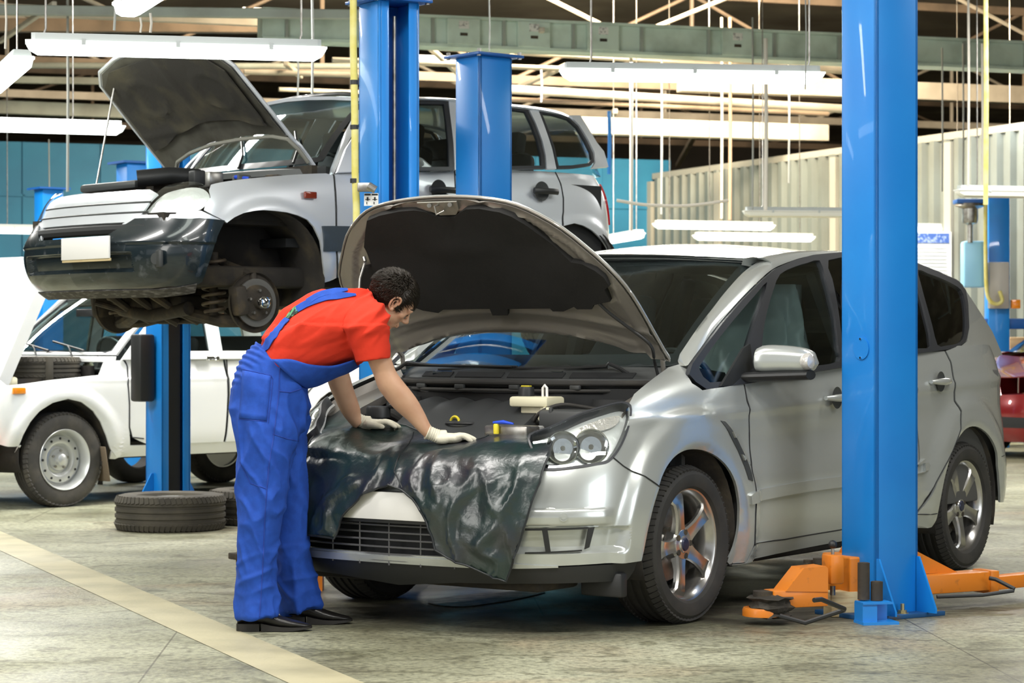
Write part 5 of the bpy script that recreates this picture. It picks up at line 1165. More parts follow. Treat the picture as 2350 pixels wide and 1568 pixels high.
# front suspension
for s_ in (1, -1):
    zc = .27
    q = MB(); q.lathe([(0, .03), (.028, .03), (.033, .02), (.035, -.02), (.10, -.022), (.105, -.06), (0, -.06)], 40, (0, .775*s_, zc)) if s_ > 0 else q.lathe([(0, -.03), (.033, -.02), (.10, .022), (.105, .06), (0, .06)], 40, (0, .775*s_, zc))
    hb2 = q.obj('wheel_hub', M['darkiron'], suv)
    q = MB(); q.lathe([(0, .045*s_), (.018, .044*s_), (.032, .036*s_), (.036, .02*s_), (.036, 0)], 30, (0, .79*s_, zc)); q.obj('hub_cap', M['chrome'], hb2)
    q = MB(); q.lathe([(.085, 0), (.137, 0), (.137, -.012*s_), (.085, -.012*s_)], 60, (0, .735*s_, zc), close=True); q.obj('brake_disc', mat('turned_iron', (.50, .49, .46), .28, .9), hb2)
    q = MB(); q.lathe([(.04, 0), (.165, 0), (.172, .02*s_), (.168, -.004*s_), (.04, -.006*s_)], 50, (0, .70*s_, zc), close=True); q.obj('splash_shield', M['darkiron'], hb2)
    for k in range(5):
        a = 2*PI*k/5+.3; q = MB(); q.cyl((.07*math.cos(a), .75*s_, zc+.07*math.sin(a)), (.07*math.cos(a), .775*s_, zc+.07*math.sin(a)), .008, 8); q.obj('wheel_stud', M['steel'], hb2)
    q = MB(); q.box((.12, .73*s_, zc+.01), (.08, .09, .17), rotm('Y', 8), .02); q.obj('brake_caliper', M['darkiron'], hb2)
    q = MB(); q.tube([(.13+.062*math.cos(a), .50*s_+.062*math.sin(a), .22+.30*a/(2*PI*6.5)) for a in np.linspace(0, 2*PI*6.5, 130)], .010, 8); q.obj('coil_spring', mat('rusty_spring', (.13, .10, .065), .6, .3, noise=(20, (.06, .045, .03), .4, .7)), suv)
    q = MB(); q.cyl((.13, .50*s_, .20), (.13, .50*s_, .56), .025, 14); q.obj('damper', M['darkiron'], suv)
    q = MB(); q.tube([(.15, .25*s_, .22), (.08, .5*s_, .17), (0, .70*s_, .16)], [.035, .04, .03], 10); q.tube([(-.15, .25*s_, .22), (-.04, .5*s_, .17), (0, .70*s_, .16)], [.03, .035, .03], 10)
    q.tube([(.06, .42*s_, .52), (.02, .6*s_, .46), (0, .70*s_, .42)], [.02, .025, .02], 10); q.tube([(0, .70*s_, .14), (.0, .71*s_, .30), (0, .70*s_, .44)], [.03, .035, .02], 10); q.tube([(-.14, .2*s_, .30), (-.12, .70*s_, .28)], .012, 8)
    q.obj('control_arm', M['darkiron'], suv)
    for x0 in (0, -2.42):
        q = MB(); q.loft([[(x0+r*math.cos(a), y*s_, .40+r*math.sin(a)) for y, r in ((.85, .40), (.42, .42), (.40, .1))] for a in (np.linspace(1.0, PI+.35, 18) if x0 == 0 else np.linspace(-.35, PI+.35, 22))], False, False)
        o = q.obj('arch_liner', M['mud'], suv); o.modifiers.new('t', 'SOLIDIFY').thickness = .008
w = thing('wheel', None, None); w.parent = suv; w.location = (-2.42, .74, .20); tyre(w, .345, .19, .20, M['dusty'], True, tread=56); brake(w, .19, 0)
w = thing('wheel', None, None); w.parent = suv; w.location = (-2.42, -.74, .20); w.rotation_euler = (0, 0, PI); tyre(w, .345, .19, .20, M['dusty'], False, tread=2)
q = MB(); q.box((-1.1, 0, .42), (3.3, 1.3, .12), None, .03); q.box((-1.5, 0, .40), (1.6, 1.60, .10), None, .02); q.obj('underbody', M['mud'], suv)
q = MB(); q.box((.12, 0, .26), (.22, .62, .12), None, .04); q.tube([(.2, -.35, .24), (.22, 0, .20), (.2, .35, .24)], .04, 12); q.tube([(.0, 0, .30), (-.8, .0, .32)], [.10, .07], 14)
q.tube([(.35, -.40, .28), (.1, -.1, .17), (.05, .3, .17)], .018, 8); q.obj('front_axle_casing', M['darkiron'], suv)
for (a, b) in (((.30, -.1, .34), (.1, .1, .16)), ((.32, .12, .34), (.08, .28, .17)), ((.34, -.3, .34), (.1, -.2, .18))):
    q = MB(); q.tube([a, ((a[0]+b[0])/2, (a[1]+b[1])/2+.03, (a[2]+b[2])/2-.03), b], [.03, .022, .03], 8); q.obj('subframe_arm', M['darkiron'], suv)
q = MB(); q.box((-1.5, 0, .62), (2.5, 1.35, .05)); q.box((-2.5, 0, .80), (.08, 1.3, .4)); q.box((-.45, 0, .85), (.05, 1.4, .42))
for s_ in (1, -1): q.box((-1.6, .80*s_, .82), (2.1, .03, .45))
q.obj('cabin_lining', M['inner'], suv)
for x, y in ((-1.15, .36), (-1.15, -.36), (-2.0, .36), (-2.0, -.36)):
    q = MB(); q.box((x-.2, y, .98), (.13, .46, .56), rotm('Y', -12), .06); q.box((x-.27, y, 1.32), (.09, .24, .15), rotm('Y', -10), .03); q.obj('seat', M['inner'], suv)
q = MB(); q.box((-.66, 0, 1.02), (.22, 1.3, .12), None, .04); q.obj('dashboard', M['greyp'], suv)
q = MB(); q.tube([Vector((-.86+.08*math.sin(a), .36+.18*math.cos(a), 1.02+.16*math.sin(a))) for a in np.linspace(0, 2*PI, 25)], .013, 8, False); q.obj('steering_wheel', M['blackp'], suv)
# ------------------------------------------------------------ white boxy off-roader on the floor at the left
L = Frame(-3.827, 17.491, 43)
LF = [(.14, .40), (.04, .46), (.0, .56), (.0, .66), (.005, .76), (.02, .86), (.05, .92), (.14, .945)]
LS = [(.06, .32), (.02, .40), (0, .50), (0, .64), (0, .80), (.004, .91), (.03, .96), (.055, 1.06)]
LC = [(.62, 0, -1, 0, LF), (.62, .35, -1, 0, LF), (.61, .60, -1, 0, LF), (.58, .74, -.8, -.5, LF), (.50, .81, -.2, -1, LF), (.30, .82, 0, -1, [(.06, .34), (.02, .42), (0, .52), (0, .66), (0, .78), (.012, .87), (.06, .925), (.15, .94)]), (.0, .82, 0, -1, [(.06, .34), (.02, .42), (0, .52), (0, .66), (0, .8), (.012, .90), (.06, .95), (.15, .965)]),
 (-.35, .82, 0, -1, LS), (-.6, .82, 0, -1, LS), (-1.1, .82, 0, -1, LS), (-1.7, .82, 0, -1, LS), (-2.2, .82, 0, -1, LS), (-2.7, .82, 0, -1, LS), (-3.1, .81, 0, -1, LS), (-3.3, .72, .8, -.6, LS), (-3.34, .4, 1, 0, LS), (-3.34, 0, 1, 0, LS)]
LL = Net(colnet(LC)); lada = L.root('off_road_car'); tag(lada, 'old white boxy off-road car on the floor at the left, bonnet up', 'car'); WH = M['white']
def lfl(uv, P):
    d = np.zeros(len(P))
    for x0 in (0, -2.7):
        r = np.hypot(P[:, 0]-x0, P[:, 2]-.36); s_ = np.clip((.53-r)/.05, 0, 1); d += .028*s_*s_*(3-2*s_)-.02*np.clip((.43-r)/.03, 0, 1)
    z = P[:, 2]; d += .006*np.clip(1-abs(z-.915)/.02, 0, 1)
    return d
def lpanel(name, pts, g0, m=WH, d=(.16, .14), mir=True, disp=lfl, par=None, **k):
    uv = uvmix(LL, L, pts, g0); o = patch(name, LL, uv, m, par or lada, d=d, flip=1, disp=disp, **k)
    if mir: mirror(o)
    return o
AL = [(252, 1031), (243, 1000), (230, 968), (213, 944), (184, 923), (152, 916), (117, 925), (87, 944), (65, 970), (50, 998), (33, 1037)]
lpanel('front_wing', [('u', 3.2, 6.6), (16, 885), (65, 880), (130, 872), (226, 861), (238, 824), (281, 816), (291, 840), (292, 883), (296, 927), (296, 981), (298, 1040), (262, 1046)]+AL+[('u', 4.6, 1.2), ('u', 3.4, 1.0)], (5, 5))
lpanel('front_panel', [('u', 0, 1.2), ('u', 3.2, 1.2), ('u', 3.2, 6.5), ('u', 0, 6.5)], (2, 4), disp=None)
lpanel('front_door', [(284, 817), (294, 842), (295, 883), (299, 927), (299, 981), (304, 1004), ('u', 8.3, 1.25), ('u', 9.65, 1.25), ('u', 9.7, 4), ('u', 9.7, 7)], (8, 5))
lpanel('rear_door', [('u', 9.75, 7), ('u', 9.75, 4), ('u', 9.7, 1.25), ('u', 10.7, 1.25), ('u', 11.0, 3.2), ('u', 11.4, 4.4), ('u', 11.4, 7)], (10, 5))
rc = [(12-.86+.86*(1-math.cos(a)), 1.1+3.1*math.sin(a)) for a in np.linspace(.25, PI-.25, 12)]
lpanel('rear_quarter', [('u', 11.45, 7), ('u', 11.45, 4.4), ('u', 11.1, 3.2)]+[('u', a, b) for a, b in rc]+[('u', 14, 1.2), ('u', 16, 1.2), ('u', 16, 7)], (12, 5))
lpanel('sill', [('u', 7.3, 1.2), ('u', 8, 1.2), ('u', 10.9, 1.2), ('u', 10.9, .2), ('u', 7.3, .2)], (8, 1), off=-.012)
gapline(LL, L, [(283, 817), (292, 842), (294, 883), (297, 927), (297, 981), (303, 1004), (330, 1007)], (7.6, 6), lada, lfl, .005)
gapline(LL, L, [(518, 790), (522, 860), (524, 940)], (9.7, 6), lada, lfl, .005)
LU = Fn(lambda x, z: np.stack([x, .77-.26*(z-1.08), z], 1))
# cabin shell: pillars + roof from side profile
prof = [(-.52, 1.06), (-1.02, 1.52), (-1.12, 1.575), (-2.9, 1.58), (-3.05, 1.52), (-3.30, 1.06)]
w1 = [(-.70, 1.12), (-1.04, 1.45), (-1.12, 1.48), (-1.37, 1.49), (-1.37, 1.12)]; w2 = [(-1.49, 1.12), (-1.49, 1.49), (-2.15, 1.49), (-2.15, 1.12)]; w3 = [(-2.27, 1.12), (-2.27, 1.49), (-2.88, 1.47), (-3.06, 1.12)]
o = patch('cabin_side', LU, np.array(prof), WH, lada, [np.array(w) for w in (w1, w2, w3)], d=(.08, .08), th=.03); mirror(o)
for w, g_ in ((w1, 'dim_glass'), (w2, 'niva_glass'), (w3, 'niva_glass')):
    w = np.array(w); c = w.mean(0); o = patch('side_window', LU, c+(w-c)*1.03, MATS[g_], lada, d=(.2, .2), th=.004, off=-.012); mirror(o)
    q = MB(); P = LU(w); q.tube([Vector(p) for p in np.vstack([P, P[:1]])], .010, 6); o = q.obj('window_seal', M['trim'], lada); mirror(o)
q = MB(); q.loft([[(x, y, z+.035*(1-(y/.63)**2)) for y in np.linspace(-.635, .635, 9)]+[(x, y, z-.02) for y in np.linspace(.635, -.635, 9)] for x, z in ((-1.08, 1.560), (-1.2, 1.585), (-2, 1.60), (-2.9, 1.585), (-3.05, 1.54))]); q.obj('roof', WH, lada, sharp=50)
bt = [(-.44, 0, 1.10), (-.45, .3, 1.10), (-.48, .55, 1.10), (-.53, .71, 1.10)]; tp = [(-1.02, 0, 1.575), (-1.03, .3, 1.57), (-1.05, .5, 1.56), (-1.08, .63, 1.54)]
WL = Net([nrow(t) for t in np.linspace(0, 1, 5)])
patch('windscreen', WL, np.array([(.15, .2), (.15, 5.8), (3.85, 5.8), (3.85, .2)]), glass('lada_screen', (.86, .95, .95), .5), lada, d=(.25, .25), th=.004, flip=-1)
patch('windscreen_frame', WL, np.array([(-.3, -.15), (-.3, 6.15), (4.1, 6.15), (4.1, -.15)]), WH, lada, [np.array([(.2, .35), (.12, .6), (.12, 5.4), (.2, 5.65), (3.8, 5.65), (3.8, .35)])], d=(.25, .25), th=.03, flip=-1, off=.006)
q = MB(); P = WL(np.array([(.2, .35), (.12, .6), (.12, 3), (.12, 5.4), (.2, 5.65), (2, 5.65), (3.8, 5.65), (3.8, 3), (3.8, .35), (2, .35), (.2, .35)])); q.tube([Vector(p) for p in P], .010, 6, False); q.obj('windscreen_seal', M['trim'], lada)
q = MB(); q.loft([[(-.40-.1*(y/.7)**2, y, 1.09), (-.31-.05*(y/.7)**2, y, 1.075), (-.31-.05*(y/.7)**2, y, 1.05), (-.5, y, 1.04)] for y in np.linspace(-.74, .74, 11)]); q.obj('scuttle_panel', WH, lada)
for y0 in (.35, -.1):
    q = MB(); q.tube([(-.40, y0, 1.08), (-.46, y0-.12, 1.15), (-.50, y0-.20, 1.17)], .007, 6); q.tube([(-.45, y0+.08, 1.13), (-.53, y0-.42, 1.20)], .009, 6); q.obj('wiper', M['blackp'], lada)
# raised bonnet hinged at the nose
a = L.hit(99, 636, 1, .66); b = L.hit(0, 872, 1, .66)
u_ = (a-b)/np.linalg.norm(a-b); 
HB = Fn(lambda t, y: np.stack([b[0]+u_[0]*t, y, b[2]+u_[2]*t], 1))
LT = np.linalg.norm(a-b)
bo_ = patch('bonnet', HB, np.array([(-.02, -.66), (-.02, .66), (LT, .66), (LT+.13, .60), (LT+.17, .45), (LT+.17, -.45), (LT+.13, -.60), (LT, -.66)]), WH, lada, d=(.1, .1), th=.01, off=0)
q = MB(); q.loft([[(x_, .66, z_), (x_-.09*u_[2]*1.0, .655, z_+.09*u_[0]), (x_-.09*u_[2], .645, z_+.09*u_[0]), (x_, .64, z_)] for x_, z_ in ((b[0]-u_[0]*.02, b[2]-u_[2]*.02), (a[0], a[2]))]); o = q.obj('bonnet_flange', WH, bo_); mirror(o)
# engine bay with the spare wheel
q = MB(); q.box((.08, 0, .66), (1.0, 1.25, .04)); q.box((-.36, 0, .84), (.04, 1.3, .36)); q.box((.55, 0, .80), (.04, 1.2, .22))
for s_ in (1, -1): q.box((.10, .62*s_, .80), (.95, .03, .26))
q.obj('engine_bay', M['mud'], lada)
c = L.hit(80, 846, 2, 1.0)
sp = thing('wheel', 'dusty spare wheel lying in the engine bay of the old white car', 'wheel'); sp.location = L.l2w(c); sp.rotation_euler = (math.radians(90), 0, 0)
tyre(sp, .335, .175, .20, M['dusty'], True, tread=60)
q = MB(); q.lathe([(.205, .07), (.19, .05), (.14, .02), (.11, .05), (.06, .06), (.001, .06), (.001, -.02), (.2, -.02)], 40, close=True); q.obj('rim', M['dusty'], sp)
q = MB(); q.box(c+np.array([.10, .26, 0]), (.05, .16, .18), None, .01); q.obj('spare_strap', M['dusty'], lada)
q = MB(); p = L.hit(202, 850, 1, .40); q.lathe([(0, .08), (.025, .08), (.03, .05), (.04, .045), (.045, .0), (.04, -.06), (0, -.06)], 16, p, 'z'); q.obj('brake_fluid_reservoir', M['cream'], lada)
q = MB(); p = L.hit(12, 878, 1, .60); q.box(p, (.16, .10, .08), None, .02); q.obj('washer_bottle', M['cream'], lada)
# lamp, marker, bumper
q = MB(); q.lathe([(0, -.0), (.085, -.008), (.098, -.025), (.106, -.035), (.10, -.06)], 40, (.0, 0, 0), 'x'); 
lc = MB(); lc.lathe([(0, .02), (.05, .017), (.085, .006), (.09, 0), (.09, -.03), (0, -.03)], 40, (.635, .56, .70), 'x'); ln = lc.obj('headlamp', mat('ribbed_glass', (.72, .76, .75), .12, .4, .8, bump=(30, .6, .01)), lada); mirror(ln)
lc = MB(); lc.lathe([(.088, .012), (.108, .010), (.112, -.01), (.100, -.04), (.086, -.02)], 40, (.635, .56, .70), 'x', True); o = lc.obj('lamp_ring', M['chrome'], lada); mirror(o)
p = inv(LL, L, [(42, 897)], (4.5, 5)); pp = LL(p)[0]; q = MB(); q.box(pp+np.array([0, .008, 0]), (.105, .022, .045), None, .004); o = q.obj('side_indicator', M['amber'], lada); mirror(o)
q = MB(); q.box((.70, 0, .50), (.06, 1.66, .11), None, .02); q.obj('front_bumper', mat('bumper_white', (.7, .7, .68), .3, .3), lada)
q = MB(); q.box((.66, .66, .44), (.16, .30, .09), None, .015); o = q.obj('bumper_end', mat('bright_red_paint', (.75, .02, .01), .4), lada); mirror(o)
q = MB(); ph_ = L.hit(488, 823, 1, .825); q.box(ph_, (.13, .02, .035), None, .01); q.box(ph_+np.array([0, .012, -.012]), (.10, .02, .015), None, .005); o = q.obj('door_handle', M['chrome'], lada); mirror(o)
q = MB(); q.box((-.34, .76, .30), (.012, .20, .26), rotm('Y', 10), .003); o = q.obj('mudflap', mat('dusty_flap', (.16, .12, .08), .9, bump=(30, .3, .004)), lada); mirror(o)
for x0 in (0, -2.7):
    for s_ in (1, -1):
        w = thing('wheel', None, None); w.parent = lada; w.location = (x0, .72*s_, .343)
        if s_ < 0: w.rotation_euler = (0, 0, PI)
        tyre(w, .343, .180, .212, mat('worn_tyre', (.045, .042, .038), .8, noise=(8, (.09, .08, .065), .45, .75), bump=(50, .2, .002)), s_ > 0 and x0 == 0, tread=60)
        q = MB(); q.lathe([(.212, .075), (.222, .086), (.219, .09), (.208, .078), (.200, .04), (.190, .0), (.178, .0), (.168, .022), (.135, .03), (.118, .024), (.10, -.005), (.085, .0), (.078, .018), (.045, .022), (.040, .055), (.03, .062), (.001, .064), (.001, -.05), (.20, -.06), (.20, -.08), (.212, -.08)], 60, close=True)
        rm = q.obj('rim', M['steelwheel'], w)
        for k in range(12):
            a_ = 2*PI*k/12; q = MB(); q.cyl((.152*math.cos(a_), .018, .152*math.sin(a_)), (.152*math.cos(a_), .0285, .152*math.sin(a_)), .0095, 12); q.obj('vent_hole', M['inner'], rm)
        for k in range(5):
            a_ = 2*PI*k/5+.4; q = MB(); q.cyl((.065*math.cos(a_), .01, .065*math.sin(a_)), (.065*math.cos(a_), .034, .065*math.sin(a_)), .010, 6); q.obj('wheel_nut', M['steel'], rm)
        q = MB(); q.loft([[(x0+r*math.cos(b_), y*s_, .38+r*math.sin(b_)) for y, r in ((.79, .40), (.45, .42), (.44, .1))] for b_ in np.linspace(-.3, PI+.3, 20)], False, False); o = q.obj('arch_liner', M['mud'], lada); o.modifiers.new('t', 'SOLIDIFY').thickness = .008
q = MB(); q.box((-1.3, 0, .38), (3.6, 1.1, .12)); q.obj('underbody', M['mud'], lada)
q = MB(); q.box((-1.6, 0, .60), (2.0, 1.4, .05)); q.box((-.62, 0, .92), (.2, 1.3, .16), None, .03); q.obj('cabin_lining', M['inner'], lada)
for x, y in ((-1.15, .34), (-1.15, -.34), (-2.0, 0)):
    q = MB(); q.box((x-.2, y, .95), (.13, .46 if x > -1.5 else 1.2, .60), rotm('Y', -12), .06); q.obj('seat', M['inner'], lada)
q = MB(); q.tube([Vector((-.80+.07*math.sin(a_), .34+.19*math.cos(a_), 1.06+.17*math.sin(a_))) for a_ in np.linspace(0, 2*PI, 25)], .011, 8, False); q.obj('steering_wheel', M['blackp'], lada)
q = MB(); q.box((-.78, 0, 1.42), (.02, .22, .06), None, .01); q.obj('rear_view_mirror', M['blackp'], lada)
# ------------------------------------------------------------ two post lifts
def post(o, h, m=None, plate_col=None, w=.235, dp=.205, top=True, opening=True):
    """channel section, closed back toward -x (local), open side +x"""
    t = .022; q = MB(); hw = w/2
    # back plate with chamfer-free box section; side flanges
    q.box((-dp/2+t/2, 0, h/2), (t, w, h), None, .006)
    q.box((0, hw-t/2, h/2), (dp, t, h), None, .006); q.box((0, -hw+t/2, h/2), (dp, t, h), None, .006)
    q.box((dp/2-.006, hw-.03, h/2), (.012, .06, h), None, .004); q.box((dp/2-.006, -hw+.03, h/2), (.012, .06, h), None, .004)
    q.obj('post', m or M['blue'], o, sharp=30)
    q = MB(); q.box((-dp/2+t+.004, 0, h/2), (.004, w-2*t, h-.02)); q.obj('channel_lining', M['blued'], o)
    if top:
        q = MB(); q.box((0, 0, h+.008), (dp+.10, w+.10, .016), None, .003); tp = q.obj('top_plate', M['blued'], o)
        for sx in (-1, 1):
            for sy in (-1, 1):
                q = MB(); q.cyl((sx*(dp/2+.03), sy*(hw+.03), h-.008), (sx*(dp/2+.03), sy*(hw+.03), h+.035), .012, 6); q.obj('bolt', M['steel'], o)
    q = MB(); q.tube([(dp/2-.10, .03, .3), (dp/2-.10, .03, h-.06)], .010, 8); q.obj('chain', M['steel'], o)
def baseplate(o, w=.46, d=.50):
    q = MB(); q.box((0, 0, .010), (d, w, .020), None, .003); q.obj('base_plate', mat('worn_blue_steel', (.02, .10, .26), .5, .3, noise=(9, (.10, .09, .08), .5, .62)), o)
    for sx in (-1, 1):
        for sy in (-.62, .62) if sx > 0 else (-.75, .75, 0):
            x, y = sx*(d/2-.035), sy*w/2*1.1
            q = MB(); q.cyl((x, y, .018), (x, y, .034), .020, 6); q.cyl((x, y, .034), (x, y, .062), .009, 8); q.cyl((x, y, .018), (x, y, .022), .028, 16); q.obj('anchor_bolt', mat('brass_passivated', (.45, .38, .2), .4, .8), o)
def gusset(o, x, y, dx, dy, h=.27, l=.16, t=.010):
    q = MB(); v = Vector((dx, dy, 0)).normalized(); n = Vector((-v.y, v.x, 0))
    q.prism([(0, 0), (l, 0), (l, .02), (.015, h), (0, h)], Vector((x, y, .02))-n*t/2, v, (0, 0, 1), n, t); q.obj('gusset', M['blue'], o)
def place(o, X, D, rz): o.location = (X, D, 0); o.rotation_euler = (0, 0, rz)
# orientation: local +x (open side) faces the car
def carry(fr): # angle of the vector left->right of the car (toward the partner post)
    v = -fr.R[1]; return math.atan2(v[1], v[0])
aS = carry(S)
post1 = thing('lift_post', 'tall blue lift post in the foreground beside the silver car front door', 'lift post')
place(post1, 1.615, 10.27, aS-math.radians(22))
post(post1, 2.95, w=.245, dp=.225, top=False)
baseplate(post1, .44, .36)
for sy in (-.075, .075): gusset(post1, -.112, sy*1.55, -1, 0, .24, .12)
gusset(post1, -.02, -.1225, 0, -1, .24, .10)
q = MB(); q.cyl((-.02, .1225, 1.17), (-.02, .128, 1.17), .049, 40); hc = q.obj('inspection_cover', M['blue'], post1, sharp=50)
for dz in (-.041, .041):
    q = MB(); q.cyl((-.02, .128, 1.17+dz), (-.02, .133, 1.17+dz), .005, 10); q.obj('screw', M['chrome'], post1)
post2 = thing('lift_post', 'blue lift post with open channel, yellow pipe and chain, behind the raised silver bonnet', 'lift post')
place(post2, -.62, 11.78, aS+PI-math.radians(22))
post(post2, 2.90)
baseplate(post2); gusset(post2, 0, .12, 0, 1); gusset(post2, 0, -.12, 0, -1)
# arms, carriage, blocks at the foreground post
OR = M['orange']
lb = thing('lift_arm', 'orange lift arm with a worn rubber pad pointing left from the foreground post', 'lift arm', (1.35, 10.1, 0))
o0 = Vector((1.35, 10.1, 0))
A = Vector((1.52, 10.12, 0)); Bv = gp(1752, 1432); dr = (Bv-A); dr.z = 0; Ln = dr.length; u = dr.normalized(); R = Matrix.Rotation(math.atan2(u.y, u.x), 3, 'Z'); sv = Vector((-u.y, u.x, 0))
q = MB(); z0 = .075
q.box(A+u*(Ln*.68)+Vector((0, 0, .105))-o0, (Ln*.54, .10, .075), R, .006); q.obj('arm_beam', OR, lb)
q = MB(); q.prism([(Ln*.42, .13), (Ln*.42, .23), (Ln*.44, .24), (Ln*.66, .235), (Ln*.84, .14)], A-o0-sv*.055, u, (0, 0, 1), sv, .11)
q.V = [(v[0], v[1], v[2]-.0) for v in q.V]; q.obj('arm_riser', OR, lb, False)
q = MB(); q.lathe([(0, .07), (.085, .07), (.09, .06), (.09, .035), (0, .035)], 30, Bv-o0, 'z'); q.obj('arm_end', OR, lb)
q = MB(); q.cyl(Bv-o0+Vector((0, 0, .06)), Bv-o0+Vector((0, 0, .14)), .045, 20); q.obj('pad_screw', M['darkiron'], lb)
q = MB(); rg2 = random.Random(4); rings = []
for k in range(9):
    t = k/8; rr_ = (.085+.01*math.sin(k*2))*(1 if 0 < k < 8 else .3)
    rings.append([Bv-o0+Vector((.03, .0, .055))+Vector(((rr_+rg2.uniform(-.012, .012))*math.cos(a), (rr_+rg2.uniform(-.012, .012))*math.sin(a), .10*t-.03+rg2.uniform(-.006, .006))) for a in np.linspace(0, 2*PI, 15)[:-1]])
q.loft(rings); q.obj('torn_rubber_pad', mat('torn_rubber', (.07, .06, .045), .9, bump=(25, .8, .01), noise=(14, (.03, .026, .02), .4, .6)), lb, True, 20)
q = MB(); q.tube([gp(x, y, z)-o0 for x, y, z in ((1868, 1378, .16), (1885, 1376, .16), (1938, 1398, .11), (1938, 1400, .10), (1848, 1430, .045), (1790, 1414, .07))], .010, 8); q.obj('guard_bar', M['blackp'], lb)
# carriage with ball-topped lock pin
cg = thing('lift_carriage', 'orange lift carriage with a ball-topped lock lever on the foreground post', 'lift carriage', (1.45, 10.2, 0)); c0 = Vector((1.45, 10.2, 0))
q = MB(); q.box(at(1911, 1306, 10.12)-c0, (.065, .09, .125), rotm('Z', 20), .008); q.obj('lock_housing', OR, cg)
q = MB(); q.tube([at(1911, 1278, 10.12)-c0, at(1911, 1255, 10.12)-c0], .007, 8); q.cyl(at(1911, 1345, 10.12)-c0, at(1911, 1366, 10.12)-c0, .012, 10); q.obj('lock_pin', M['steel'], cg)
q = MB(); blob(q, at(1911, 1250, 10.12)-c0, (.019, .019, .019)) if 'blob' in globals() else q.lathe([(.001, -.019), (.010, -.016), (.017, -.009), (.019, 0), (.017, .009), (.010, .016), (.001, .019)], 18, at(1911, 1250, 10.12)-c0, 'z'); q.obj('ball_knob', M['blackp'], cg)
q = MB(); q.box(Vector((1.50, 10.33, .16))-c0, (.16, .26, .20), rotm('Z', 20), .008); q.prism([(0, .18), (.10, .18), (.10, .38)], at(1895, 1300, 10.42)*1-c0-Vector((0, 0, .24)), (1, 0, 0), (0, 0, 1), (0, 1, 0), .02); q.obj('carriage_body', OR, cg, False)
q = MB(); q.cyl(at(1878, 1293, 10.3)-c0, at(1878, 1281, 10.3)-c0, .024, 16); q.cyl(at(1855, 1293, 10.35)-c0, at(1855, 1285, 10.35)-c0, .022, 16); q.obj('arm_pivot', M['darkiron'], cg)
# right hand arm
ra = thing('lift_arm', 'orange telescopic lift arm running right from the foreground post', 'lift arm', (2.0, 10.55, 0)); r0 = Vector((2.0, 10.55, 0))
P0 = at(2105, 1338, 10.42); P1 = at(2262, 1334, 10.62); P2 = at(2420, 1328, 10.95)
v = (P1-P0); R = Matrix.Rotation(math.atan2(v.y, v.x), 3, 'Z')
q = MB(); q.box((P0+P1)/2-r0, (v.length, .11, .085), R, .006); q.box(P1-r0, (.05, .13, .105), R, .006); q.obj('outer_beam', OR, ra)
q = MB(); q.prism([(0, 0), (.24, 0), (0, .10)], P0-r0+Vector((0, 0, .04)), v.normalized(), (0, 0, 1), (0, 1, 0), .012); q.obj('web_plate', OR, ra)
v2 = P2-P1; q = MB(); q.box((P1+P2)/2-r0, (v2.length, .08, .06), Matrix.Rotation(math.atan2(v2.y, v2.x), 3, 'Z'), .005); q.obj('inner_beam', OR, ra)
q = MB(); q.tube([at(2270, 1327, 10.5)-r0, at(2285, 1330, 10.5)-r0, at(2328, 1352, 10.45)-r0, at(2326, 1356, 10.45)-r0, at(2255, 1366, 10.42)-r0, at(2150, 1370, 10.4)-r0], .009, 8); q.obj('guard_bar', M['blackp'], ra)
# wooden block, steel sleeves in their tray
q = MB(); q.box((0, 0, .056), (.125, .10, .108), None, .004); wb = q.obj('wooden_block', M['wood'], None); wb.location = gp(1934, 1418)+Vector((0, .06, 0)); wb.rotation_euler = (0, 0, .25); tag(wb, 'pale sawn wooden block on the floor against the foreground post base', 'wooden block')
ty = thing('adapter_tray', 'tray', 'tray', (1.54, 9.95, 0)); 
q = MB(); q.box((.0, .0, .090), (.135, .10, .008), rotm('Z', 12)); q.box((-.035, .0, .045), (.065, .10, .088), rotm('Z', 12)); q.box((.0, .045, .045), (.13, .01, .088), rotm('Z', 12)); q.box((.01, 0, .006), (.16, .12, .012), rotm('Z', 12)); q.obj('tray_body', M['blue'], ty, False)
for px, top, bt_, r, lb_ in ((1982, 1292, 1376, .026, 'tall dark steel pad adapter standing in the blue tray'), (2012, 1335, 1378, .026, 'short dark steel pad adapter standing in the blue tray')):
    a_, b2 = at(px, top, 9.98), at(px, bt_, 9.98); q = MB(); q.cyl(b2, a_, r, 24); q.cyl(a_-Vector((0, 0, .001)), a_+Vector((0, 0, .0015)), r*.8, 24); tag(q.obj('pad_adapter', M['darkiron'], None), lb_, 'adapter', 'pad adapters in the tray')
# yellow hose and fittings on post 2
yp = thing('air_hose', 'yellow-cream hose strapped to the tall open-channel blue post', 'hose', at(815, 460, 11.6)); y0_ = at(815, 460, 11.6)
q = MB(); q.tube([at(x, y, 11.62)-y0_ for x, y in ((811, -40), (811, 100), (814, 250), (815, 400), (818, 470), (818, 560))], .018, 12); q.obj('hose', M['yellowpipe'], yp)
for y in (189, 292, 415): q = MB(); q.cyl(at(813, y-5, 11.62)-y0_, at(813, y+5, 11.62)-y0_, .021, 12); q.obj('strap', M['blackp'], yp)
q = MB(); q.box(at(838, 430, 11.55)-y0_, (.075, .04, .045), None, .006); q.cyl(at(845, 426, 11.5)-y0_, at(862, 436, 11.5)-y0_, .02, 10); q.obj('valve_bracket', M['steel'], yp)
st_ = thing('safety_sticker', 'white pictogram sticker on the tall open-channel blue post', 'sticker', at(852, 458, 11.58)); s0 = at(852, 458, 11.58)
q = MB(); q.box((0, 0, 0), (.072, .002, .062), rotm('Z', -8)); q.obj('sticker_sheet', M['plate'], st_, False)
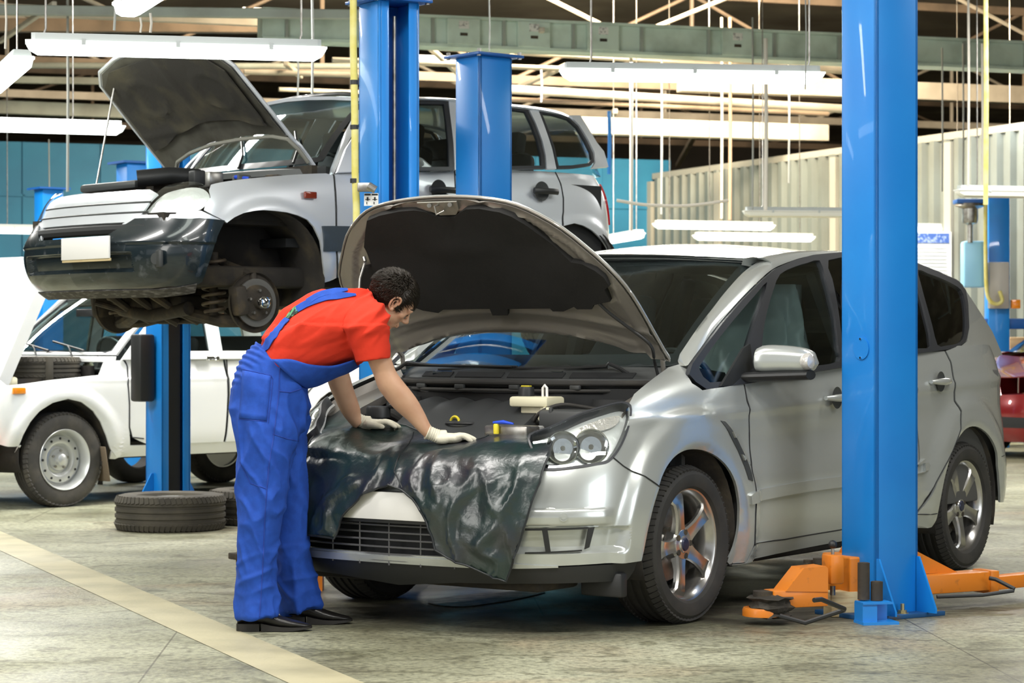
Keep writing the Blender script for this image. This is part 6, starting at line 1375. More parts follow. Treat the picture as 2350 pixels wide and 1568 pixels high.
for dx in (-.018, .018):
    q = MB(); q.box((dx, -.004, .024), (.030, .002, .008), rotm('Z', -8)); q.box((dx, -.004, .0), (.024, .002, .004), rotm('Z', -8)); q.box((dx, -.004, .003), (.008, .002, .018), rotm('Z', -8)); q.box((dx-.004, -.004, -.018), (.004, .002, .012), rotm('Z', -8)); q.obj('pictogram', M['inner'], st_, False)
# lift under the off-roader
aN = carry(N)
post3 = thing('lift_post', 'middle blue lift post with closed back, behind the raised silver bonnet', 'lift post'); place(post3, -.165, 13.72, aN-math.radians(2)); post(post3, 2.86, w=.245, dp=.225); baseplate(post3)
post4 = thing('lift_post', 'blue lift post with black channel under the raised car, left of the mechanic', 'lift post'); place(post4, -2.36, 16.05, math.radians(-50)); post(post4, 2.86); baseplate(post4, .52, .5); gusset(post4, 0, .12, 0, 1, .28, .16); gusset(post4, 0, -.12, 0, -1, .28, .16)
q = MB(); q.box((.06, 0, 1.2), (.03, .10, 2.3)); q.obj('channel_cover', M['blackp'], post4, False)
q = MB(); q.box((-.02, -.19, 1.02), (.14, .12, .46), None, .02); q.obj('black_cable_box', M['blackp'], post4)
def arm3(P, Q, label):
    o = thing('lift_arm', label, 'lift arm', P); v = Q-P; q = MB(); q.box(v/2, (v.length, .10, .10), v.to_track_quat('X', 'Z').to_matrix(), .006); q.obj('arm_beam', OR, o)
    q = MB(); q.cyl(v+Vector((0, 0, .03)), v+Vector((0, 0, .14)), .05, 18); q.obj('arm_pad', M['rubber'], o); return o
for (P, xy, lb_) in ((Vector((-.30, 13.85, 1.40)), (-.85, .60), 'orange lift arm under the raised car front door'), (Vector((-.30, 13.95, 1.40)), (-2.0, .60), 'orange lift arm under the raised car rear door'), (Vector((-2.2, 15.9, 1.40)), (-.75, -.58), 'orange lift arm on the far side under the raised car'), (Vector((-2.2, 16.0, 1.40)), (-1.9, -.58), 'far orange lift arm toward the raised car rear')):
    attach(arm3(P, Vector(N.l2w([xy[0], xy[1], .25])), lb_), post3 if P.x > -1 else post4)
# far lifts
def farpost(px, top, D, w, rz, label, h=2.86):
    o = thing('lift_post', label, 'lift post', ((px-1175)/FPX*D, D, 0), rz); 
    q = MB(); q.box((0, 0, h/2), (.24, .24, h), None, .008); q.obj('post', M['blue'], o); q = MB(); q.box((0, 0, h+.01), (.36, .36, .02)); q.obj('top_plate', M['blued'], o, False); return o
farpost(306, 375, 21.9, 0, .6, 'far blue lift post behind the raised bonnet, right of the pair at left'); farpost(112, 435, 25.6, 0, .6, 'far blue lift post against the blue wall, leftmost of all posts')
f5 = farpost(2288, 455, 26.5, 0, .5, 'far blue lift post at the right edge carrying a grey control box')
q = MB(); q.box((-.03, -.22, 1.83-.0), (.22, .12, .52), None, .01); cb = q.obj('control_box', mat('grey_enamel', (.48, .46, .42), .5), f5)
q = MB(); q.box((.16, -.22, 1.62), (.10, .10, .10), None, .01); q.obj('isolator_switch', M['amber'], f5)
q = MB(); q.box((.0, -.14, .98), (.14, .01, .21)); q.obj('notice_sheet', M['plate'], f5, False)
q = MB(); q.box((.0, 0, 1.40), (1.35, .16, .12), None, .01); q.obj('cross_carriage', M['blued'], f5)
for sx in (-1, 1): q = MB(); q.tube([(sx*.42, -.1, 1.25), (sx*.42, -.1, 1.60)], .05, 10); q.obj('arm_pivot', M['steel'], f5)
q = MB(); q.tube([at(x, y, 26.1)-f5.location for x, y in cr([(2262, 455), (2262, 560), (2264, 660), (2272, 690), (2288, 698), (2300, 690), (2294, 668)], 5)], .022, 8); yo = q.obj('yellow_hose', M['yellowpipe'], f5); f5.rotation_euler = (0, 0, 0)
mt = thing('lift_motor', 'grey lift motor hanging left of the far blue post with control box', 'motor', at(2226, 500, 26.2)); 
q = MB(); q.lathe([(0, .16), (.16, .16), (.17, .13), (.09, .10), (.09, -.02), (.08, -.06), (.03, -.08), (.03, -.28), (0, -.28)], 20, (0, 0, 0), 'z'); q.obj('motor_body', M['steel'], mt); q = MB(); q.box((0, 0, .18), (.34, .26, .05), None, .01); q.obj('motor_bracket', M['blued'], mt)
tk = thing('oil_tank', 'pale blue tank below the lift motor near the right edge', 'tank', at(2234, 660, 26.3)); q = MB(); q.box((0, 0, .26), (.26, .22, .52), None, .03); q.obj('tank_body', mat('pale_blue_enamel', (.30, .62, .88), .4), tk)
pp_ = Vector((6.05, 25.5, 0)); po = thing('poster', 'white wall poster with a blue header on the corrugated partition', 'poster', at(2133, 588, 28.7)); ang = math.atan2(-16.1, 7.25)
q = MB(); q.box((0, 0, 0), (.56, .02, .60), rotm('Z', 10)); q.obj('poster_sheet', mat('poster_paper', (.80, .84, .86), .6), po, False)
q = MB(); q.box((0, -.015, .22), (.50, .01, .12), rotm('Z', 10)); q.obj('poster_header', mat('poster_blue', (.05, .12, .42), .6, noise=(30, (.3, .4, .7), .5, .6)), po, False)
q = MB()
for k in range(8): q.box((0, -.015, .10-.045*k), (.44, .006, .012), rotm('Z', 10))
q.obj('poster_text_lines', mat('poster_grey', (.55, .60, .65), .7), po, False)
for (x, y, w, h_, lb_) in ((2345, 800, .34, .26, 'brown cardboard box above the red car at the right edge'), (2338, 840, .42, .12, 'flat dark crate under the cardboard box at the right edge')):
    q = MB(); q.box(at(x, y, 26.9), (w, .3, h_), None, .01); tag(q.obj('cardboard_box', mat('cardboard', (.50, .36, .20), .8) if h_ > .2 else M['greyp'], None), lb_, 'box')
q = MB(); sh = at(2345, 858, 26.9); q.box(sh, (1.4, .5, .03)); 
for dx in (-.65, .65): q.box(sh+Vector((dx, 0, -(sh.z)/2)), (.05, .4, sh.z))
tag(q.obj('shelf_table', M['greyp'], None, False), 'grey work table behind the red car at the right edge', 'table')
# loose wheels on the floor
def floorwheel(px, py, D, label, grp='wheels lying on the floor'):
    o = thing('wheel', label, 'wheel', ((px-1175)/FPX*D, D, .112), 0, grp); o.rotation_euler = (math.radians(90), 0, 0); tyre(o, .352, .225, .205, M['dusty'], True, tread=64)
    q = MB(); q.lathe([(.205, .075), (.215, .09), (.20, .085), (.18, .03), (.10, .0), (.04, .02), (.001, .02), (.001, -.04), (.2, -.06)], 40, close=True); q.obj('rim', M['steelwheel'], o); return o
floorwheel(391, 1180, 14.98, 'tyre and rim lying flat on the floor beside the blue post, fully in view'); floorwheel(600, 1170, 15.5, 'second tyre lying flat, mostly hidden behind the mechanic')
sw_ = thing('wheel', 'dark tyre standing under the old white car, left of the blue post', 'wheel', ((305-1175)/FPX*19.9, 19.9, .34), .9); tyre(sw_, .34, .19, .21, M['rubber'], False, tread=2)
# trolley castor behind the mechanic
tr = thing('trolley', 'low dark trolley with castors behind the mechanic under the white car', 'trolley', gp(530, 1068)); q = MB(); q.box((-.05, 0, .20), (.5, .4, .05), None, .01); q.obj('deck', M['darkiron'], tr)
for dx in (-.2, .0, .14): q = MB(); q.lathe([(0, .02), (.05, .02), (.055, 0), (.05, -.02), (0, -.02)], 18, (dx, -.1, .055)); q.cyl((dx, -.1, .06), (dx, -.1, .19), .012, 8); q.obj('castor', M['steel'], tr)
# lift arm end sticking out left of the mechanic
ja = thing('lift_arm', 'dark lift arm tip peeking out left of the mechanic knees', 'lift arm', at(560, 1277, 11.0)); q = MB(); q.box((.10, .1, 0), (.38, .08, .03), rotm('Z', 35), .005); q.cyl((-.03, 0, -.04), (-.03, 0, -.015), .008, 8); q.obj('arm_tip', M['darkiron'], ja)
q = MB(); q.box((.14, .12, -.09), (.30, .10, .07), rotm('Z', 35), .005); q.obj('arm_beam', OR, ja); q = MB(); q.box((.3, .28, -.12), (.10, .10, .16)); q.obj('arm_foot', OR, ja)
for c_, p_ in ((lb, post1), (cg, post1), (ra, post1), (ty, post1), (ja, post2)): attach(c_, p_)
# ---- red car at the right edge
RR = Frame((2395-1175)/FPX*24.6, 24.6, 58); rcar = RR.root('car'); tag(rcar, 'dark red car partly seen at the right edge behind the silver car', 'car')
RP = M['red']
def rp(name, S_, uv, m, d=(.25, .25), flip=1, off=0, disp=None):
    o = patch(name, S_, np.array(uv, float), m, rcar, d=d, flip=flip, off=off, disp=disp); mirror(o)
rp('front_bumper', SL, [(0, .3), (4.8, .3), (5.2, 2), (4.9, 3.6), (3.6, 4.2), (0, 4.0)], RP)
rp('lower_grille', SL, [(0, 1.4), (3.4, 1.4), (3.2, 2.1), (0, 2.2)], M['inner'], off=.006)
rp('headlamp', SL, [(2.6, 4.4), (4.6, 4.0), (5.6, 5.2), (5.6, 6.0), (3.2, 5.7)], MATS['lamp_bowl_silver2'], off=.01)
aw = [(6.35+1.15*math.cos(a), .4+2.9*math.sin(a)) for a in np.linspace(PI-.15, .15, 12)]
rp('front_wing', SL, [(5.2, .8)]+[p for p in aw if p[0] > 5.2]+[(8, .4), (8, 6.9), (5.6, 6.3), (4.9, 3.9)], RP)
rp('side_doors', SL, [(8.05, .3), (11.9, .3), (11.9, 6.8), (8.05, 6.8)], RP); rp('rear_quarter', SL, [(12, 3.6), (12, 6.9), (17, 6.9), (17, .8), (14.2, 1), (13.6, 3.4)], RP)
clo = Fn(lambda x, y: np.stack([x, y, np.polyval(_pc, x)-.055*(y/.75)**2*np.clip((x+.1)/.55, 0, 1)], 1)); patch('bonnet', clo, hood_uv*np.array([1.0, 1.02]), RP, rcar, d=(.08, .08), th=.01)
rp('cabin_side', SU, [(-.2, 1.02), (-1.1, 1.45), (-3.0, 1.45), (-3.4, 1.02)], M['tglass'], d=(.15, .1), flip=1)
q = MB(); q.loft([[(x, y, z+.05*(1-(y/.7)**2)) for y in np.linspace(-.7, .7, 7)]+[(x, y, z-.03) for y in np.linspace(.7, -.7, 7)] for x, z in ((-1.0, 1.44), (-1.6, 1.50), (-2.6, 1.48), (-3.1, 1.40))]); q.obj('roof', RP, rcar)
patch('windscreen', W_, np.array([(0, 0), (0, 8), (4.3, 8), (4.3, 0)]), M['tglass'], rcar, d=(.5, .5), th=.004, flip=-1)
for x0 in (0, -2.85):
    for s_ in (1, -1):
        w = thing('wheel', None, None); w.parent = rcar; w.location = (x0, .80*s_, .32)
        q = MB(); q.lathe([(.20, .09), (.30, .10), (.32, .07), (.32, -.07), (.30, -.10), (.2, -.09)], 40, close=True); q.obj('tyre', M['rubber'], w)
        q = MB(); q.lathe([(0, .05*s_), (.06, .05*s_), (.19, .07*s_), (.205, .08*s_), (.205, -.08*s_), (0, -.05*s_)], 30); q.obj('rim', M['alloy'], w)
q = MB(); q.box((-1.4, 0, .35), (4.0, 1.4, .2)); q.obj('underbody', M['mud'], rcar)
# ------------------------------------------------------------ the mechanic
from mathutils.bvhtree import BVHTree
def ring(pA, pB, D, dh, n=28, e=1.0, ud=0.0, da=0.0):
    """cross-section through two outline points; dh = half depth; da = depth change across"""
    A, B = at(*pA, D-da), at(*pB, D+da); C = (A+B)/2; u = (B-A)/2
    v = Vector((0, dh, 0)); out = []
    for k in range(n):
        a = 2*PI*k/n; c, s = math.cos(a), math.sin(a)
        out.append(C+u*math.copysign(abs(c)**e, c)+v*math.copysign(abs(s)**e, s))
    return out
def smooth_rings(R, k=4):
    n = len(R[0]); cols = [cr([r[j] for r in R], k) for j in range(n)]
    return [[Vector(cols[j][i]) for j in range(n)] for i in range(len(cols[0]))]
def blob(q, c, r, R=None, n=20):
    c = Vector(c); rings = []
    for i in range(1, 12):
        t = PI*i/12; ring_ = []
        for k in range(n):
            a = 2*PI*k/n; p = Vector((r[0]*math.sin(t)*math.cos(a), r[1]*math.sin(t)*math.sin(a), r[2]*math.cos(t)))
            ring_.append(c+(R @ p if R else p))
        rings.append(ring_)
    q.loft(rings)
def fuse(q, vox, it=4, lam=.5):
    """one continuous skin from overlapping closed volumes"""
    me = bpy.data.meshes.new('tmp'); me.from_pydata([tuple(v) for v in q.V], [], q.F)
    bm = bmesh.new(); bm.from_mesh(me); bmesh.ops.recalc_face_normals(bm, faces=bm.faces); bm.to_mesh(me); bm.free()
    o = bpy.data.objects.new('tmp', me); COL.objects.link(o)
    m = o.modifiers.new('r', 'REMESH'); m.mode = 'VOXEL'; m.voxel_size = vox; m.use_smooth_shade = True
    dg = bpy.context.evaluated_depsgraph_get(); e = o.evaluated_get(dg).to_mesh()
    V = np.array([v.co[:] for v in e.vertices]); F = [tuple(p.vertices) for p in e.polygons]
    E = np.array([ed.vertices[:] for ed in e.edges]); o.evaluated_get(dg).to_mesh_clear()
    bpy.data.objects.remove(o); deg = np.zeros(len(V)); np.add.at(deg, E[:, 0], 1); np.add.at(deg, E[:, 1], 1)
    for _ in range(it):
        for l in (lam, -lam*.9) if it > 6 else (lam,):
            S_ = np.zeros_like(V); np.add.at(S_, E[:, 0], V[E[:, 1]]); np.add.at(S_, E[:, 1], V[E[:, 0]])
            V = V+l*(S_/deg[:, None]-V)
    return V, F
def vnorm(V, F):
    N = np.zeros_like(V); T = [(f[0], f[1], f[2]) for f in F]+[(f[0], f[2], f[3]) for f in F if len(f) > 3]
    T = np.array(T); n = np.cross(V[T[:, 1]]-V[T[:, 0]], V[T[:, 2]]-V[T[:, 0]])
    for k in range(3): np.add.at(N, T[:, k], n)
    return N/np.maximum(np.linalg.norm(N, axis=1, keepdims=True), 1e-12)
MO = Vector((-.92, 9.81, 0))
man = thing('person', 'person in red t-shirt and blue bib overalls bending over the open engine bay, white gloves', 'person', MO)
def mpart(name, V, F, m, parent=None, sharp=60):
    V = np.array([tuple(v) for v in V])-np.array(MO); return mk(name, V, F, m, parent or man, True, sharp)
# --- head frame
hf = Vector((.66, .30, -.62)).normalized(); hu = Vector((.66, -.02, .70)); hu = (hu-hf*hu.dot(hf)).normalized(); hr = hf.cross(hu)   # hr = person's right
HR = Matrix((hf, -hr, hu)).transposed(); HC = at(899, 687, 9.84)
def hd(p): return HC+HR @ Vector(p)
bq = MB()
blob(bq, hd((-.012, 0, .022)), (.092, .073, .086), HR, 24)
blob(bq, hd((.036, 0, -.03)), (.056, .060, .082), HR, 24)
blob(bq, hd((.048, 0, .035)), (.045, .056, .045), HR)
blob(bq, hd((.064, 0, -.094)), (.024, .026, .020), HR)
blob(bq, hd((.05, 0, -.075)), (.038, .042, .034), HR)
for s in (1, -1):
    blob(bq, hd((.012, .046*s, -.055)), (.040, .020, .040), HR); blob(bq, hd((.058, .040*s, -.020)), (.026, .022, .020), HR)
    bq.tube([hd((.078, .052*s, .012)), hd((.091, .030*s, .020)), hd((.094, .008*s, .017))], .009, 8)
    blob(bq, hd((.078, .031*s, .000)), (.013, .016, .011), HR)
bq.tube([hd((.094, 0, .010)), hd((.104, 0, -.008)), hd((.117, 0, -.030)), hd((.112, 0, -.037))], [.007, .008, .012, .010], 10)
for s in (1, -1): blob(bq, hd((.103, .011*s, -.036)), (.010, .008, .008), HR)
for z, r in ((-.062, .0065), (-.073, .0075)): bq.tube([hd((.084, -.024, z)), hd((.096, -.010, z+.002)), hd((.098, 0, z)), hd((.096, .010, z+.002)), hd((.084, .024, z))], [.003, r, r, r, .003], 8)
# neck
nb = [ring((846, 690), (874, 745), 9.84, .075), ring((860, 680), (900, 735), 9.84, .062), ring((872, 672), (912, 722), 9.845, .058)]
bq.loft(smooth_rings(nb, 3))
# torso + legs under the clothes
bq.loft(smooth_rings([ring((618, 812), (684, 862), 9.81, .10), ring((675, 745), (738, 840), 9.82, .13), ring((740, 705), (800, 820), 9.83, .15), ring((822, 690), (852, 775), 9.84, .12), ring((845, 688), (878, 750), 9.84, .08)], 3))
def armr(P, D0, D1, k0): return smooth_rings([ring(a, b, D0+(D1-D0)*i/(len(P)-1), k*np.linalg.norm(np.subtract(a, b))/545/2, 20) for i, (a, b, k) in enumerate(P)], 3)
RA = [((820, 735), (862, 722), .8), ((830, 790), (884, 780), .9), ((843, 828), (898, 822), .95), ((857, 861), (909, 852), .95), ((867, 890), (926, 876), .95), ((879, 908), (943, 897), .92), ((904, 938), (959, 919), .9), ((935, 965), (975, 948), .9), ((966, 996), (989, 977), 1.1), ((982, 1010), (1001, 990), 1.2)]
LA = [((775, 755), (815, 745), .8), ((756, 805), (806, 795), .9), ((746, 850), (800, 842), .95), ((754, 884), (807, 876), .95), ((767, 914), (816, 905), .95), ((783, 947), (827, 938), .9), ((800, 970), (829, 954), 1.1), ((815, 985), (838, 966), 1.2)]
bq.loft(armr(RA, 9.65, 9.75, 1)); bq.loft(armr(LA, 10.02, 10.15, 1))
for x0, D in (((588, 640), 9.72), ((660, 705), 9.92)):
    pass
bq.loft(smooth_rings([ring((570, 900), (665, 900), 9.73, .08), ring((565, 1100), (635, 1100), 9.71, .07), ring((568, 1250), (615, 1250), 9.70, .05), ring((568, 1420), (610, 1420), 9.70, .04)], 3))
bq.loft(smooth_rings([ring((620, 920), (695, 920), 9.89, .08), ring((655, 1100), (700, 1100), 9.92, .07), ring((655, 1250), (700, 1250), 9.93, .05), ring((680, 1400), (718, 1395), 9.93, .04)], 3))
bq.loft(smooth_rings([ring((590, 835), (682, 878), 9.81, .12), ring((555, 900), (690, 920), 9.81, .16), ring((560, 960), (690, 960), 9.81, .15)], 3))
V, F = fuse(bq, .0052, 3)
V = list(map(tuple, V))
# ears
for s in (1, -1):
    e = MB(); P0 = [(.004, .072*s, -.032), (-.012, .079*s, -.022), (-.020, .086*s, .004), (-.014, .090*s, .024), (.002, .089*s, .030), (.014, .083*s, .020), (.016, .077*s, .004)]
    e.tube([hd(p) for p in cr(P0, 4)], .0048, 8); blob(e, hd((.001, .077*s, .002)), (.016, .004, .026), HR); blob(e, hd((.008, .076*s, -.027)), (.008, .006, .010), HR)
    e.tube([hd(p) for p in cr([(-.008, .082*s, -.010), (-.010, .086*s, .008), (.002, .085*s, .016)], 4)], .003, 6)
    n = len(V); V += [tuple(v) for v in e.V]; F += [tuple(i+n for i in f) for f in e.F]
body = mpart('body', V, F, M['skin'])
for s in (1, -1):
    q = MB(); blob(q, hd((.0815, .031*s, -.0035)), (.0108, .012, .0095), HR); mpart('eye', q.V, q.F, mat('eye', (.05, .03, .02), .2), body)
    q = MB(); q.tube([hd(p) for p in cr([(.078, .046*s, .021), (.092, .030*s, .0275), (.0985, .012*s, .0235)], 4)], [.002]+[.0036]*7+[.002], 6); mpart('eyebrow', q.V, q.F, M['hair'], body)
q = MB(); q.tube([hd(p) for p in cr([(.088, -.024, -.0675), (.1015, 0, -.0672), (.088, .024, -.0675)], 5)], .0018, 6); mpart('mouth', q.V, q.F, mat('lip', (.34, .12, .09), .5), body)
# hair: cap of short strands
rg = random.Random(5)
def scalp(p):   # p unit direction in head space -> does hair grow here, surface point
    q_ = Vector((p.x*.097-.012, p.y*.079, p.z*.092+.022)); x, y, z = q_
    front = .050+.35*max(0, abs(y)-.03)
    if x > .045: return (z > front), q_
    if x > .002: return (z > (.028 if abs(y) > .05 else .03)-(.045 if .012 < x < .034 and abs(y) > .055 else 0)), q_
    return (z > -.002-.055*min(1, max(0, (-x)/.05))), q_
hq = MB(); cap = MB()
hm = []
for i in range(5200):
    u, w = rg.uniform(-1, 1), rg.uniform(0, 2*PI); r = math.sqrt(1-u*u); d = Vector((r*math.cos(w), r*math.sin(w), u))
    ok, p = scalp(d)
    if not ok: continue
    L = .020 if p.z < .03 else .034
    n_ = d.copy(); comb = Vector((.8, 0, -.35)) if p.x > 0 else Vector((-.15, 0, -1.0)); comb = comb+Vector((rg.gauss(0, .3), rg.gauss(0, .35), rg.gauss(0, .25)))
    t = (comb-n_*comb.dot(n_)).normalized(); a = p; b = p+(n_*.42+t*.8)*L*.5; c = p+(n_*.50+t*1.0)*L+Vector((0, 0, 0))
    wd_ = .0019; sd = t.cross(n_).normalized()*wd_
    A = [hd(a-n_*.004-sd), hd(a-n_*.004+sd), hd(a+n_*.003)]; B = [hd(b-sd*.9), hd(b+sd*.9), hd(b+n_*.0025)]
    hq.add(A+B+[hd(c)], [(0, 1, 4, 3), (1, 2, 5, 4), (2, 0, 3, 5), (3, 4, 6), (4, 5, 6), (5, 3, 6)])
for i in range(1, 24):
    for k in range(40): pass
bm = bmesh.new(); bmesh.ops.create_icosphere(bm, subdivisions=5, radius=1); rem = []
for f in bm.faces:
    if not scalp(f.calc_center_median().normalized())[0]: rem.append(f)
bmesh.ops.delete(bm, geom=rem, context='FACES'); bm.verts.ensure_lookup_table()
for v in bm.verts: p = scalp(v.co.normalized())[1]; v.co = hd(p+v.co.normalized()*.001)
off = len(hq.V); hq.V += [tuple(v.co) for v in bm.verts]; hq.F += [tuple(v.index+off for v in f.verts) for f in bm.faces]; hq.I += [0]*len(bm.faces); bm.free()
mpart('hair', hq.V, hq.F, M['hair'], body, 180)
# --- shirt
sq = MB()
sq.loft(smooth_rings([ring((592, 808), (692, 890), 9.81, .145), ring((604, 792), (700, 880), 9.81, .155), ring((622, 756), (722, 872), 9.81, .165), ring((663, 716), (757, 856), 9.815, .178), ring((712, 687), (792, 842), 9.82, .190), ring((762, 669), (828, 826), 9.825, .195), ring((805, 661), (862, 795), 9.83, .18), ring((833, 662), (882, 755), 9.835, .125), ring((848, 676), (876, 738), 9.84, .085)], 4))
sq.loft(smooth_rings([ring((800, 700), (852, 672), 9.74, .07, 24), ring((790, 738), (880, 714), 9.675, .082, 24), ring((800, 780), (893, 762), 9.66, .080, 24), ring((810, 812), (896, 795), 9.655, .076, 24), ring((815, 834), (897, 822), 9.655, .074, 24)], 4))
sq.loft(smooth_rings([ring((790, 690), (835, 680), 9.94, .07, 24), ring((762, 745), (840, 730), 10.0, .08, 24), ring((748, 800), (822, 790), 10.03, .078, 24), ring((742, 838), (812, 832), 10.04, .074, 24)], 4))
V, F = fuse(sq, .0065, 8)
N = vnorm(V, F)
def fold(p, dirs, sc, sharp=2.2): # elongated crease noise
    out = 0
    return out
d = np.zeros(len(V)); ax = Vector((.80, 0, .60)).normalized(); pe = Vector((-.6, 0, .8))
for i, p in enumerate(V):
    v = Vector(p); a, b_, c = v.dot(ax), v.dot(pe), v.y
    w = NZ.noise(Vector((a*2.2, b_*9+a*1.5, c*4))); w2 = NZ.noise(Vector((a*5, b_*16, c*8+5)))
    nr = max(0, 1-abs(p[1]-9.62)/.35)
    d[i] = .026*max(0, 1-abs(w)*4.2)**1.3+.011*max(0, 1-abs(w2)*3.6)-.010
    if p[1] < 9.78 and p[2] < 1.27: d[i] = (d[i]+.010)*max(.1, min(1, (p[2]-1.16)/.10))-.003
V = V+N*d[:, None]
# open hems: cut the sleeve mouths by keeping a short inner turn
shirt = mpart('t_shirt', V, F, M['shirt'], sharp=180)
sb = BVHTree.FromPolygons([Vector(v) for v in V], F)
q = MB(); rg_ = smooth_rings([ring((843, 662), (884, 742), 9.838, .098), ring((851, 666), (888, 736), 9.84, .088)], 3)
q.loft(rg_, True, False); co = mpart('collar', q.V, q.F, M['shirt']); mo_ = co.modifiers.new('t', 'SOLIDIFY'); mo_.thickness = .006
# --- overalls
oq = MB()
NL = [((588, 782), (704, 886)), ((556, 818), (703, 905)), ((538, 868), (704, 930)), ((532, 920), (700, 955)), ((534, 975), (690, 990)), ((542, 1040), (672, 1045)), ((547, 1110), (657, 1110)), ((549, 1180), (643, 1180)), ((548, 1250), (633, 1250)), ((546, 1310), (629, 1306)), ((545, 1360), (629, 1356)), ((544, 1418), (639, 1412))]
DH = [.155, .165, .175, .17, .115, .105, .10, .095, .09, .088, .09, .098]; DD = [9.81, 9.81, 9.81, 9.80, 9.735, 9.72, 9.71, 9.70, 9.70, 9.70, 9.70, 9.70]
oq.loft(smooth_rings([ring(a, b, D_, h, 32) for (a, b), D_, h in zip(NL, DD, DH)], 4))
FL = [((600, 900), (704, 905)), ((602, 960), (703, 950)), ((615, 1020), (701, 1010)), ((630, 1090), (704, 1085)), ((636, 1160), (706, 1155)), ((636, 1230), (707, 1225)), ((634, 1290), (711, 1280)), ((641, 1345), (722, 1332)), ((652, 1408), (734, 1389))]
oq.loft(smooth_rings([ring(a, b, D_, h, 32) for (a, b), D_, h in zip(FL, [9.85, 9.89, 9.90, 9.91, 9.92, 9.93, 9.935, 9.94, 9.94], [.10, .10, .10, .095, .09, .088, .088, .09, .095])], 4))
V, F = fuse(oq, .0062, 6); N = vnorm(V, F); d = np.zeros(len(V))
for i, p in enumerate(V):
    x, y, z = p; w = NZ.noise(Vector((x*9, y*7, z*2.0))); w2 = NZ.noise(Vector((x*13+z*3, y*9, z*6+3))); w3 = NZ.noise(Vector((x*6-z*7, y*5, z*9)))
    k = min(1, max(0, (1.2-z)/.3)); d[i] = k*(.017*max(0, 1-abs(w)*3.0)**1.5+.011*max(0, 1-abs(w2)*3.2)**1.2)+.010*max(0, 1-abs(w3)*3.4)*max(0, 1-abs(z-.22)/.20)-.004
    wl = (x+1.175+.0)*.68+(z-1.19)*.0
    # gathered waistband
    t = Vector(p)-at(640, 840, 9.8); h_ = t.dot(Vector((-.68, 0, .73)))
    if h_ > .045: d[i] += .0038*math.sin(t.dot(Vector((.73, 0, .68)))*230+y*70+2*w)*min(1, (h_-.045)/.03)
V = V+N*d[:, None]
ov = mpart('bib_overalls', V, F, M['denim'], sharp=180)
ob_ = BVHTree.FromPolygons([Vector(v) for v in V], F)
def onto(bvh, px, py, off=.005):
    o_ = Vector((0, 0, EYE)); dr = (at(px, py, 1)-o_).normalized(); h = bvh.ray_cast(o_, dr)
    if h[0] is None: h = bvh.find_nearest(at(px, py, 9.7))
    n = h[1]; n = -n if n.dot(dr) > 0 else n
    return h[0]+n*off, n
def ribbon(bvh, pts, w, m, name, parent, th=.003, off=.004, taper=0):
    q = MB(); C_ = [onto(bvh, *p, off) for p in cr(pts, 5)]; rings = []
    for i, (c, n) in enumerate(C_):
        t = (C_[min(i+1, len(C_)-1)][0]-C_[max(0, i-1)][0]).normalized(); s_ = t.cross(n).normalized()*w/2*(1-taper*max(0, (i/len(C_)-.7)/.3))
        rings.append([c-s_, c+s_, c+s_+n*th, c-s_+n*th])
    q.loft(rings); return mpart(name, q.V, q.F, m, parent, 50)
# straps
ribbon(sb, [(598, 812), (620, 783), (645, 750), (661, 733)], .050, M['denim'], 'strap', ov)
ribbon(sb, [(660, 733), (671, 721), (683, 711)], .040, mat('striped_elastic', (.10, .30, .14), .8, noise=(70, (.01, .02, .02), .48, .52, (1, 1, .1))), 'elastic', ov)
ribbon(sb, [(680, 713), (706, 698), (740, 687), (780, 680), (816, 678)], .036, M['denim'], 'strap', ov, taper=.85)
ribbon(sb, [(706, 695), (732, 679), (762, 671), (798, 666)], .034, M['denim'], 'strap', ov, taper=.8)
# bib wrapping chest and side
bb = MB(); rings = []
def arc(pA, pB, D, dh, a0, a1, n=18, grow=1.0):
    A, B = at(*pA, D), at(*pB, D); C = (A+B)/2; u = (B-A)/2*grow; v = Vector((0, dh*grow, 0))
    return [C+u*math.cos(a)+v*math.sin(a) for a in np.linspace(a0, a1, n)]
for (a, b, D_, h, lo) in (((600, 795), (703, 890), 9.81, .162, 112), ((622, 756), (725, 884), 9.81, .170, 86), ((645, 735), (743, 876), 9.815, .178, 66), ((685, 705), (772, 862), 9.82, .186, 46), ((715, 686), (795, 853), 9.82, .192, 40), ((752, 672), (822, 838), 9.825, .196, 34)):
    rings.append(arc(a, b, D_, h, math.radians(-lo), math.radians(lo), 22, 1.06))
rings = [[Vector(c) for c in col] for col in zip(*[cr([r[j] for r in rings], 4) for j in range(22)])]
bb.loft(rings, False, False); bo = mpart('bib', bb.V, bb.F, M['denim'], ov); mo_ = bo.modifiers.new('t', 'SOLIDIFY'); mo_.thickness = .006; mo_.offset = 1
q = MB(); c, n_ = onto(sb, 786, 832, .012); q.cyl(c, c+n_*.006, .008, 14); mpart('stud', q.V, q.F, M['steel'], bo)
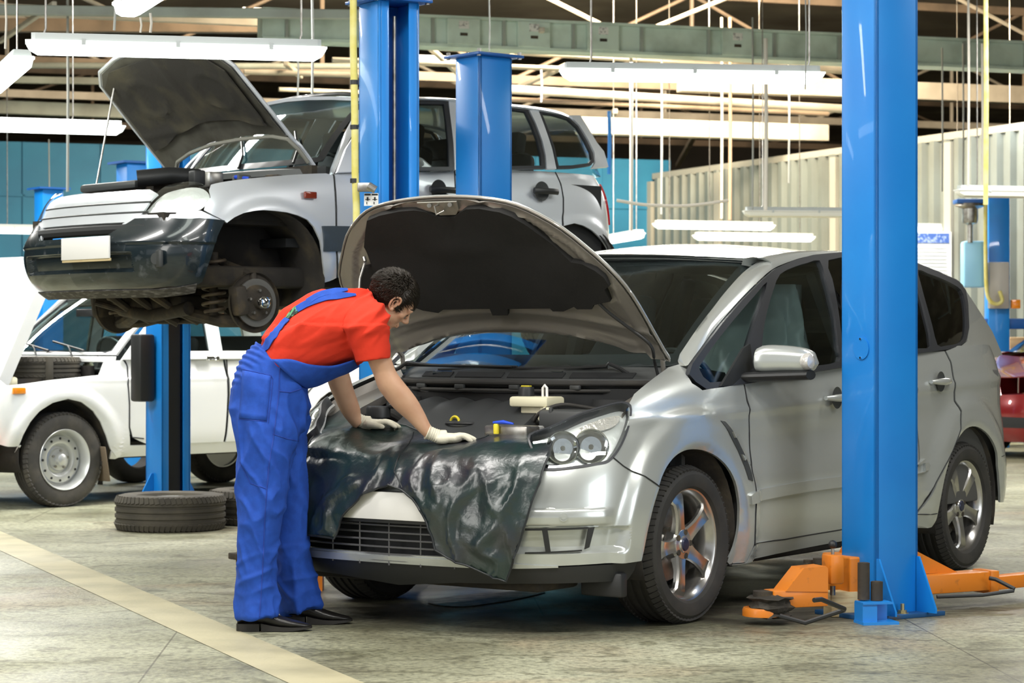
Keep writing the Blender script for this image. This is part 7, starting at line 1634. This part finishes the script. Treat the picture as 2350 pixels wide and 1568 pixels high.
# pockets and seams
def seam(pts, r=.0016, m=None, name='seam'):
    q = MB(); q.tube([onto(ob_, *p, .001)[0] for p in resample(np.array(pts, float), 6., False)], r, 6); return mpart(name, q.V, q.F, m or mat('seam_thread', (.012, .045, .30), .8), ov)
seam([(557, 848), (622, 862), (612, 968), (548, 962)]); seam([(622, 862), (626, 870), (616, 972)])
seam([(642, 822), (640, 900), (628, 1000), (618, 1060), (612, 1130), (607, 1200), (604, 1280), (600, 1350), (595, 1416)], .0022)
seam([(640, 898), (665, 901), (690, 893), (699, 886)], .0025); seam([(626, 996), (660, 1008), (685, 1012)])
seam([(550, 1060), (575, 1110), (612, 1122), (616, 1070)], .0018)
q = MB()
def pocket(pts, off=.004):
    q = MB(); P = [onto(ob_, *p, off) for p in pts]
    n = 9; g = []
    for i in range(n):
        for j in range(n):
            a, b = i/(n-1), j/(n-1); x = (1-a)*(1-b)*pts[0][0]+a*(1-b)*pts[1][0]+a*b*pts[2][0]+(1-a)*b*pts[3][0]; y = (1-a)*(1-b)*pts[0][1]+a*(1-b)*pts[1][1]+a*b*pts[2][1]+(1-a)*b*pts[3][1]
            g.append(onto(ob_, x, y, off)[0])
    q.V = [tuple(p) for p in g]; q.F = [(i*n+j, (i+1)*n+j, (i+1)*n+j+1, i*n+j+1) for i in range(n-1) for j in range(n-1)]
    o = mpart('pocket', q.V, q.F, M['denim'], ov); m_ = o.modifiers.new('t', 'SOLIDIFY'); m_.thickness = .004
pocket([(558, 850), (621, 863), (612, 966), (549, 960)])
# --- gloves
def hand(name, W0, W1, palm_dir, up, L=.185, wdt=.085, spread=.10, mirror_=1, lift=.0):
    """W0 cuff centre, W1 wrist/hand root; fingers along palm_dir lying on the surface"""
    f = Vector(palm_dir).normalized(); u = Vector(up).normalized(); r = f.cross(u).normalized()*mirror_; u = r.cross(f).normalized()*mirror_
    q = MB(); R = Matrix((f, r, u)).transposed(); O = Vector(W1)
    def g(a, b, c): return O+f*a+r*b+u*c
    blob(q, g(.045, 0, -.004), (.058, .044, .022), R); blob(q, g(.075, .0, .0), (.028, .042, .019), R); blob(q, g(.012, .02, -.008), (.035, .024, .020), R)
    for k, (b, ln, dz) in enumerate(((-.031, .070, 0), (-.011, .080, .0), (.011, .075, .0), (.031, .058, -.002))):
        a0 = .078-abs(b)*.2; sp = b*spread*10*.18
        pts = [g(a0, b, .004), g(a0+ln*.34, b+sp*.4, .009), g(a0+ln*.70, b+sp*.8, .001+dz), g(a0+ln, b+sp, -.010+dz)]
        q.tube(cr(pts, 3), [.0115]*3+[.0112]*3+[.0105]*3+[.0085], 12); blob(q, pts[-1], (.0088, .0088, .0082)); blob(q, pts[0], (.013, .012, .0115))
    pts = [g(.012, -.028, -.004), g(.040, -.052, -.006), g(.068, -.066, -.008), g(.090, -.070, -.012)]
    q.tube(cr(pts, 3), [.016]*3+[.0135]*3+[.012]*3+[.0095], 12); blob(q, pts[-1], (.010, .0095, .009))
    dirc = (Vector(W0)-O); 
    C0 = O+dirc*.0; q.tube([O+f*.03, O, O+dirc*.5, Vector(W0)], [.030, .030, .0275, .0290], 20)
    V, F = fuse(q, .0028, 5); N = vnorm(V, F)
    dn = dirc.normalized(); d = np.array([.0012*math.sin((Vector(p)-O).dot(dn)*700) if (Vector(p)-O).dot(dn) > .005 else 0 for p in V])
    V = V+N*d[:, None]
    o = mpart(name, V, F, M['glove'], sharp=180)
    q = MB(); a = dn.orthogonal().normalized(); b = dn.cross(a); q.tube([Vector(W0)+(a*math.cos(t)+b*math.sin(t))*.0295 for t in np.linspace(0, 2*PI, 25)], .0034, 6, False); mpart('glove_cuff', q.V, q.F, M['glove'], o)
    return o
hand('glove', at(981, 992, 9.742), at(1008, 1003, 9.75), (1.0, .18, -.03), (.06, 0, 1), mirror_=1)
hand('glove', at(816, 960, 10.14), at(835, 970, 10.15), (1.0, -.05, -.05), (.02, 0, 1), mirror_=-1)
# --- shoes
def shoe(heel, toe, D, ry=0):
    A, B = at(*heel, D), at(*toe, D); A.z = B.z = 0; L = (B-A).length; f = (B-A).normalized(); r = Vector((-f.y, f.x, 0)); q = MB(); s_ = MB()
    st_ = [(.0, .026, .026, .080), (.03, .034, .03, .098), (.10, .038, .035, .102), (.20, .040, .035, .100), (.33, .041, .03, .094), (.45, .043, .022, .078), (.58, .047, .016, .060), (.72, .047, .014, .047), (.84, .040, .014, .038), (.93, .028, .014, .031), (.985, .014, .015, .024), (1.0, .006, .016, .021)]
    rings = []; rs = []
    for t, w, z0, z1 in st_:
        c = A+f*(t*L); h = (z1-z0)/2; rings.append([c+r*(w*math.copysign(abs(math.cos(a))**.7, math.cos(a)))+Vector((0, 0, z0+h+h*math.copysign(abs(math.sin(a))**.85, math.sin(a)))) for a in np.linspace(0, 2*PI, 25)[:-1]])
        zb = .0 if t < .30 else .003; top = z0+.004
        if t >= .30: rs.append([c+r*(w+.004)+Vector((0, 0, .002+.010*max(0, t-.72)/.28)), c+r*(w+.004)+Vector((0, 0, top)), c-r*(w+.004)+Vector((0, 0, top)), c-r*(w+.004)+Vector((0, 0, .002+.010*max(0, t-.72)/.28))])
    q.loft(rings); o = mpart('shoe', q.V, q.F, M['shoe'], sharp=70)
    s_.loft([[c for c in r_] for r_ in rs]); s_.loft([[A+f*(t*L)+r*w+Vector((0, 0, 0)), A+f*(t*L)+r*w+Vector((0, 0, .032)), A+f*(t*L)-r*w+Vector((0, 0, .032)), A+f*(t*L)-r*w] for t, w in ((-.012, .025), (.03, .037), (.15, .041), (.30, .040))])
    mpart('shoe_sole', s_.V, s_.F, mat('shoe_sole', (.02, .018, .016), .6), o)
    lc = MB()
    for k in range(4):
        t = .42+.055*k; c = A+f*(t*L)+Vector((0, 0, .088-.010*k)); lc.tube([c-r*.022-Vector((0, 0, .006)), c+Vector((0, 0, .003)), c+r*.022-Vector((0, 0, .006))], .0022, 6)
    mpart('shoelace', lc.V, lc.F, M['shoe'], o)
shoe((546, 1445), (716, 1447), 9.70); shoe((655, 1425), (809, 1428), 9.945)
